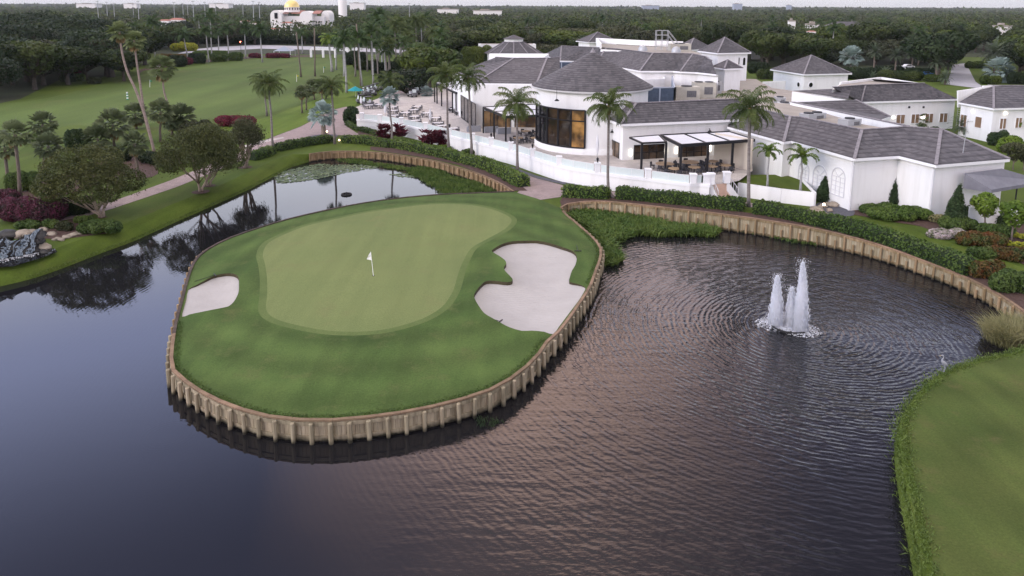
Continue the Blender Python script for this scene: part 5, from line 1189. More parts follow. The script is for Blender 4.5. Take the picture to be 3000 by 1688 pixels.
def shrub_mesh(name, lobes, nleaf, leaf, leafm, loc, core=True, jit=0.7):
    Pt, Nn = shell_points(lobes, nleaf); k = Pt[:, 2] > 0.02; Vv, Ff = leaf_quads(Pt[k], Nn[k], leaf, jit)
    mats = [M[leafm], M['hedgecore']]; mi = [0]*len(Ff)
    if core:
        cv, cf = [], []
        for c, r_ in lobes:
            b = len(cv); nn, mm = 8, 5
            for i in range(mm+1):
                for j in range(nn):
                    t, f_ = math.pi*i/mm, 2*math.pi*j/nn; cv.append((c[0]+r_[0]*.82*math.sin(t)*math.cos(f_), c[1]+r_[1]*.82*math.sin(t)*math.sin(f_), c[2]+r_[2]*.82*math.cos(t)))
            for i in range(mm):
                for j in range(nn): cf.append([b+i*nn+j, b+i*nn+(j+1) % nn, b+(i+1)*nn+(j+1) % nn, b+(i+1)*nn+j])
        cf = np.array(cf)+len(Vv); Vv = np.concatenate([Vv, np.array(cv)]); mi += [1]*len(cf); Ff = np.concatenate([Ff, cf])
    me = bpy.data.meshes.new(name); me.from_pydata(Vv.tolist(), [], Ff.tolist())
    for m_ in mats: me.materials.append(m_)
    me.polygons.foreach_set('material_index', mi); me.update(); o = link_mesh(name, me); o.location = loc; return o
def bush(name, label, cat, px, py, wpx, hpx, leafm='shrub', nl=6, leaf=0.16, dens=260, z=0.0, depth=0.8, group=None):
    p = at(px, py, z); s = ppm(p); w_, h_ = wpx/s, hpx/s; rs = nrs; L = []
    for i in range(nl):
        u = (i+0.5)/nl-0.5; r_ = w_/nl*(0.75+0.3*rs.rand())+w_*0.08; L.append(((u*w_*0.85, (rs.rand()-.5)*w_*depth*0.35, h_*(0.42+.1*rs.rand())), (r_, r_*depth+0.1, h_*(0.45+.12*rs.rand()))))
    n = int(dens*sum(4*(a[1][0]*a[1][1]+a[1][0]*a[1][2]+a[1][1]*a[1][2]) for a in L)*0.10/(leaf*leaf*10))
    return tag(shrub_mesh(name, L, max(150, n), leaf, leafm, (p.x, p.y, z)), label, cat, group)
H_ = lambda pts: smooth_line([at(x, y) for x, y in pts], 4)
HG = 'clipped green hedges beside the path and ponds'
hedge('hedge', 'short clipped hedge at the foot of the slim palm by the paver path', H_([(738, 470), (770, 461), (795, 450)]), 1.7, 1.25, group=HG)
hedge('hedge', 'long clipped hedge between the mown lawn and the silver palm roundabout', H_([(812, 443), (860, 433), (915, 424), (972, 417)]), 1.6, 1.2, group=HG)
hedge('hedge', 'clipped hedge above the left end of the back bulkhead, ending at a thin palm', H_([(1005, 417), (1060, 420), (1110, 427), (1146, 432)]), 1.7, 1.2, group=HG)
hedge('hedge', 'longest clipped hedge above the lily pond bulkhead below the white terrace wall', H_([(1158, 431), (1230, 445), (1300, 460), (1370, 478), (1420, 492), (1470, 512), (1505, 532), (1535, 548)]), 2.0, 1.25, group=HG)
hedge('hedge', 'dark clipped hedge at the corner of the fountain pond left of the leaning palm', H_([(1650, 575), (1700, 577), (1750, 579), (1783, 582)]), 1.5, 1.3, group=HG)
hedge('hedge', 'clipped hedge in front of the curved white wall between two palms at the fountain pond', H_([(1806, 580), (1900, 588), (2000, 598), (2100, 609), (2178, 617)]), 1.5, 1.3, group=HG)
hedge('hedge', 'very long hedge above the pale bulkhead running to the right edge', H_([(2208, 622), (2300, 637), (2400, 660), (2500, 684), (2580, 706), (2660, 733), (2740, 764), (2800, 788), (2845, 808)]), 1.7, 1.3, group=HG, wob=.2)
HW = 'low dark hedges along the white walls'
hedge('hedge', 'low dark hedge in the inner corner of the white wing behind the burgundy shrub', H_([(2500, 613), (2540, 606), (2580, 600), (2640, 600), (2690, 618)]), .9, 1.0, leafm='cone', group=HW)
hedge('hedge', 'low dark hedge at the foot of the wall behind the rightmost clipped cone tree', H_([(2708, 630), (2760, 628), (2830, 632), (2900, 650), (2960, 668)]), 1.0, 1.0, leafm='cone', group=HW)
hedge('hedge', 'low green hedge at the turn of the paver path beside the terrace wall end', H_([(1018, 366), (1040, 379), (1075, 388), (1120, 402)]), .9, .7, leafm='shrub', group=HW)
bush('shrub', 'rounded bush at the left corner where the red hedge meets the rockery', 'shrub', 2890, 812, 90, 50, 'orange', 5)
bush('shrub', 'dark olive bush at the right edge above the bulkhead', 'shrub', 2960, 850, 110, 62, 'shrub', 5)
bush('shrub', 'wide green bush on the slope at the far right, above the olive bush', 'shrub', 2880, 760, 70, 36, 'shrub', 4)
# ------------------------------------------------------------------ palms
def np_obj(name, V, F, mats, mi=None):
    o = np_mesh(name, np.concatenate(V), F, mats, None, mi); me = o.data; bpy.data.objects.remove(o); return me
def feather_crown(name, nf, length, droop, leafl, leafm, seed, elev=(70, -25), width=0.07, pairs=22, vee=0.55, skirt=0, hang=0.55):
    """fronds: a curved rib with leaflets on both sides"""
    rs = np.random.RandomState(seed); V, F, mi = [], [], []; nv = 0
    def quad(a, b, c, d, m_=0):
        nonlocal nv
        V.append(np.array([a, b, c, d])); F.append([nv, nv+1, nv+2, nv+3]); mi.append(m_); nv += 4
    tot = nf+skirt
    for k in range(tot):
        dead = k >= nf; t = (k if not dead else k-nf)/max(1, (nf if not dead else skirt)-1)
        el = math.radians(elev[0]+(elev[1]-elev[0])*t**0.85+rs.uniform(-7, 7)) if not dead else math.radians(-55-20*rs.rand())
        az = k*2.39996+rs.uniform(-.25, .25); L = length*rs.uniform(0.88, 1.1)*(0.75+0.25*math.sin(math.pi*min(1, t+0.25))); L *= 0.7 if dead else 1
        dirh = np.array([math.cos(az), math.sin(az), 0.0]); p = np.zeros(3); e = el; pts = [p.copy()]; tang = []
        ns = 12
        for s in range(ns):
            d = dirh*math.cos(e)+np.array([0, 0, math.sin(e)]); tang.append(d); p = p+d*L/ns; pts.append(p.copy()); e -= math.radians(droop)/ns*(0.35+1.3*s/ns)*(1 if not dead else .3)
        tang.append(tang[-1]); side = np.array([-math.sin(az), math.cos(az), 0.0]); m_ = 1 if dead else 0
        for s in range(ns):
            w_ = 0.035*(1-s/ns)+0.008; up = np.cross(side, tang[s]); quad(pts[s]-side*w_, pts[s]+side*w_, pts[s+1]+side*w_*.85, pts[s+1]-side*w_*.85, m_)
        for j in range(pairs):
            u = 0.10+0.90*(j+rs.rand()*.6)/pairs; x = u*ns; i = min(ns-1, int(x)); c = pts[i]+(pts[i+1]-pts[i])*(x-i); tg = tang[i]; up = np.cross(tg, side); up = up if up[2] > 0 else -up
            ll = leafl*math.sin(math.pi*(0.12+0.83*u))**0.7*rs.uniform(.85, 1.1)
            for sg in (-1, 1):
                d = side*sg*0.85+tg*(0.45+.3*u)+up*vee*(rs.rand()*.7+.1); d /= np.linalg.norm(d); mid = c+d*ll*0.5; e2 = c+d*ll+np.array([0, 0, -1])*ll*hang*(0.5+rs.rand()*.6)
                wv = tg*width; quad(c-wv*.6, c+wv*.6, mid+wv, mid-wv, m_); quad(mid-wv, mid+wv, e2+wv*.15, e2-wv*.15, m_)
    return np_obj(name, V, np.array(F), [M[leafm], M['straw']], mi)
def fan_crown(name, nf, stalk, fan, leafm, seed, elev=(85, -50), seg=11, skirt=0, fold=0.35):
    rs = np.random.RandomState(seed); V, F, mi = [], [], []; nv = 0
    def quad(a, b, c, d, m_=0):
        nonlocal nv
        V.append(np.array([a, b, c, d])); F.append([nv, nv+1, nv+2, nv+3]); mi.append(m_); nv += 4
    for k in range(nf+skirt):
        dead = k >= nf; t = k/max(1, nf-1); az = k*2.39996+rs.uniform(-.2, .2); el = math.radians(elev[0]+(elev[1]-elev[0])*t+rs.uniform(-8, 8)) if not dead else math.radians(-62-18*rs.rand())
        d = np.array([math.cos(az)*math.cos(el), math.sin(az)*math.cos(el), math.sin(el)]); side = np.array([-math.sin(az), math.cos(az), 0.0]); up = np.cross(d, side); L = stalk*rs.uniform(.8, 1.15)
        c = d*L+np.array([0, 0, -0.06*L]); quad(side*-.02, side*.02, c+side*.015, c-side*.015, 1 if dead else 0); fr = fan*rs.uniform(.85, 1.1)*(0.7 if dead else 1); roll = rs.uniform(-.5, .5)
        s2 = side*math.cos(roll)+up*math.sin(roll); u2 = np.cross(d, s2)
        for j in range(seg):
            th = (j/(seg-1)-.5)*math.radians(230); dr = d*math.cos(th)+s2*math.sin(th); pp = np.cross(u2, dr)
            rl = fr*(0.72+0.28*math.cos(th)); mid = c+dr*rl*.55+u2*fold*rl*.25*(0.4+abs(math.sin(th))); e = c+dr*rl+np.array([0, 0, -1])*rl*(.10+.14*rs.rand())+u2*fold*rl*.3*abs(math.sin(th))
            w1 = pp*rl*.17; quad(c, mid-w1, e, mid+w1, 1 if dead else 0)
    return np_obj(name, V, np.array(F), [M[leafm], M['straw']], mi)
CR = {}
for i in range(3): CR['coco', i] = feather_crown('crown', 24, 3.3, 95, 0.75, 'frond', 20+i, pairs=26, width=0.055, hang=.8, elev=(78, -32))
for i in range(3): CR['royal', i] = feather_crown('crown', 15, 4.0, 95, 1.0, 'royal', 40+i, elev=(80, -20), pairs=16, width=.14, hang=.7)
for i in range(2): CR['date', i] = feather_crown('crown', 40, 3.2, 60, 0.5, 'date', 60+i, elev=(85, -35), pairs=16, width=.06, hang=.15)
for i in range(2): CR['fox', i] = feather_crown('crown', 12, 2.5, 125, 0.5, 'youngfrond', 80+i, elev=(75, 5), pairs=30, width=.07, vee=1.0, hang=.5)
CR['limeroyal', 0] = feather_crown('crown', 15, 3.8, 110, 1.0, 'youngfrond', 95, elev=(80, -10), pairs=16, width=.14, hang=.7)
for i in range(3): CR['fan', i] = fan_crown('crown', 46, 1.15, 0.95, 'fan', 100+i, skirt=6)
for i in range(2): CR['tall', i] = fan_crown('crown', 34, 0.8, 0.8, 'tallfan', 120+i, elev=(85, -45), skirt=16)
for i in range(2): CR['silver', i] = fan_crown('crown', 56, 1.5, 1.05, 'silver', 130+i, elev=(88, -45), seg=15, fold=.6)
SPAN = {'coco': 2.75, 'royal': 3.3, 'date': 2.9, 'fox': 2.0, 'limeroyal': 3.2, 'fan': 1.95, 'tall': 1.5, 'silver': 2.65}
pcount = {}
def palm(kind, label, base, head, span_px, z=0.0, mids=(), group=None, name=None, r=(0.19, 0.13), bark='palmbark', y=None, boot=None, shaft=False, crown=True):
    """trunk from its foot in the photo to its crown; span_px is the crown's half width"""
    b_ = at(base[0], base[1], z) if y is None else at_y(base[0], base[1], y)
    if y is not None: b_.z = z
    pts = [b_]+[at_y(x, y_, b_.y) for x, y_ in mids]+[at_y(head[0], head[1], b_.y)]
    nm = name or {'coco': 'coconut_palm', 'royal': 'royal_palm', 'limeroyal': 'royal_palm', 'date': 'date_palm', 'fox': 'foxtail_palm', 'fan': 'fan_palm', 'tall': 'tall_fan_palm', 'silver': 'silver_palm'}[kind]
    o = thing(nm, label, 'palm', tuple(b_), group); H = max(0.3, pts[-1].z-b_.z)
    P_ = smooth_line(pts, 5) if len(pts) > 2 else [pts[0].lerp(pts[1], k/5)+Vector((math.sin(math.pi*k/5)*0.10*rnd.uniform(-1, 1), 0, 0)) for k in range(6)]
    n = len(P_); mb = MB(); rad = [r[0]*(1.35 if i == 0 else 1.0)+(r[1]-r[0])*i/(n-1) for i in range(n)]
    P_[0] = P_[0]-Vector((0, 0, .15)); mb.tube(P_, rad, 8); mb.build('trunk', M[bark], o, smooth=True)
    top = P_[-1]
    if shaft:
        mb = MB(); mb.tube([top, top+Vector((0, 0, .6)), top+Vector((0, 0, 1.4))], [r[1]*1.25, r[1]*1.2, r[1]*.6], 8); mb.build('crownshaft', M['royal'], o, smooth=True); top = top+Vector((0, 0, 1.2))
    if boot:
        mb = MB(); mb.lathe(tuple(top), [(r[1]*1.05, -boot), (r[1]*1.9, -boot*.55), (r[1]*2.1, -boot*.2), (r[1]*1.2, .1)], 10); mb.build('fibre_sheath', M['boot'], o)
    if crown:
        k = pcount.get(kind, 0); pcount[kind] = k+1; vs = [q_ for q_ in CR if q_[0] == kind]; me = CR[vs[k % len(vs)]]
        c = link_mesh('crown', me, o); c.location = top-b_; s = span_px/ppm(top)/SPAN[kind]; c.scale = (s, s, s); c.rotation_euler = (0, 0, k*1.9)
    return o
GCO = 'coconut palms round the ponds'
palm('coco', 'slim coconut palm rising from the hedge left of the silver palm roundabout', (801, 444), (787, 248), 54, group=GCO, boot=.7)
palm('coco', 'coconut palm standing on the range edge just behind the slim palm by the hedge', (782, 340), (775, 240), 44, group=GCO)
palm('coco', 'coconut palm rising beside the silver palm roundabout, its foot at a hedge end', (981, 422), (971, 252), 46, group=GCO, boot=.6)
palm('silver', 'silver blue fan palm on a tall thin trunk in front of the burgundy shrubs', (1149, 421), (1141, 283), 36, group='silver palms', r=(.17, .12))
palm('coco', 'bushy coconut palm left of the slatted pergola with its foot at the white wall', (1316, 449), (1307, 222), 60, group=GCO, boot=.8)
palm('coco', 'coconut palm overlapping the left corner of the dining room roof', (1382, 458), (1373, 228), 58, group=GCO, boot=.8)
palm('coco', 'coconut palm before the pergola beside the round tower', (1517, 508), (1512, 305), 72, group=GCO, boot=1.0)
palm('coco', 'coconut palm with a bent foot between two hedges, in front of the round tower', (1797, 580), (1784, 312), 76, group=GCO, mids=[(1782, 545), (1782, 440)], boot=1.0)
palm('coco', 'largest coconut palm, in front of the lounge roof right of the white steps', (2193, 606), (2197, 318), 88, group=GCO, mids=[(2194, 460)], boot=1.0, r=(.21, .15))
palm('coco', 'leafy coconut palm beyond the golf carts on the far left of the terrace', (1143, 331), (1140, 240), 44, group=GCO)
palm('coco', 'leafy coconut palm beside the brick drive left of the slatted pergola', (1212, 268), (1208, 214), 40, group=GCO)
palm('coco', 'low leafy coconut palm at the head of the brick drive', (1240, 262), (1238, 222), 34, group=GCO)
GT = 'very tall fan palms left of the range'
palm('tall', 'tallest fan palm with an S bent trunk, leftmost of the three very tall ones', (452, 446), (350, 92), 36, mids=[(428, 351), (400, 270), (373, 211), (357, 150)], group=GT, bark='redtrunk', r=(.22, .13))
palm('tall', 'second very tall fan palm crossing the S bent one', (444, 414), (393, 118), 35, mids=[(425, 345), (411, 250), (401, 186)], group=GT, bark='redtrunk', r=(.22, .13))
palm('tall', 'shortest of the three very tall fan palms, leaning towards the pink flowering tree', (519, 382), (474, 198), 44, mids=[(494, 310), (480, 264)], group=GT, bark='redtrunk', r=(.2, .13))
GF = 'round headed fan palms left of the range'
FP = [((59, 577), (44, 392), 46, 'round headed fan palm at the left edge with bare trunk above red bushes'), ((25, 537), (14, 432), 40, 'dark fan palm cut by the left edge of the picture'), ((120, 452), (125, 364), 44, 'fan palm at the far left standing behind the others on the range edge'), ((115, 526), (142, 428), 46, 'fan palm left of the big left myrtle tree with a leaning trunk'),
      ((335, 428), (330, 364), 52, 'broad fan palm above the big left myrtle tree'), ((400, 378), (396, 335), 40, 'fan palm just left of the very tall crossing trunks'), ((470, 416), (470, 326), 42, 'fan palm with a tall bare trunk between the very tall palms'), ((408, 526), (394, 420), 42, 'dark fan palm standing in the mulch by the path below the very tall palms'), ((538, 392), (530, 342), 46, 'fan palm behind the pink flowering tree'), ((505, 395), (507, 352), 38, 'small fan palm half hidden behind the pink flowering tree'), ((290, 440), (285, 405), 44, 'low dry tinted fan palm clump below the broad fan palm')]
for b_, h, s, lb in FP: palm('fan', lb, b_, h, s, group=GF, r=(.2, .17), bark='bark')
GS = 'small fan palms in a row on the range edge'
for b_, h, s, lb in [((886, 332), (882, 270), 24, 'leftmost small fan palm of the row on the range edge'), ((897, 323), (899, 268), 22, 'second small fan palm from the left in the row on the range edge'), ((921, 292), (917, 254), 26, 'middle small fan palm of the row on the range edge'), ((945, 298), (942, 252), 25, 'second small fan palm from the right in the row on the range edge'), ((955, 290), (960, 262), 22, 'rightmost small fan palm of the row on the range edge')]: palm('fan', lb, b_, h, s, group=GS, r=(.17, .15), bark='bark')
palm('silver', 'big low silver blue palm with a short stout trunk in the gravel roundabout', (949, 398), (944, 336), 50, r=(.42, .34), bark='palebark', group='silver palms')
palm('silver', 'small silver palm at the left end of the slatted pergola behind the golf carts', (1253, 305), (1251, 272), 25, r=(.22, .2), group='silver palms')
palm('silver', 'silver grey palm standing right behind the pyramid roofed pavilion', (2491, 212), (2494, 165), 38, group='silver palms', r=(.3, .25))
palm('silver', 'silver grey palm left of the entrance road among dark trees', (2790, 182), (2787, 142), 40, group='silver palms', r=(.3, .25))
palm('silver', 'big silver grey palm on the right side of the entrance road', (2926, 240), (2925, 206), 48, group='silver palms', r=(.3, .25))
palm('silver', 'distant small silver palm among the woods upper right', (2705, 105), (2703, 90), 17, group='silver palms', r=(.3, .25))
palm('silver', 'faint silver palm behind the feathery palm at the right edge', (2938, 150), (2936, 128), 20, group='silver palms', r=(.3, .25))
GD = 'feathery date palms behind the clubhouse'
for b_, h, s, lb in [((2559, 220), (2563, 154), 34, 'feathery palm directly right of the silver palm behind the pavilion'), ((2622, 224), (2626, 164), 30, 'feathery palm in the middle of the row right of the pavilion'), ((2672, 192), (2676, 152), 33, 'feathery palm left one of the close pair right of the pavilion'), ((2690, 192), (2694, 146), 34, 'feathery palm right one of the close pair right of the pavilion'), ((2742, 236), (2744, 184), 32, 'feathery palm on the left kerb of the entrance road'), ((2777, 216), (2779, 186), 28, 'feathery palm leaning over the entrance road'), ((2768, 248), (2769, 228), 28, 'low bushy feathery palm at the road side'), ((2912, 232), (2911, 158), 52, 'largest feathery palm right of the entrance road'),
        ((1510, 168), (1507, 104), 24, 'feathery palm in front of the entrance rotunda lantern'), ((1555, 164), (1555, 106), 24, 'feathery palm right of the entrance rotunda'), ((1642, 142), (1640, 122), 26, 'squat feathery palm left of the long upper roof'), ((2555, 236), (2556, 228), 22, 'stemless feathery palm behind the rear wing parapet'), ((2590, 232), (2592, 216), 24, 'lime tinted bushy palm behind the rear wing parapet')]: palm('date', lb, b_, h, s, group=GD, r=(.3, .26), bark='bark')
palm('fox', 'young foxtail palm on the raised lawn, left one of the pair', (2248, 545), (2252, 446), 44, z=1.5, group='foxtail palms on the raised lawn', r=(.13, .09), bark='royalbark', boot=None)
palm('fox', 'young foxtail palm on the raised lawn, right one of the pair by the white wall', (2345, 557), (2350, 462), 52, z=1.5, group='foxtail palms on the raised lawn', r=(.14, .1), bark='royalbark')
palm('fan', 'spiky palm like tree before the bronze windows of the rear wing', (2690, 378), (2688, 352), 34, z=0, r=(.2, .18), bark='bark', group='palms before the rear wing')
palm('date', 'grey green shaggy palm clump between the rear wing and the corner building', (2822, 398), (2820, 372), 42, group='palms before the rear wing', r=(.2, .2), bark='bark')
palm('fox', 'yellowish palm cut by the right edge before the corner building', (2992, 412), (2990, 360), 30, group='palms before the rear wing', r=(.13, .1), bark='royalbark')
GR_ = 'royal palms beyond the range'
RP = [((455, 168), (446, 76), 25), ((553, 183), (539, 112), 25), ((612, 183), (604, 101), 22), ((621, 174), (616, 58), 25), ((672, 177), (665, 92), 25), ((720, 171), (717, 88), 26), ((769, 183), (762, 98), 27), ((886, 158), (884, 105), 20), ((640, 160), (640, 104), 18), ((1008, 224), (1005, 140), 30),
      ((1016, 272), (1007, 128), 34), ((1060, 252), (1050, 126), 36), ((1094, 248), (1088, 104), 34), ((1120, 210), (1118, 118), 28), ((1146, 161), (1138, 104), 26), ((1160, 161), (1156, 95), 24), ((1172, 161), (1170, 104), 24), ((1184, 161), (1181, 88), 26), ((1201, 163), (1197, 110), 24), ((1225, 158), (1224, 112), 24), ((1247, 149), (1245, 66), 27), ((1128, 170), (1124, 96), 25), ((1212, 160), (1210, 90), 24), ((985, 205), (985, 128), 27)]
spots = ['far left end of the row near the big spreading tree', 'leaning one left of the yellow shrub bed', 'short one before the tallest pair', 'tallest of the row on the left', 'one left of the red signal', 'one right of the red signal', 'one before the dark clipped blocks', 'small one behind the canopy tent', 'small dim one in the shade behind the row', 'one just right of the lime green palm', 'one in the mulch ring near the teal umbrella', 'one behind the golf carts, left', 'one behind the golf carts, right', 'half hidden one in the middle of the grove', 'leftmost slim one of the far grove', 'second slim one of the far grove', 'third slim one of the far grove', 'brightest trunk of the far grove', 'fifth slim one of the far grove', 'short one on the right of the far grove', 'tallest one on the far right of the grove', 'deep green one inside the grove', 'one at the back of the far grove', 'one left in the pergola grove']
for (b_, h, s), sp in zip(RP, spots): palm('royal', 'royal palm with pale trunk, '+sp, b_, h, s*1.3, group=GR_, r=(.28, .2), bark='royalbark', shaft=True)
gx_ = random.Random(3)
for k in range(34):
    x = 1025+gx_.random()*275; yb = 176+gx_.random()*78; hh = 80+gx_.random()*62
    palm(gx_.choice(['royal', 'royal', 'coco']), 'palm crowded into the dense grove behind the golf carts', (x, yb), (x-4, yb-hh), 30, group='palms of the dense grove', name='grove_palm', r=(.24, .17), bark=gx_.choice(['royalbark', 'palmbark']))
palm('limeroyal', 'lime green royal palm with a thick pale trunk before the white garden pergola', (973, 210), (964, 128), 32, group=GR_, r=(.42, .3), bark='royalbark', shaft=True)
for (b_, h), lb in [(((882, 226), (868, 95)), 'bare topped thin pole palm trunk left of the garden pergola'), (((923, 224), (921, 82)), 'dark bare palm trunk at the left end of the garden pergola'), (((1058, 252), (1044, 70)), 'tall thin bare trunk standing behind the carts')]: palm('royal', lb, b_, h, 5, r=(.26, .2), bark='bark', crown=False, group='bare palm trunks')

# ------------------------------------------------------------------ broad leaved trees
for i, (R0, H, tr, nl, n, lm, fl) in enumerate([(6.4, 7.6, 2.6, 16, 3400, 'oak', .62), (6.0, 7.0, 2.4, 15, 3200, 'oak2', .66), (6.8, 6.6, 2.4, 17, 3200, 'oak3', .55), (5.6, 8.2, 2.6, 15, 3200, 'oak', .75), (6.4, 7.2, 2.2, 17, 3300, 'dark', .62), (5.0, 6.4, 2.0, 12, 2600, 'oak2', .8)]):
    tree_proto(('oak', i), R0, H, tr, nl, int(n*1.7), 0.46, lm, 'darkbark', fl, seed=200+i, r0=.38)
tree_proto('banyan', 13.0, 13.0, 3.0, 34, 15000, 0.55, 'dark', 'darkbark', .6, seed=301, r0=1.1)
tree_proto('banyan2', 9.0, 10.0, 3.0, 22, 9000, 0.5, 'dark', 'darkbark', .65, seed=302, r0=.7)
tree_proto('small', 1.5, 2.9, 1.3, 10, 2400, 0.20, 'lime', 'bark', .9, seed=303, r0=.07)
tree_proto('small2', 1.4, 2.6, 1.0, 9, 1800, 0.18, 'oak3', 'bark', .9, seed=304, r0=.06)
def myrtle(label, base, crown_box, multi, seed, n=15000, leaf=.125, sparse=1.0, lm='myrtle', group='crape myrtles on the lawn'):
    """wide vase shaped tree: crown_box = x0, y0, x1, y1 in the photo"""
    b_ = at(*base); s = ppm(b_); x0, y0, x1, y1 = crown_box; rs = np.random.RandomState(seed)
    lo, hi = at_y((x0+x1)/2, y1, b_.y), at_y((x0+x1)/2, y0, b_.y); cx_ = lo.x-b_.x; w_ = (x1-x0)/s/2; hh = hi.z-lo.z; z0 = lo.z; L = []
    for i in range(30):
        t = i*2.39996; u = math.sqrt((i+.5)/30); r_ = w_*.80*u; sz = w_*(.22+.12*rs.rand()); zz = z0+hh*(.30+.58*(1-u**2.2)*(.55+.5*rs.rand())+.05*rs.rand()); L.append(((cx_+r_*math.cos(t), r_*math.sin(t), zz), (sz, sz, sz*.72)))
    for i in range(10):
        t = i*2.39996+1; r_ = w_*.75; sz = w_*(.20+.08*rs.rand()); L.append(((cx_+r_*math.cos(t), r_*math.sin(t), z0+hh*(.20+.16*rs.rand())), (sz, sz, sz*.62)))
    Pt, Nn = shell_points(L, int(n*sparse*1.7), rs); Vv, Ff = leaf_quads(Pt, Nn, leaf, .9, rs=rs)
    # twigs that break the outline
    k = rs.randint(0, len(Pt), int(3600*sparse)); tw = Pt[k]+Nn[k]*rs.rand(len(k), 1)*.75; V2, F2 = leaf_quads(tw, Nn[k], leaf*.9, 1.2, rs=rs); Vv, Ff = cat_quads([(Vv, Ff), (V2, F2)])
    o = thing('crape_myrtle', label, 'tree', tuple(b_), group); c = np_mesh('crown', Vv+np.array(b_), Ff, M[lm], o)
    mb = MB(); nst = multi
    for i in range(nst):
        t = 2*math.pi*i/nst+.5; d = Vector((math.cos(t), math.sin(t), 0)); k_ = z0*.55
        mb.tube([b_+d*.12-Vector((0, 0, .2)), b_+d*.22+Vector((0, 0, k_*.5)), b_+d*.55+Vector((cx_*.3, 0, k_*1.15)), b_+d*w_*.25+Vector((cx_*.6, 0, z0+hh*.12)), b_+d*w_*.42+Vector((cx_, 0, z0+hh*.5))], [.19, .13, .11, .07, .02], 7)
        for j in range(4):
            u = t+rs.uniform(-.9, .9); e = Vector((math.cos(u), math.sin(u), 0)); mb.tube([b_+d*.55+Vector((cx_*.3, 0, k_*1.15)), b_+e*w_*.4+Vector((cx_*.7, 0, z0+hh*.12)), b_+e*w_*.72+Vector((cx_, 0, z0+hh*(.3+.2*rs.rand())))], [.07, .045, .012], 5)
    mb.build('trunk', M['palebark'], o, smooth=True); return o
myrtle('large crape myrtle nearest the waterfall, leftmost tree of the mown bank', (298, 637), (120, 418, 398, 602), 4, 1, 22000)
myrtle('wide dark crape myrtle leaning over the paver path, middle tree of the bank', (588, 562), (470, 350, 712, 520), 3, 2, 17000)
myrtle('crape myrtle overlapping the middle tree of the bank, its foot further back', (612, 545), (560, 375, 690, 500), 2, 3, 6000)
myrtle('small bare looking crape myrtle with many thin stems, rightmost of the mown bank', (720, 492), (676, 345, 770, 435), 6, 4, 3200, .14, 1.0, 'oak3')
bush('pink_tree', 'pale pink flowering bushy tree behind the middle crape myrtle', 'tree', 585, 420, 100, 70, 'oak3', 5, .2)
plant('banyan', 'spreading_tree', 'huge dark spreading tree at the back left edge of the range', 'tree', tuple(at(325, 226)), 0.4, 0.98)
plant('banyan2', 'spreading_tree', 'dark domed tree at the left edge of the range, left of the huge spreading tree', 'tree', tuple(at(128, 250)), 1.4, .82)
plant('banyan2', 'spreading_tree', 'dark tree cut by the left edge of the picture above the range', 'tree', tuple(at(-20, 292)), 2.9, .8)
plant('banyan', 'spreading_tree', 'very large dark tree mass in the upper left corner', 'tree', tuple(at(40, 205)), 2.2, 1.05)
plant('banyan2', 'spreading_tree', 'dark tree between the corner mass and the huge spreading tree', 'tree', tuple(at(170, 190)), .2, 1.15)
plant('banyan2', 'spreading_tree', 'dark tree behind the red shrub on the left of the range', 'tree', tuple(at(80, 240)), .9, 1.0)
plant('banyan', 'spreading_tree', 'broad dark tree far back in the upper left corner', 'tree', tuple(at(110, 158)), .5, 1.2)
plant('banyan', 'spreading_tree', 'broad dark tree behind the huge spreading tree at the left', 'tree', tuple(at(255, 168)), 1.9, 1.1)
plant('banyan2', 'spreading_tree', 'dark tree right of the huge spreading tree behind the mulch bed', 'tree', tuple(at(425, 190)), 2.4, 1.0)
plant('banyan', 'spreading_tree', 'huge dark tree at the right edge beyond the entrance road', 'tree', tuple(at(3040, 232)), 1.2, .8)
plant('banyan', 'spreading_tree', 'broad dark tree behind the white pyramid pavilion', 'tree', tuple(at(2330, 160)), 3.2, .72)
plant('small', 'young_tree', 'young light green tree before the grey awning, left one', 'tree', tuple(at(2882, 672)), 0, (1.1, 1.1, 1.0), 'young trees before the awning')
plant('small', 'young_tree', 'young light green tree at the right edge inside the yellow ring', 'tree', tuple(at(2964, 706)), 2, (1.15, 1.15, 1.05), 'young trees before the awning')
plant('small2', 'young_tree', 'greyish young tree behind the awning at the right edge', 'tree', tuple(at(2968, 498)), 2, 1.2)
plant('small2', 'young_tree', 'small bare young tree right of the greyish one behind the awning', 'tree', tuple(at(2998, 500)), 1, 1.0)
# ------------------------------------------------------------------ golf things on the peninsula
def pz(px, py, sand=False):
    p = at(px, py, 0.3); z = pen_z(p, sand); return at(px, py, z)
p = pz(1094, 808); top = at_y(1086, 738, p.y); fs = thing('flagstick', 'white flagstick with a small limp white flag on the putting green', 'flag', tuple(p))
mb = MB(); mb.tube([p, p.lerp(top, .5), top], [.025, .022, .018], 6); mb.build('pole', M['white'], fs)
mb = MB(); d = (top-p).normalized(); r_ = Vector((-.42, .06, -.35))
pts = [(top-d*.02), (top-d*.30), (top-d*.72)]; mb.add([pts[0], pts[2], pts[2]+Vector((-.42, .08, .06)), pts[1]+Vector((-.22, -.05, 0)), pts[0]+Vector((-.05, .02, -.05)), pts[1]], [[0, 5, 3, 4], [5, 1, 2, 3]]); mb.build('flag', M['white'], fs)
mb = MB(); mb.lathe((p.x, p.y, p.z), [(.11, .006), (.0, .007)], 12); mb.build('hole', M['rubber'], fs)
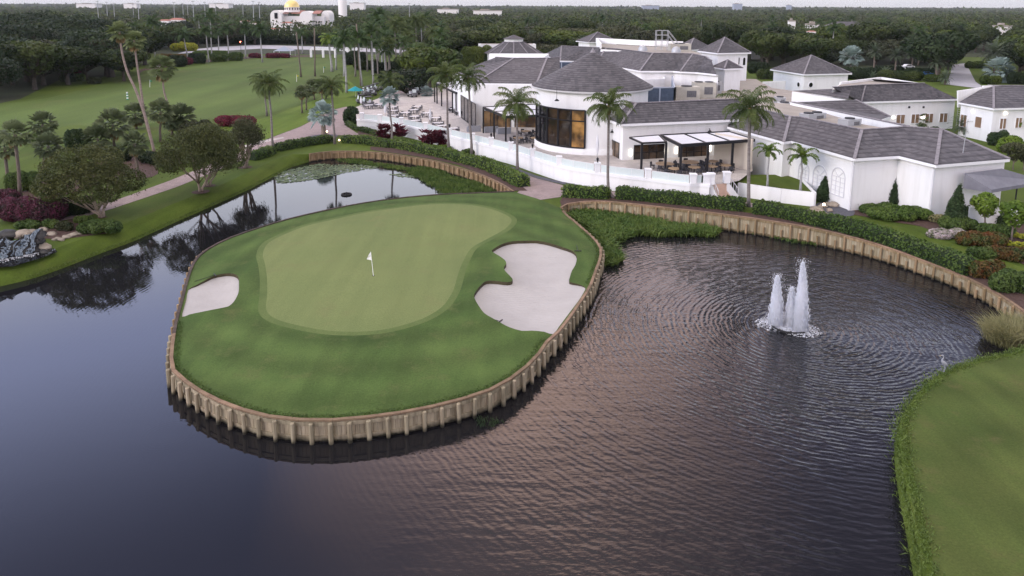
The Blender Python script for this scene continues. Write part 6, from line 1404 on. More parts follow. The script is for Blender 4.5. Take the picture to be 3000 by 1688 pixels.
def rake(label, head, tail, sand, bent=False):
    a, b_ = pz(*head, sand), pz(*tail, sand); o = thing('bunker_rake', label, 'rake', tuple(a), 'bunker rakes'); up = Vector((0, 0, .07)); mb = MB(); mb.tube([a+up, b_+up*.6], [.022, .022], 6); mb.build('handle', M['black'], o)
    d = (b_-a).normalized(); n = Vector((-d.y, d.x, 0)); mb = MB(); mb.bar(a+up-n*.32, a+up+n*.32, .06, .06)
    for k in range(9): q_ = a+up+n*(-.3+.075*k); mb.bar(q_, q_-Vector((0, 0, .10)), .02, .02)
    mb.build('rake_head', M['black'], o)
rake('black rake lying in the sand at the lower left of the big bunker', (1465, 944), (1420, 930), True)
rake('dark rake lying in the grass above the small left bunker', (630, 808), (570, 826), False)
rake('dark rake standing in the grass right of the big bunker', (1693, 737), (1689, 719), False)
# ------------------------------------------------------------------ fountain, floats, plants in the water
fo = thing('fountain', 'floating fountain with three white water jets of different heights', 'fountain', tuple(FT))
def jet(base, top, w_, seed):
    b_ = at(base[0], base[1], WZ); t = at_y(top[0], top[1], b_.y); H = t.z-b_.z; rs = np.random.RandomState(seed); n = 5200; ln = w_
    h0 = rs.rand(n)**.8; rr = ln*(0.16+0.84*(1-h0)**.8)*np.sqrt(rs.rand(n))*(.5+.5*rs.rand(n)); an = rs.rand(n)*6.28; le = .10+.30*rs.rand(n)
    lean = np.array([t.x-b_.x, 0, 0]); Pt = np.stack([b_.x+rr*np.cos(an), b_.y+rr*np.sin(an), b_.z+H*h0*.97], 1)+lean*(h0**1.4)[:, None]
    d = unit(np.stack([np.cos(an)*.10, np.sin(an)*.10, np.ones(n)], 1)); s_ = unit(np.stack([rs.normal(size=n), rs.normal(size=n), np.zeros(n)], 1)); ww = (.010+.022*rs.rand(n))[:, None]
    V = np.stack([Pt-d*le[:, None]/2, Pt+s_*ww, Pt+d*le[:, None]/2, Pt-s_*ww], 1).reshape(-1, 3); F = np.arange(4*n).reshape(n, 4)
    m_ = 500; h1 = 1+.05*rs.normal(size=m_); P2 = np.stack([b_.x+rs.normal(size=m_)*ln*.30, b_.y+rs.normal(size=m_)*ln*.3, b_.z+H*(.75+.28*rs.rand(m_))], 1)+lean; V2, F2 = leaf_quads(P2, rs.normal(size=(m_, 3)), .035, 1, rs=rs)
    V, F = cat_quads([(V, F), (V2, F2)]); np_mesh('water_jet', V, F, M['foam'], fo)
    mb = MB(); mb.tube([b_, b_.lerp(t, .45)+Vector((0, 0, 0)), b_.lerp(t, .93)], [ln*.72, ln*.5, ln*.16], 10); mb.build('jet_core', M['foam'], fo, smooth=True)
    k = 900; an = rs.rand(k)*6.28; r_ = ln*1.55*rs.rand(k)**.9; P3 = np.stack([b_.x+r_*np.cos(an)*1.2, b_.y+r_*np.sin(an), np.full(k, WZ+.02)+.16*rs.rand(k)*(1-r_/(ln*2.1))], 1); V3, F3 = leaf_quads(P3, np.repeat([[0, 0, 1.]], k, 0), .10, .25, rs=rs); tag(np_mesh('splash', V3, F3, M['foam'], fo), kind='stuff')
jet((2272, 952), (2278, 806), .80, 1); jet((2316, 955), (2321, 841), .66, 2); jet((2345, 968), (2353, 765), .80, 3)
def float_ring(name, parent, c, r_, label=None, tube_r=.14):
    mb = MB(); n = 20; vs = []
    for i in range(n):
        a = 2*math.pi*i/n
        for j in range(6): b_ = 2*math.pi*j/6; q_ = r_+tube_r*math.cos(b_); vs.append((c.x+q_*math.cos(a), c.y+q_*math.sin(a), c.z+.05+tube_r*math.sin(b_)))
    mb.add(vs, [[i*6+j, ((i+1) % n)*6+j, ((i+1) % n)*6+(j+1) % 6, i*6+(j+1) % 6] for i in range(n) for j in range(6)]); return mb.build(name, M['rubber'], parent, smooth=True)
float_ring('float_ring', fo, at(2312, 957, WZ), 1.3, None, .10)
c = at(1015, 571, WZ); fr = thing('fountain_float', 'dark floating ring of a switched off fountain on the lily pond', 'fountain', tuple(c)); float_ring('float_ring', fr, c, .55); mb = MB(); mb.lathe((c.x, c.y, WZ), [(.12, 0), (.12, .22), (.05, .26), (.05, .36)], 10); mb.build('nozzle', M['black'], fr)
def scatter_px(poly, n, z=WZ, rs=nrs):
    xs = [a[0] for a in poly]; ys = [a[1] for a in poly]; W_ = [at(x, y, z) for x, y in poly]; gx = rs.uniform(min(v.x for v in W_), max(v.x for v in W_), n*4); gy = rs.uniform(min(v.y for v in W_), max(v.y for v in W_), n*4)
    k = in_poly(gx, gy, W_); return np.stack([gx[k][:n], gy[k][:n]], 1)
def blades(name, XY, z, h_, w_, leafm, label, cat='water plants', per=7, spread=.16, lean=.5, kind='stuff', rs=nrs):
    n = len(XY)*per; P0 = np.repeat(XY, per, 0)+rs.normal(size=(n, 2))*spread; hh = h_*(.55+.6*rs.rand(n)); d = rs.normal(size=(n, 2))*lean*.5; s_ = unit(np.concatenate([rs.normal(size=(n, 2)), np.zeros((n, 1))], 1)); z_ = z if np.isscalar(z) else np.repeat(z, per)
    B = np.concatenate([P0, np.full((n, 1), 0.0)], 1); B[:, 2] = z_; Mi = B+np.concatenate([d*hh[:, None]*.45, hh[:, None]*.62], 1); T = B+np.concatenate([d*hh[:, None]*1.25, hh[:, None]*(.98-.25*rs.rand(n, 1))], 1); w2 = w_*(.6+.8*rs.rand(n, 1))
    V = np.stack([B, Mi+s_*w2, T, Mi-s_*w2], 1).reshape(-1, 3); o = np_mesh(name, V, np.arange(4*n).reshape(n, 4), M[leafm]); return tag(o, label, cat, kind=kind)
zz = lambda L, ox, oy, s=3.22: [(ox+x/s, oy+y/s) for x, y in L]
blades('pickerel_weed', scatter_px(zz([(1170, 290), (1260, 240), (1330, 205), (1480, 215), (1640, 240), (1800, 290), (1950, 330), (2150, 380), (2400, 400), (2576, 415), (2560, 470), (2300, 465), (2000, 470), (1830, 455), (1720, 485), (1640, 520), (1580, 500), (1600, 600), (1670, 680), (1600, 745), (1500, 745), (1485, 600), (1460, 520), (1400, 440), (1290, 370)], 1300, 550), 2400), WZ, .85, .08, 'reed', 'lush green water plants filling the corner of the fountain pond', lean=.95, spread=.22)
blades('pickerel_weed', scatter_px([(2150, 668), (2220, 672), (2300, 688), (2395, 712), (2392, 722), (2330, 715), (2240, 692), (2150, 678)], 260), WZ, .4, .05, 'reed', 'thin strip of yellowish water plants at the foot of the pale bulkhead')
blades('pickerel_weed', scatter_px(zz([(1920, 640), (1990, 700), (2080, 720), (2250, 760), (2420, 800), (2520, 830), (2400, 850), (2150, 860), (1900, 868), (1870, 830), (1800, 790), (1700, 720), (1600, 680), (1580, 640), (1700, 610)], 700, 300), 1300), WZ, .38, .05, 'reed', 'olive green water weed along the right side of the lily pond')
blades('pickerel_weed', scatter_px(zz([(920, 545), (1050, 505), (1200, 560), (1400, 590), (1600, 620), (1700, 650), (1500, 640), (1250, 600), (1000, 570)], 700, 300), 420), WZ, .3, .05, 'reed', 'water weed below the back bulkhead of the lily pond')
blades('pickerel_weed', scatter_px([(1395, 1228), (1440, 1232), (1470, 1240), (1440, 1252), (1400, 1245)], 26), WZ, .22, .02, 'cone', 'sparse water weed in the shade of the front bulkhead')
XY = scatter_px(zz([(340, 700), (420, 650), (600, 610), (750, 580), (900, 590), (1100, 590), (1320, 590), (1300, 620), (1100, 650), (1000, 665), (900, 690), (760, 720), (600, 745), (420, 765), (350, 760)], 700, 300), 1500)
def pads(XY, label):
    n = len(XY); V, F = [], []; m_ = 7
    for i, (x, y) in enumerate(XY):
        r_ = nrs.uniform(.10, .24); a0 = nrs.rand()*6.28; tx, ty = nrs.normal(size=2)*.10; b = len(V); V.append((x, y, WZ+.02+.0003*(i % 40)))
        for k in range(m_): a = a0+k*(6.28-.5)/(m_-1); V.append((x+r_*math.cos(a), y+r_*math.sin(a), WZ+.025+.0003*(i % 40)+r_*max(0, tx*math.cos(a)+ty*math.sin(a))))
        for k in range(m_-1): F.append((b, b+1+k, b+2+k))
    tag(np_mesh('lily_pads', np.array(V), np.array(F), M['lily']), label, 'lily pads', kind='stuff')
pads(XY, 'raft of green lily pads on the pond below the back bulkhead')
pads(scatter_px(zz([(1420, 680), (1560, 670), (1700, 700), (1680, 715), (1500, 705)], 700, 300), 90), 'small patch of lily pads right of the main raft')
p = at(2955, 1012, WZ); XY = scatter_px([(2886, 985), (2900, 1000), (2940, 1022), (2990, 1030), (3040, 1020), (3035, 985), (2960, 975)], 330)
o = blades('sedge_clump', XY, WZ, 1.5, .022, 'sedge', 'pale straw green clump of tall sedge at the right edge of the fountain pond', 'grass clump', 26, .22, .8, kind=None)
# shaggy uncut grass hanging over the edges of the banks
def edge_grass(name, line, off, step, h_, label, w_=.03, per=9, m_='edge', z=0.0, spread=.18):
    L = resample(line, step); O = offset_line(L, off); XY = np.array([(p_.x, p_.y) for p_ in O]); XY = XY[np.minimum(dist_poly(XY[:, 0], XY[:, 1], BK), dist_poly(XY[:, 0], XY[:, 1], BL)) > .7]; return blades(name, XY, z, h_, w_, m_, label, 'grass', per, spread, 1.2)
edge_grass('bank_grass', RK, .12, .12, .14, 'shaggy uncut grass along the edge of the lawn in the lower right corner', per=12, spread=.22)
edge_grass('bank_grass', RK, -.12, .12, .26, 'shaggy grass hanging down to the water in the lower right corner', per=10, z=-.35, spread=.2)
edge_grass('bank_grass', LB[14:], .25, .15, .26, 'uncut grass fringe at the water line of the left bank', per=6, z=WZ+.15, spread=.2)
iN = [i for i, q_ in enumerate(PN)]
edge_grass('bank_grass', PN[iA-4:-10], .28, .10, .13, 'ragged grass edge just inside the timber cap of the peninsula', w_=.02, per=10, z=.0, spread=.13)
# ------------------------------------------------------------------ heron
p = at(2762, 1089, .05); hr = thing('heron', 'grey heron standing in the grass at the pond edge lower right', 'bird', tuple(p)); s = 1.0
B = lambda x, y, z: p+Vector((x, y, z))
mb = MB(); mb.tube([B(.34, .05, .30), B(.22, .04, .40), B(.08, .02, .52), B(-.04, 0, .62), B(-.13, 0, .72), B(-.12, 0, .80), B(-.05, 0, .90), B(-.06, 0, 1.0), B(-.10, 0, 1.06), B(-.16, 0, 1.07), B(-.21, 0, 1.06)], [.012, .06, .115, .10, .055, .036, .032, .034, .045, .038, .018], 10); mb.build('body', M['heron'], hr, smooth=True)
mb = MB(); mb.tube([B(-.19, 0, 1.06), B(-.36, 0, 1.035)], [.018, .003], 6); mb.build('beak', M['beak'], hr)
for dy in (-.04, .04):
    mb = MB(); mb.tube([B(.06, dy, .46), B(.10, dy, .24), B(.05, dy, 0)], [.022, .012, .012], 6); mb.tube([B(.05, dy, .01), B(-.07, dy, .0)], [.012, .006], 5); mb.build('leg', M['heron'], hr)
mb = MB(); mb.tube([B(-.02, 0, 1.085), B(.10, 0, 1.06), B(.17, 0, 1.0)], [.012, .008, .002], 5); mb.build('crest', M['black'], hr)
# ------------------------------------------------------------------ clipped trees, shrubs and flowers
def cone(label, px, yb, yt, wpx, z=0.0):
    p = at(px, yb, z); s = ppm(p); h_ = at_y(px, yt, p.y).z-z; w_ = wpx/s/2; L = []
    for k in range(9): t = k/8; L.append(((nrs.normal()*w_*.05, nrs.normal()*w_*.05, h_*(.16+.74*t)), (w_*(1.02-.80*t**1.3), w_*(1.02-.80*t**1.3), h_*.16)))
    tag(shrub_mesh('clipped_cone', L, 3600, .13, 'cone', (p.x, p.y, z)), label, 'topiary', 'clipped cone trees along the white walls')
cone('small clipped cone tree left of the white steps', 2057, 580, 519, 36)
cone('clipped cone tree above the lit rockery beside the planter wall', 2411, 590, 519, 45)
cone('clipped cone tree between two burgundy shrubs in the wall corner', 2613, 606, 513, 48)
cone('largest clipped cone tree, leaning a little, left of the grey awning', 2796, 664, 544, 64)
for lb, x, y, w_, h_, m_, nl in [('burgundy shrub right of the clipped cone in the wall corner', 2645, 607, 26, 38, 'burg', 3), ('burgundy shrub left of the clipped cone in the wall corner', 2583, 603, 24, 28, 'burg', 3), ('tall burgundy shrub clump against the terrace wall, behind the silver headed palm', 1148, 410, 78, 44, 'burgx', 6), ('second burgundy shrub clump against the terrace wall, further right', 1284, 431, 92, 48, 'burgx', 7),
    ('round crimson shrub at the far end of the paver path', 692, 368, 108, 30, 'redleaf', 6), ('sprawling purple red bougainvillea at the left edge by the path', 90, 648, 170, 72, 'boug', 7), ('purple red bougainvillea behind the sprawling one at the left edge', 18, 600, 70, 50, 'boug', 4), ('dark bush between bougainvillea and path under the big myrtle', 205, 628, 120, 52, 'dark', 5), ('green bush among the fan palm trunks at the left edge', 70, 560, 80, 60, 'shrub', 5),
    ('low spreading shrub at the path edge right of the waterfall rocks', 295, 682, 105, 36, 'shrub', 6), ('round green shrub beside the path at the left', 148, 668, 44, 26, 'shrub', 4), ('small green shrub left of the round one above the waterfall', 85, 668, 60, 24, 'shrub', 4), ('green shrub with pale blossoms by the trunk of the big myrtle', 245, 652, 42, 20, 'hedge', 4), ('olive shrub in the rock bed right of the waterfall', 190, 676, 42, 26, 'oak3', 4),
    ('dark green shrub mass under the middle myrtle left of the path', 470, 480, 120, 34, 'dark', 6), ('dense conifer like bush below the fan palms', 228, 438, 60, 60, 'cone', 5), ('dark bush below the fan palms at the mulch patch', 330, 470, 110, 40, 'dark', 6), ('yellowish low shrub at the far left below the palms', 120, 420, 60, 30, 'shrub', 4),
    ('round dark bush left of the young tree bed at the back wing', 2716, 412, 66, 42, 'cone', 4), ('round clipped dark bush at the corner building', 2922, 425, 56, 42, 'cone', 4), ('lime green bush right of the clipped dark bush', 2960, 446, 60, 46, 'lime', 4), ('broad green plant bed in front of the cone tree with burgundy neighbours', 2632, 640, 170, 34, 'hedge', 11), ('light green plants left of the broad bed', 2570, 622, 90, 26, 'shrub', 5), ('leafy green plants behind the flower bed', 2810, 672, 90, 36, 'shrub', 5),
    ('bed of white and pink flowers on the slope', 2778, 694, 120, 20, 'flower', 9), ('orange red shrub bed right of the flowers', 2868, 716, 120, 40, 'orange', 6), ('second orange tinted shrub bed further down the slope', 2940, 760, 110, 40, 'orange', 6), ('green shrub at the base of the young tree near the awning', 2920, 690, 90, 34, 'shrub', 5), ('grey green tuft of grass left of the largest cone', 2748, 652, 40, 24, 'sedge', 3), ('small leafy bush on the raised lawn by the left foxtail palm', 2256, 522, 46, 28, 'shrub', 4), ('small leafy bush on the raised lawn by the right foxtail palm', 2328, 536, 40, 30, 'shrub', 4), ('small citrus bush behind the terrace rail at the steps', 2178, 528, 26, 36, 'lime', 3),
    ('dark spiky shrub at the left end of the terrace wall', 1030, 362, 40, 48, 'cone', 4), ('low feathery shrubs along the white wall under the second palm', 1395, 452, 70, 18, 'shrub', 5), ('lime shrubs along the foot of the terrace wall', 1260, 440, 110, 14, 'lime', 6)]:
    if m_ == 'burgx':
        p = at(x, y, 0); s_ = ppm(p); XY = np.array([(p.x+w_/s_*(nrs.rand()-.5), p.y+nrs.uniform(-.5, .5)) for _ in range(nl*7)]); blades('shrub', XY, np.full(len(XY), .15)+np.tile([.1, .45, .8, 1.15, 1.4, .6, .3], nl)*h_/s_*.55, .75, .13, 'burg', lb, 'shrub', 26, .20, 1.5, kind=None); continue
    bush('flower_bed' if m_ == 'flower' else 'shrub', lb, 'flowers' if m_ == 'flower' else 'shrub', x, y, w_, h_, m_, nl, .13 if y > 500 else .2)
c = at(2962, 706, .1); mb = MB(); L = [((1.75*math.cos(t*.4), 1.75*math.sin(t*.4), .22), (.4, .4, .24)) for t in range(16)]; tag(shrub_mesh('ring_hedge', L, 3800, .11, 'yellow', tuple(c)), 'low bright yellow ring hedge round a young tree at the right edge', 'hedge')
for i, (x, y, w_, h_, m_, lb) in enumerate([(520, 196, 50, 34, 'dark', 'round dark shrub at the left end of the far mulch bed'), (545, 190, 36, 22, 'burg', 'dark red shrub in the far mulch bed'), (580, 186, 44, 30, 'cone', 'spiky green shrub left in the far mulch bed'), (640, 181, 44, 24, 'shrub', 'green shrub in the middle of the far mulch bed'), (690, 178, 40, 24, 'shrub', 'green shrub by the right trunks of the far bed'), (500, 172, 70, 14, 'orange', 'orange flowers beyond the far mulch bed'), (620, 160, 90, 12, 'hedge', 'low trimmed hedge before the far road'), (540, 150, 60, 26, 'yellow', 'yellow bush beneath the royal palms at the far left'),
    (215, 214, 70, 22, 'redleaf', 'crimson shrub bed at the left edge of the range'), (200, 240, 40, 26, 'oak', 'small round tree like bush at the left of the range'), (232, 236, 36, 20, 'shrub', 'yellow green bush at the left of the range'), (275, 246, 34, 20, 'oak3', 'speckled low bush on the range edge'), (747, 170, 34, 14, 'burg', 'dark clipped block hedge left of the tent'), (800, 170, 40, 14, 'burg', 'dark clipped block hedge before the tent'), (836, 170, 26, 13, 'burg', 'dark clipped block hedge right of the tent')]): bush('shrub', lb, 'shrub', x, y, w_, h_, m_, 5, .3)
for i, (x, y, w_, h_, m_, lb) in enumerate([(1075, 205, 70, 30, 'oak', 'bushy dark mass behind the first golf carts'), (1130, 215, 80, 34, 'dark', 'dark bush mass in the palm grove centre'), (1190, 205, 70, 36, 'oak', 'bush mass in the palm grove right of centre'), (1250, 200, 80, 38, 'dark', 'dark bush mass near the head of the drive'), (1290, 210, 60, 34, 'oak2', 'green bushes left of the dining room roof'), (1040, 190, 60, 40, 'dark', 'shaded bushes under the royal palms'), (1330, 178, 90, 46, 'oak', 'bushy trees behind the left end of the dining room roof'), (1402, 197, 100, 62, 'oak2', 'bushes before the low white porch wing'), (1452, 199, 60, 48, 'cone', 'dark clipped bushes at the rotunda foot'), (1590, 198, 80, 50, 'oak', 'bushes right of the rotunda foot'), (1150, 240, 60, 34, 'oak2', 'green bushes beside the brick drive'), (1230, 238, 54, 34, 'oak', 'bushes right of the brick drive'), (2700, 222, 80, 22, 'cone', 'dark bushes behind the rear wing roof'), (2600, 215, 90, 22, 'dark', 'dark hedge mass below the feathery palms'), (2850, 200, 50, 20, 'oak2', 'green bush at the entrance road bend'), (2530, 232, 110, 34, 'dark', 'dark bush mass right of the pyramid pavilion'), (2640, 236, 120, 30, 'oak', 'bushes along the back of the rear wing roof'), (2738, 240, 50, 22, 'oak2', 'green bushes left of the entrance road'), (2250, 232, 60, 30, 'oak', 'bushes left of the pyramid pavilion'), (2222, 215, 60, 34, 'dark', 'dark bushes right of the arched tower'), (2900, 246, 60, 24, 'oak2', 'green bushes right of the entrance road'), (2985, 246, 70, 34, 'dark', 'dark bushes behind the corner building')]): bush('bush', lb, 'bush', x, y, w_, h_, m_, 7, .24)
for i in range(9): bush('bush', 'dark undergrowth behind the far road, '+['at its far left end', 'left of the red signal', 'behind the red signal', 'behind the canopy tent', 'behind the left end of the garden pergola', 'behind the lime green royal palm', 'behind the right end of the garden pergola', 'behind the far palm grove', 'at its far right end'][i], 'bush', 450+i*95, 129, 125, 26, 'dark', 8, .5)
# ------------------------------------------------------------------ rocks and the waterfall on the left
def rock(name, parent, c, r_, m_, seed, flat=.65):
    rs = np.random.RandomState(seed); bm = bmesh.new(); bmesh.ops.create_icosphere(bm, subdivisions=3, radius=1)
    ph = rs.rand(6)*6
    for v in bm.verts:
        k = 1+.22*math.sin(v.co.x*2.3+ph[0])*math.cos(v.co.y*2.7+ph[1])+.14*math.sin(v.co.z*4+ph[2]+v.co.x*3)+.10*math.sin(v.co.x*7+ph[4])*math.sin(v.co.y*6+v.co.z*5+ph[5]); v.co = v.co*k; v.co.z *= flat; v.co.x *= 1+.35*math.sin(ph[3]); v.co *= r_
    me = bpy.data.meshes.new(name); bm.to_mesh(me); bm.free(); me.materials.append(m_); me.polygons.foreach_set('use_smooth', [True]*len(me.polygons)); o = link_mesh(name, me, parent); o.location = Vector(c)-origin(parent) if parent is not None else c; return o
wf = thing('waterfall', 'dark rock waterfall with white falling water at the left edge', 'waterfall', tuple(at(20, 760, 0)))
nx, nz = 44, 18; V, F = [], []; rsw = np.random.RandomState(61)
def face_pt(u, t, out=0.0):
    bp = at(-70+185*u, 772-34*u, .05); dep = bp.y+1.1*t+.10*math.sin(u*37)+.16*math.sin(u*15+t*5)-.30*round(t*4)/4*0+.22*math.floor(t*3.99)/3; zt = 1.55+.22*math.sin(u*9)+.15*math.sin(u*23)
    return (bp.x+.10*math.sin(t*9+u*20), dep-out, .02+zt*t)
for i in range(nx+1):
    for j in range(nz+1):
        x, y, z = face_pt(i/nx, j/nz); V.append((x+rsw.normal()*.04, y+rsw.normal()*.07, z+rsw.normal()*.03))
F = [(i*(nz+1)+j, (i+1)*(nz+1)+j, (i+1)*(nz+1)+j+1, i*(nz+1)+j+1) for i in range(nx) for j in range(nz)]
np_mesh('rock_face', np.array(V), np.array(F), M['darkrock'], wf)
for k, (u0, u1, t1) in enumerate([(.08, .20, 1.0), (.26, .31, .9), (.36, .50, 1.0), (.55, .60, .8), (.64, .76, 1.0), (.82, .90, 1.0)]):
    mb = MB(); vs = []; n = 16; m_ = 7
    for i in range(n+1):
        for j in range(m_+1): u = u0+(u1-u0)*(j/m_+.12*math.sin(i*1.3+j*2)); x, y, z = face_pt(u, t1*(1-i/n), .14+.10*math.sin(math.pi*i/n)+.03*math.sin(j*3+i)); vs.append((x, y, z+.03))
    mb.add(vs, [[i*(m_+1)+j, i*(m_+1)+j+1, (i+1)*(m_+1)+j+1, (i+1)*(m_+1)+j] for i in range(n) for j in range(m_) if (i*5+j*3+k) % 7 or i < 2]); mb.build('falling_water', M['fall'], wf, smooth=True)
k = 0
for x, y, z, r_ in [(118, 728, .1, .7), (108, 712, .5, .7), (96, 696, .9, .7), (60, 686, 1.2, .7), (20, 690, 1.2, .8), (-20, 696, 1.1, .8), (82, 690, 1.1, .6), (40, 688, 1.2, .6), (128, 740, 0, .45), (-60, 700, 1.0, 1.0)]: c = at(x, y, z); rock('rock', wf, c, r_*.85, M['rock'] if k % 3 == 0 else M['darkrock'], 400+k); k += 1
mb = MB(); mb.poly(*[at(x, y, .065) for x, y in ((-90, 790), (-72, 768), (20, 752), (112, 732), (160, 728), (168, 738), (120, 756), (40, 780))]); mb.build('plunge_pool', M['water'], wf)
P3 = np.array([tuple(at(-60+170*q_+nrs.normal()*3, 773-33*q_+abs(nrs.normal())*4, .08)) for q_ in nrs.rand(200)]); V3, F3 = leaf_quads(P3, np.repeat([[0, 0, 1.]], 200, 0), .11, .3); tag(np_mesh('foam', V3, F3, M['foam'], wf), kind='stuff')
RL = 'boulders beside the waterfall'
for i, (x, y, r_, lb) in enumerate([(215, 688, .7, 'pale flat boulder at the lawn edge right of the waterfall'), (195, 694, .6, 'pale boulder left of the flat one'), (232, 684, .55, 'small pale boulder at the right end of the rock bed'), (120, 690, .9, 'brown boulder above the pool of the waterfall'), (150, 686, .7, 'brown boulder between two shrubs'), (128, 672, .6, 'tall tan boulder near the path'), (90, 680, .8, 'mossy boulder on top of the waterfall'), (165, 700, .5, 'little boulder at the grass edge'), (180, 702, .45, 'small white stone beside the little boulder'), (110, 708, .6, 'dark boulder beside the falling water')]): o = rock('boulder', None, tuple(at(x, y, .1)), r_*.62, M['rock'], 500+i, .5); tag(o, lb, 'boulder', RL)
RL2 = 'stones of the lit rockery at the white wall'
for i, (x, y, r_, lb) in enumerate([(2392, 612, .7, 'flat tan stone at the left of the lit rockery'), (2412, 604, .6, 'glowing stone in the middle of the lit rockery'), (2438, 600, .75, 'broad stone at the right of the lit rockery'), (2402, 622, .6, 'lower stone of the lit rockery'), (2430, 616, .5, 'small stone below the broad one'), (2380, 618, .5, 'stone touching the planter wall'), (2420, 628, .55, 'front stone of the lit rockery at the hedge')]): o = rock('stone', None, tuple(at(x, y, .15)), r_, M['rock'], 520+i, .4); tag(o, lb, 'stone', RL2)
def spot(label, px, py, z=0.0, r_=.16, m_='lamp'):
    p = at(px, py, z); o = thing('garden_light', label, 'light', tuple(p), 'small garden lights'); mb = MB(); mb.lathe(tuple(p), [(.06, 0), (.06, .25), (.10, .3)], 8); mb.build('stake', M['black'], o); mb = MB(); mb.lathe(tuple(p+Vector((0, 0, .3))), [(r_*.8, 0), (r_, .1), (r_*.6, .24), (.01, .27)], 10); mb.build('lamp', M[m_], o)
spot('lit garden light at the trunk of the silver palm in the roundabout', 958, 392); spot('lit garden light between two hedges at the thin palm', 994, 418); spot('lit amber light among the stones of the rockery', 2413, 610, .5); spot('lit garden light at the foot of the cone by the steps', 2072, 584); spot('lit garden light at the foot of the cone between burgundy shrubs', 2604, 618); spot('lit amber light below the largest cone', 2794, 676)
# ------------------------------------------------------------------ terrace furniture
def chair_proto(m_):
    o = thing('chair', 'chair', 'chair'); mb = MB(); mb.box((0, 0, .43), .56, .54, .10); mb.build('seat', M[m_], o)
    mb = MB(); mb.lathe((0, 0, 0), [(.30, .44), (.33, .86), (.29, .86), (.26, .48)], 10, R(200), R(340)); mb.build('backrest', M[m_], o)
    for sx in (-1, 1):
        for sy in (-1, 1): mb = MB(); mb.bar((sx*.22, sy*.2, .4), (sx*.25, sy*.23, 0), .05); mb.build('leg', M['black'], o)
    return o
def table_proto(m_, r_, sq=None):
    o = thing('table', 'table', 'table'); mb = MB()
    if sq: mb.box((0, 0, .75), sq[0], sq[1], .06)
    else: mb.lathe((0, 0, 0), [(.02, .72), (r_, .72), (r_+.01, .75), (r_, .78), (.01, .781)], 20)
    mb.build('table_top', M[m_], o); mb = MB(); mb.lathe((0, 0, 0), [(.32, 0), (.30, .04), (.06, .08), (.05, .72)], 10); mb.build('pedestal', M['black'], o); return o
CP, CG = chair_proto('chair'), chair_proto('chairgrey'); TR, TW_, TRL = table_proto('table', .75), table_proto('whitetop', .6, (1.7, .95)), table_proto('table', 1.15)
used = set()
def inst(src, loc, rz, label, group, name=None):
    if src.name not in used: used.add(src.name); src.location = loc; src.rotation_euler = (0, 0, rz); src['label'] = label; src['group'] = group; return src
    return dup(src, loc, rz, 1.0, label, group)
def seating(px, py, tp, cp, nch, rad, tl, cl, tg, cg, a0=.4, sq=False):
    p = at(px, py, PZ+.75); p.z = PZ+.01; inst(tp, tuple(p), rnd.uniform(-.15, .15)+(.35 if sq else 0), tl, tg)
    for k in range(nch): a = a0+2*math.pi*k/nch+rnd.uniform(-.12, .12); inst(cp, (p.x+rad*math.cos(a), p.y+rad*math.sin(a), PZ+.01), a-math.pi/2+rnd.uniform(-.2, .2)+math.pi, cl, cg)
TG, CGp = 'wooden tables under the lounge pergola', 'dark woven chairs under the lounge pergola'
for x, y, big, d in [(1948, 480, 1, 'table nearest the left glazing under the lounge pergola'), (1976, 494, 0, 'small table at the rail behind the middle pergola post'), (2020, 475, 1, 'long table before the right glazing under the lounge pergola'), (2034, 490, 0, 'small table at the rail right of the middle post'), (2088, 473, 0, 'round table against the plaster wall of the lounge porch'), (2085, 487, 0, 'round table between the two right posts at the rail'), (2124, 484, 0, 'rightmost round table of the lounge porch')]:
    seating(x, y, TRL if big else TR, CP, 5 if big else 4, 1.55 if big else 1.1, 'round wooden '+d, 'dark chair at the '+d.replace(' under the lounge pergola', ''), TG, CGp)
for x, y, d in [(1518, 404, 'table in front of the coconut palm under the tower pergola'), (1568, 404, 'table next to the round tower under its pergola'), (1541, 384, 'back table by the glazing under the tower pergola'), (1579, 390, 'back right table against the tower under its pergola')]:
    seating(x, y, TR, CP, 4, 1.05, 'round wooden '+d, 'dark chair at the '+d, 'wooden tables under the tower pergola', 'dark woven chairs under the tower pergola')
OT = [(1150, 314, 'at the brick drive end of the open terrace'), (1152, 324, 'second from the brick drive'), (1154, 338, 'behind the silver headed palm'), (1221, 312, 'farthest back before the slatted pergola'), (1212, 322, 'second row from the slatted pergola'), (1188, 330, 'in the middle of the open terrace'), (1214, 341, 'in the centre right of the open terrace'), (1217, 353, 'above the second burgundy clump'), (1250, 331, 'at the right by the slatted pergola'), (1275, 345, 'by the dark dining room window'), (1283, 360, 'third from the rail before the dining room'), (1296, 368, 'near the rail before the dining room'), (1327, 376, 'last one at the rail before the wicker sofas'), (1080, 308, 'at the far left pier beside the carts'), (1112, 306, 'second from the far left pier')]
for x, y, d in OT: seating(x, y, TW_, CG, 4, .95, 'pale topped table '+d, 'grey chair at the pale table '+d, 'pale tables on the open terrace', 'grey chairs on the open terrace', .75, True)
for x, y, d in [(1330, 318, 'first'), (1348, 326, 'second')]: seating(x, y, TW_, CP, 4, .95, 'pale topped table in the shade of the slatted pergola, '+d+' from the drive', 'dark chair under the slatted pergola at its '+d+' table', 'tables under the slatted pergola', 'chairs under the slatted pergola', .75, True)
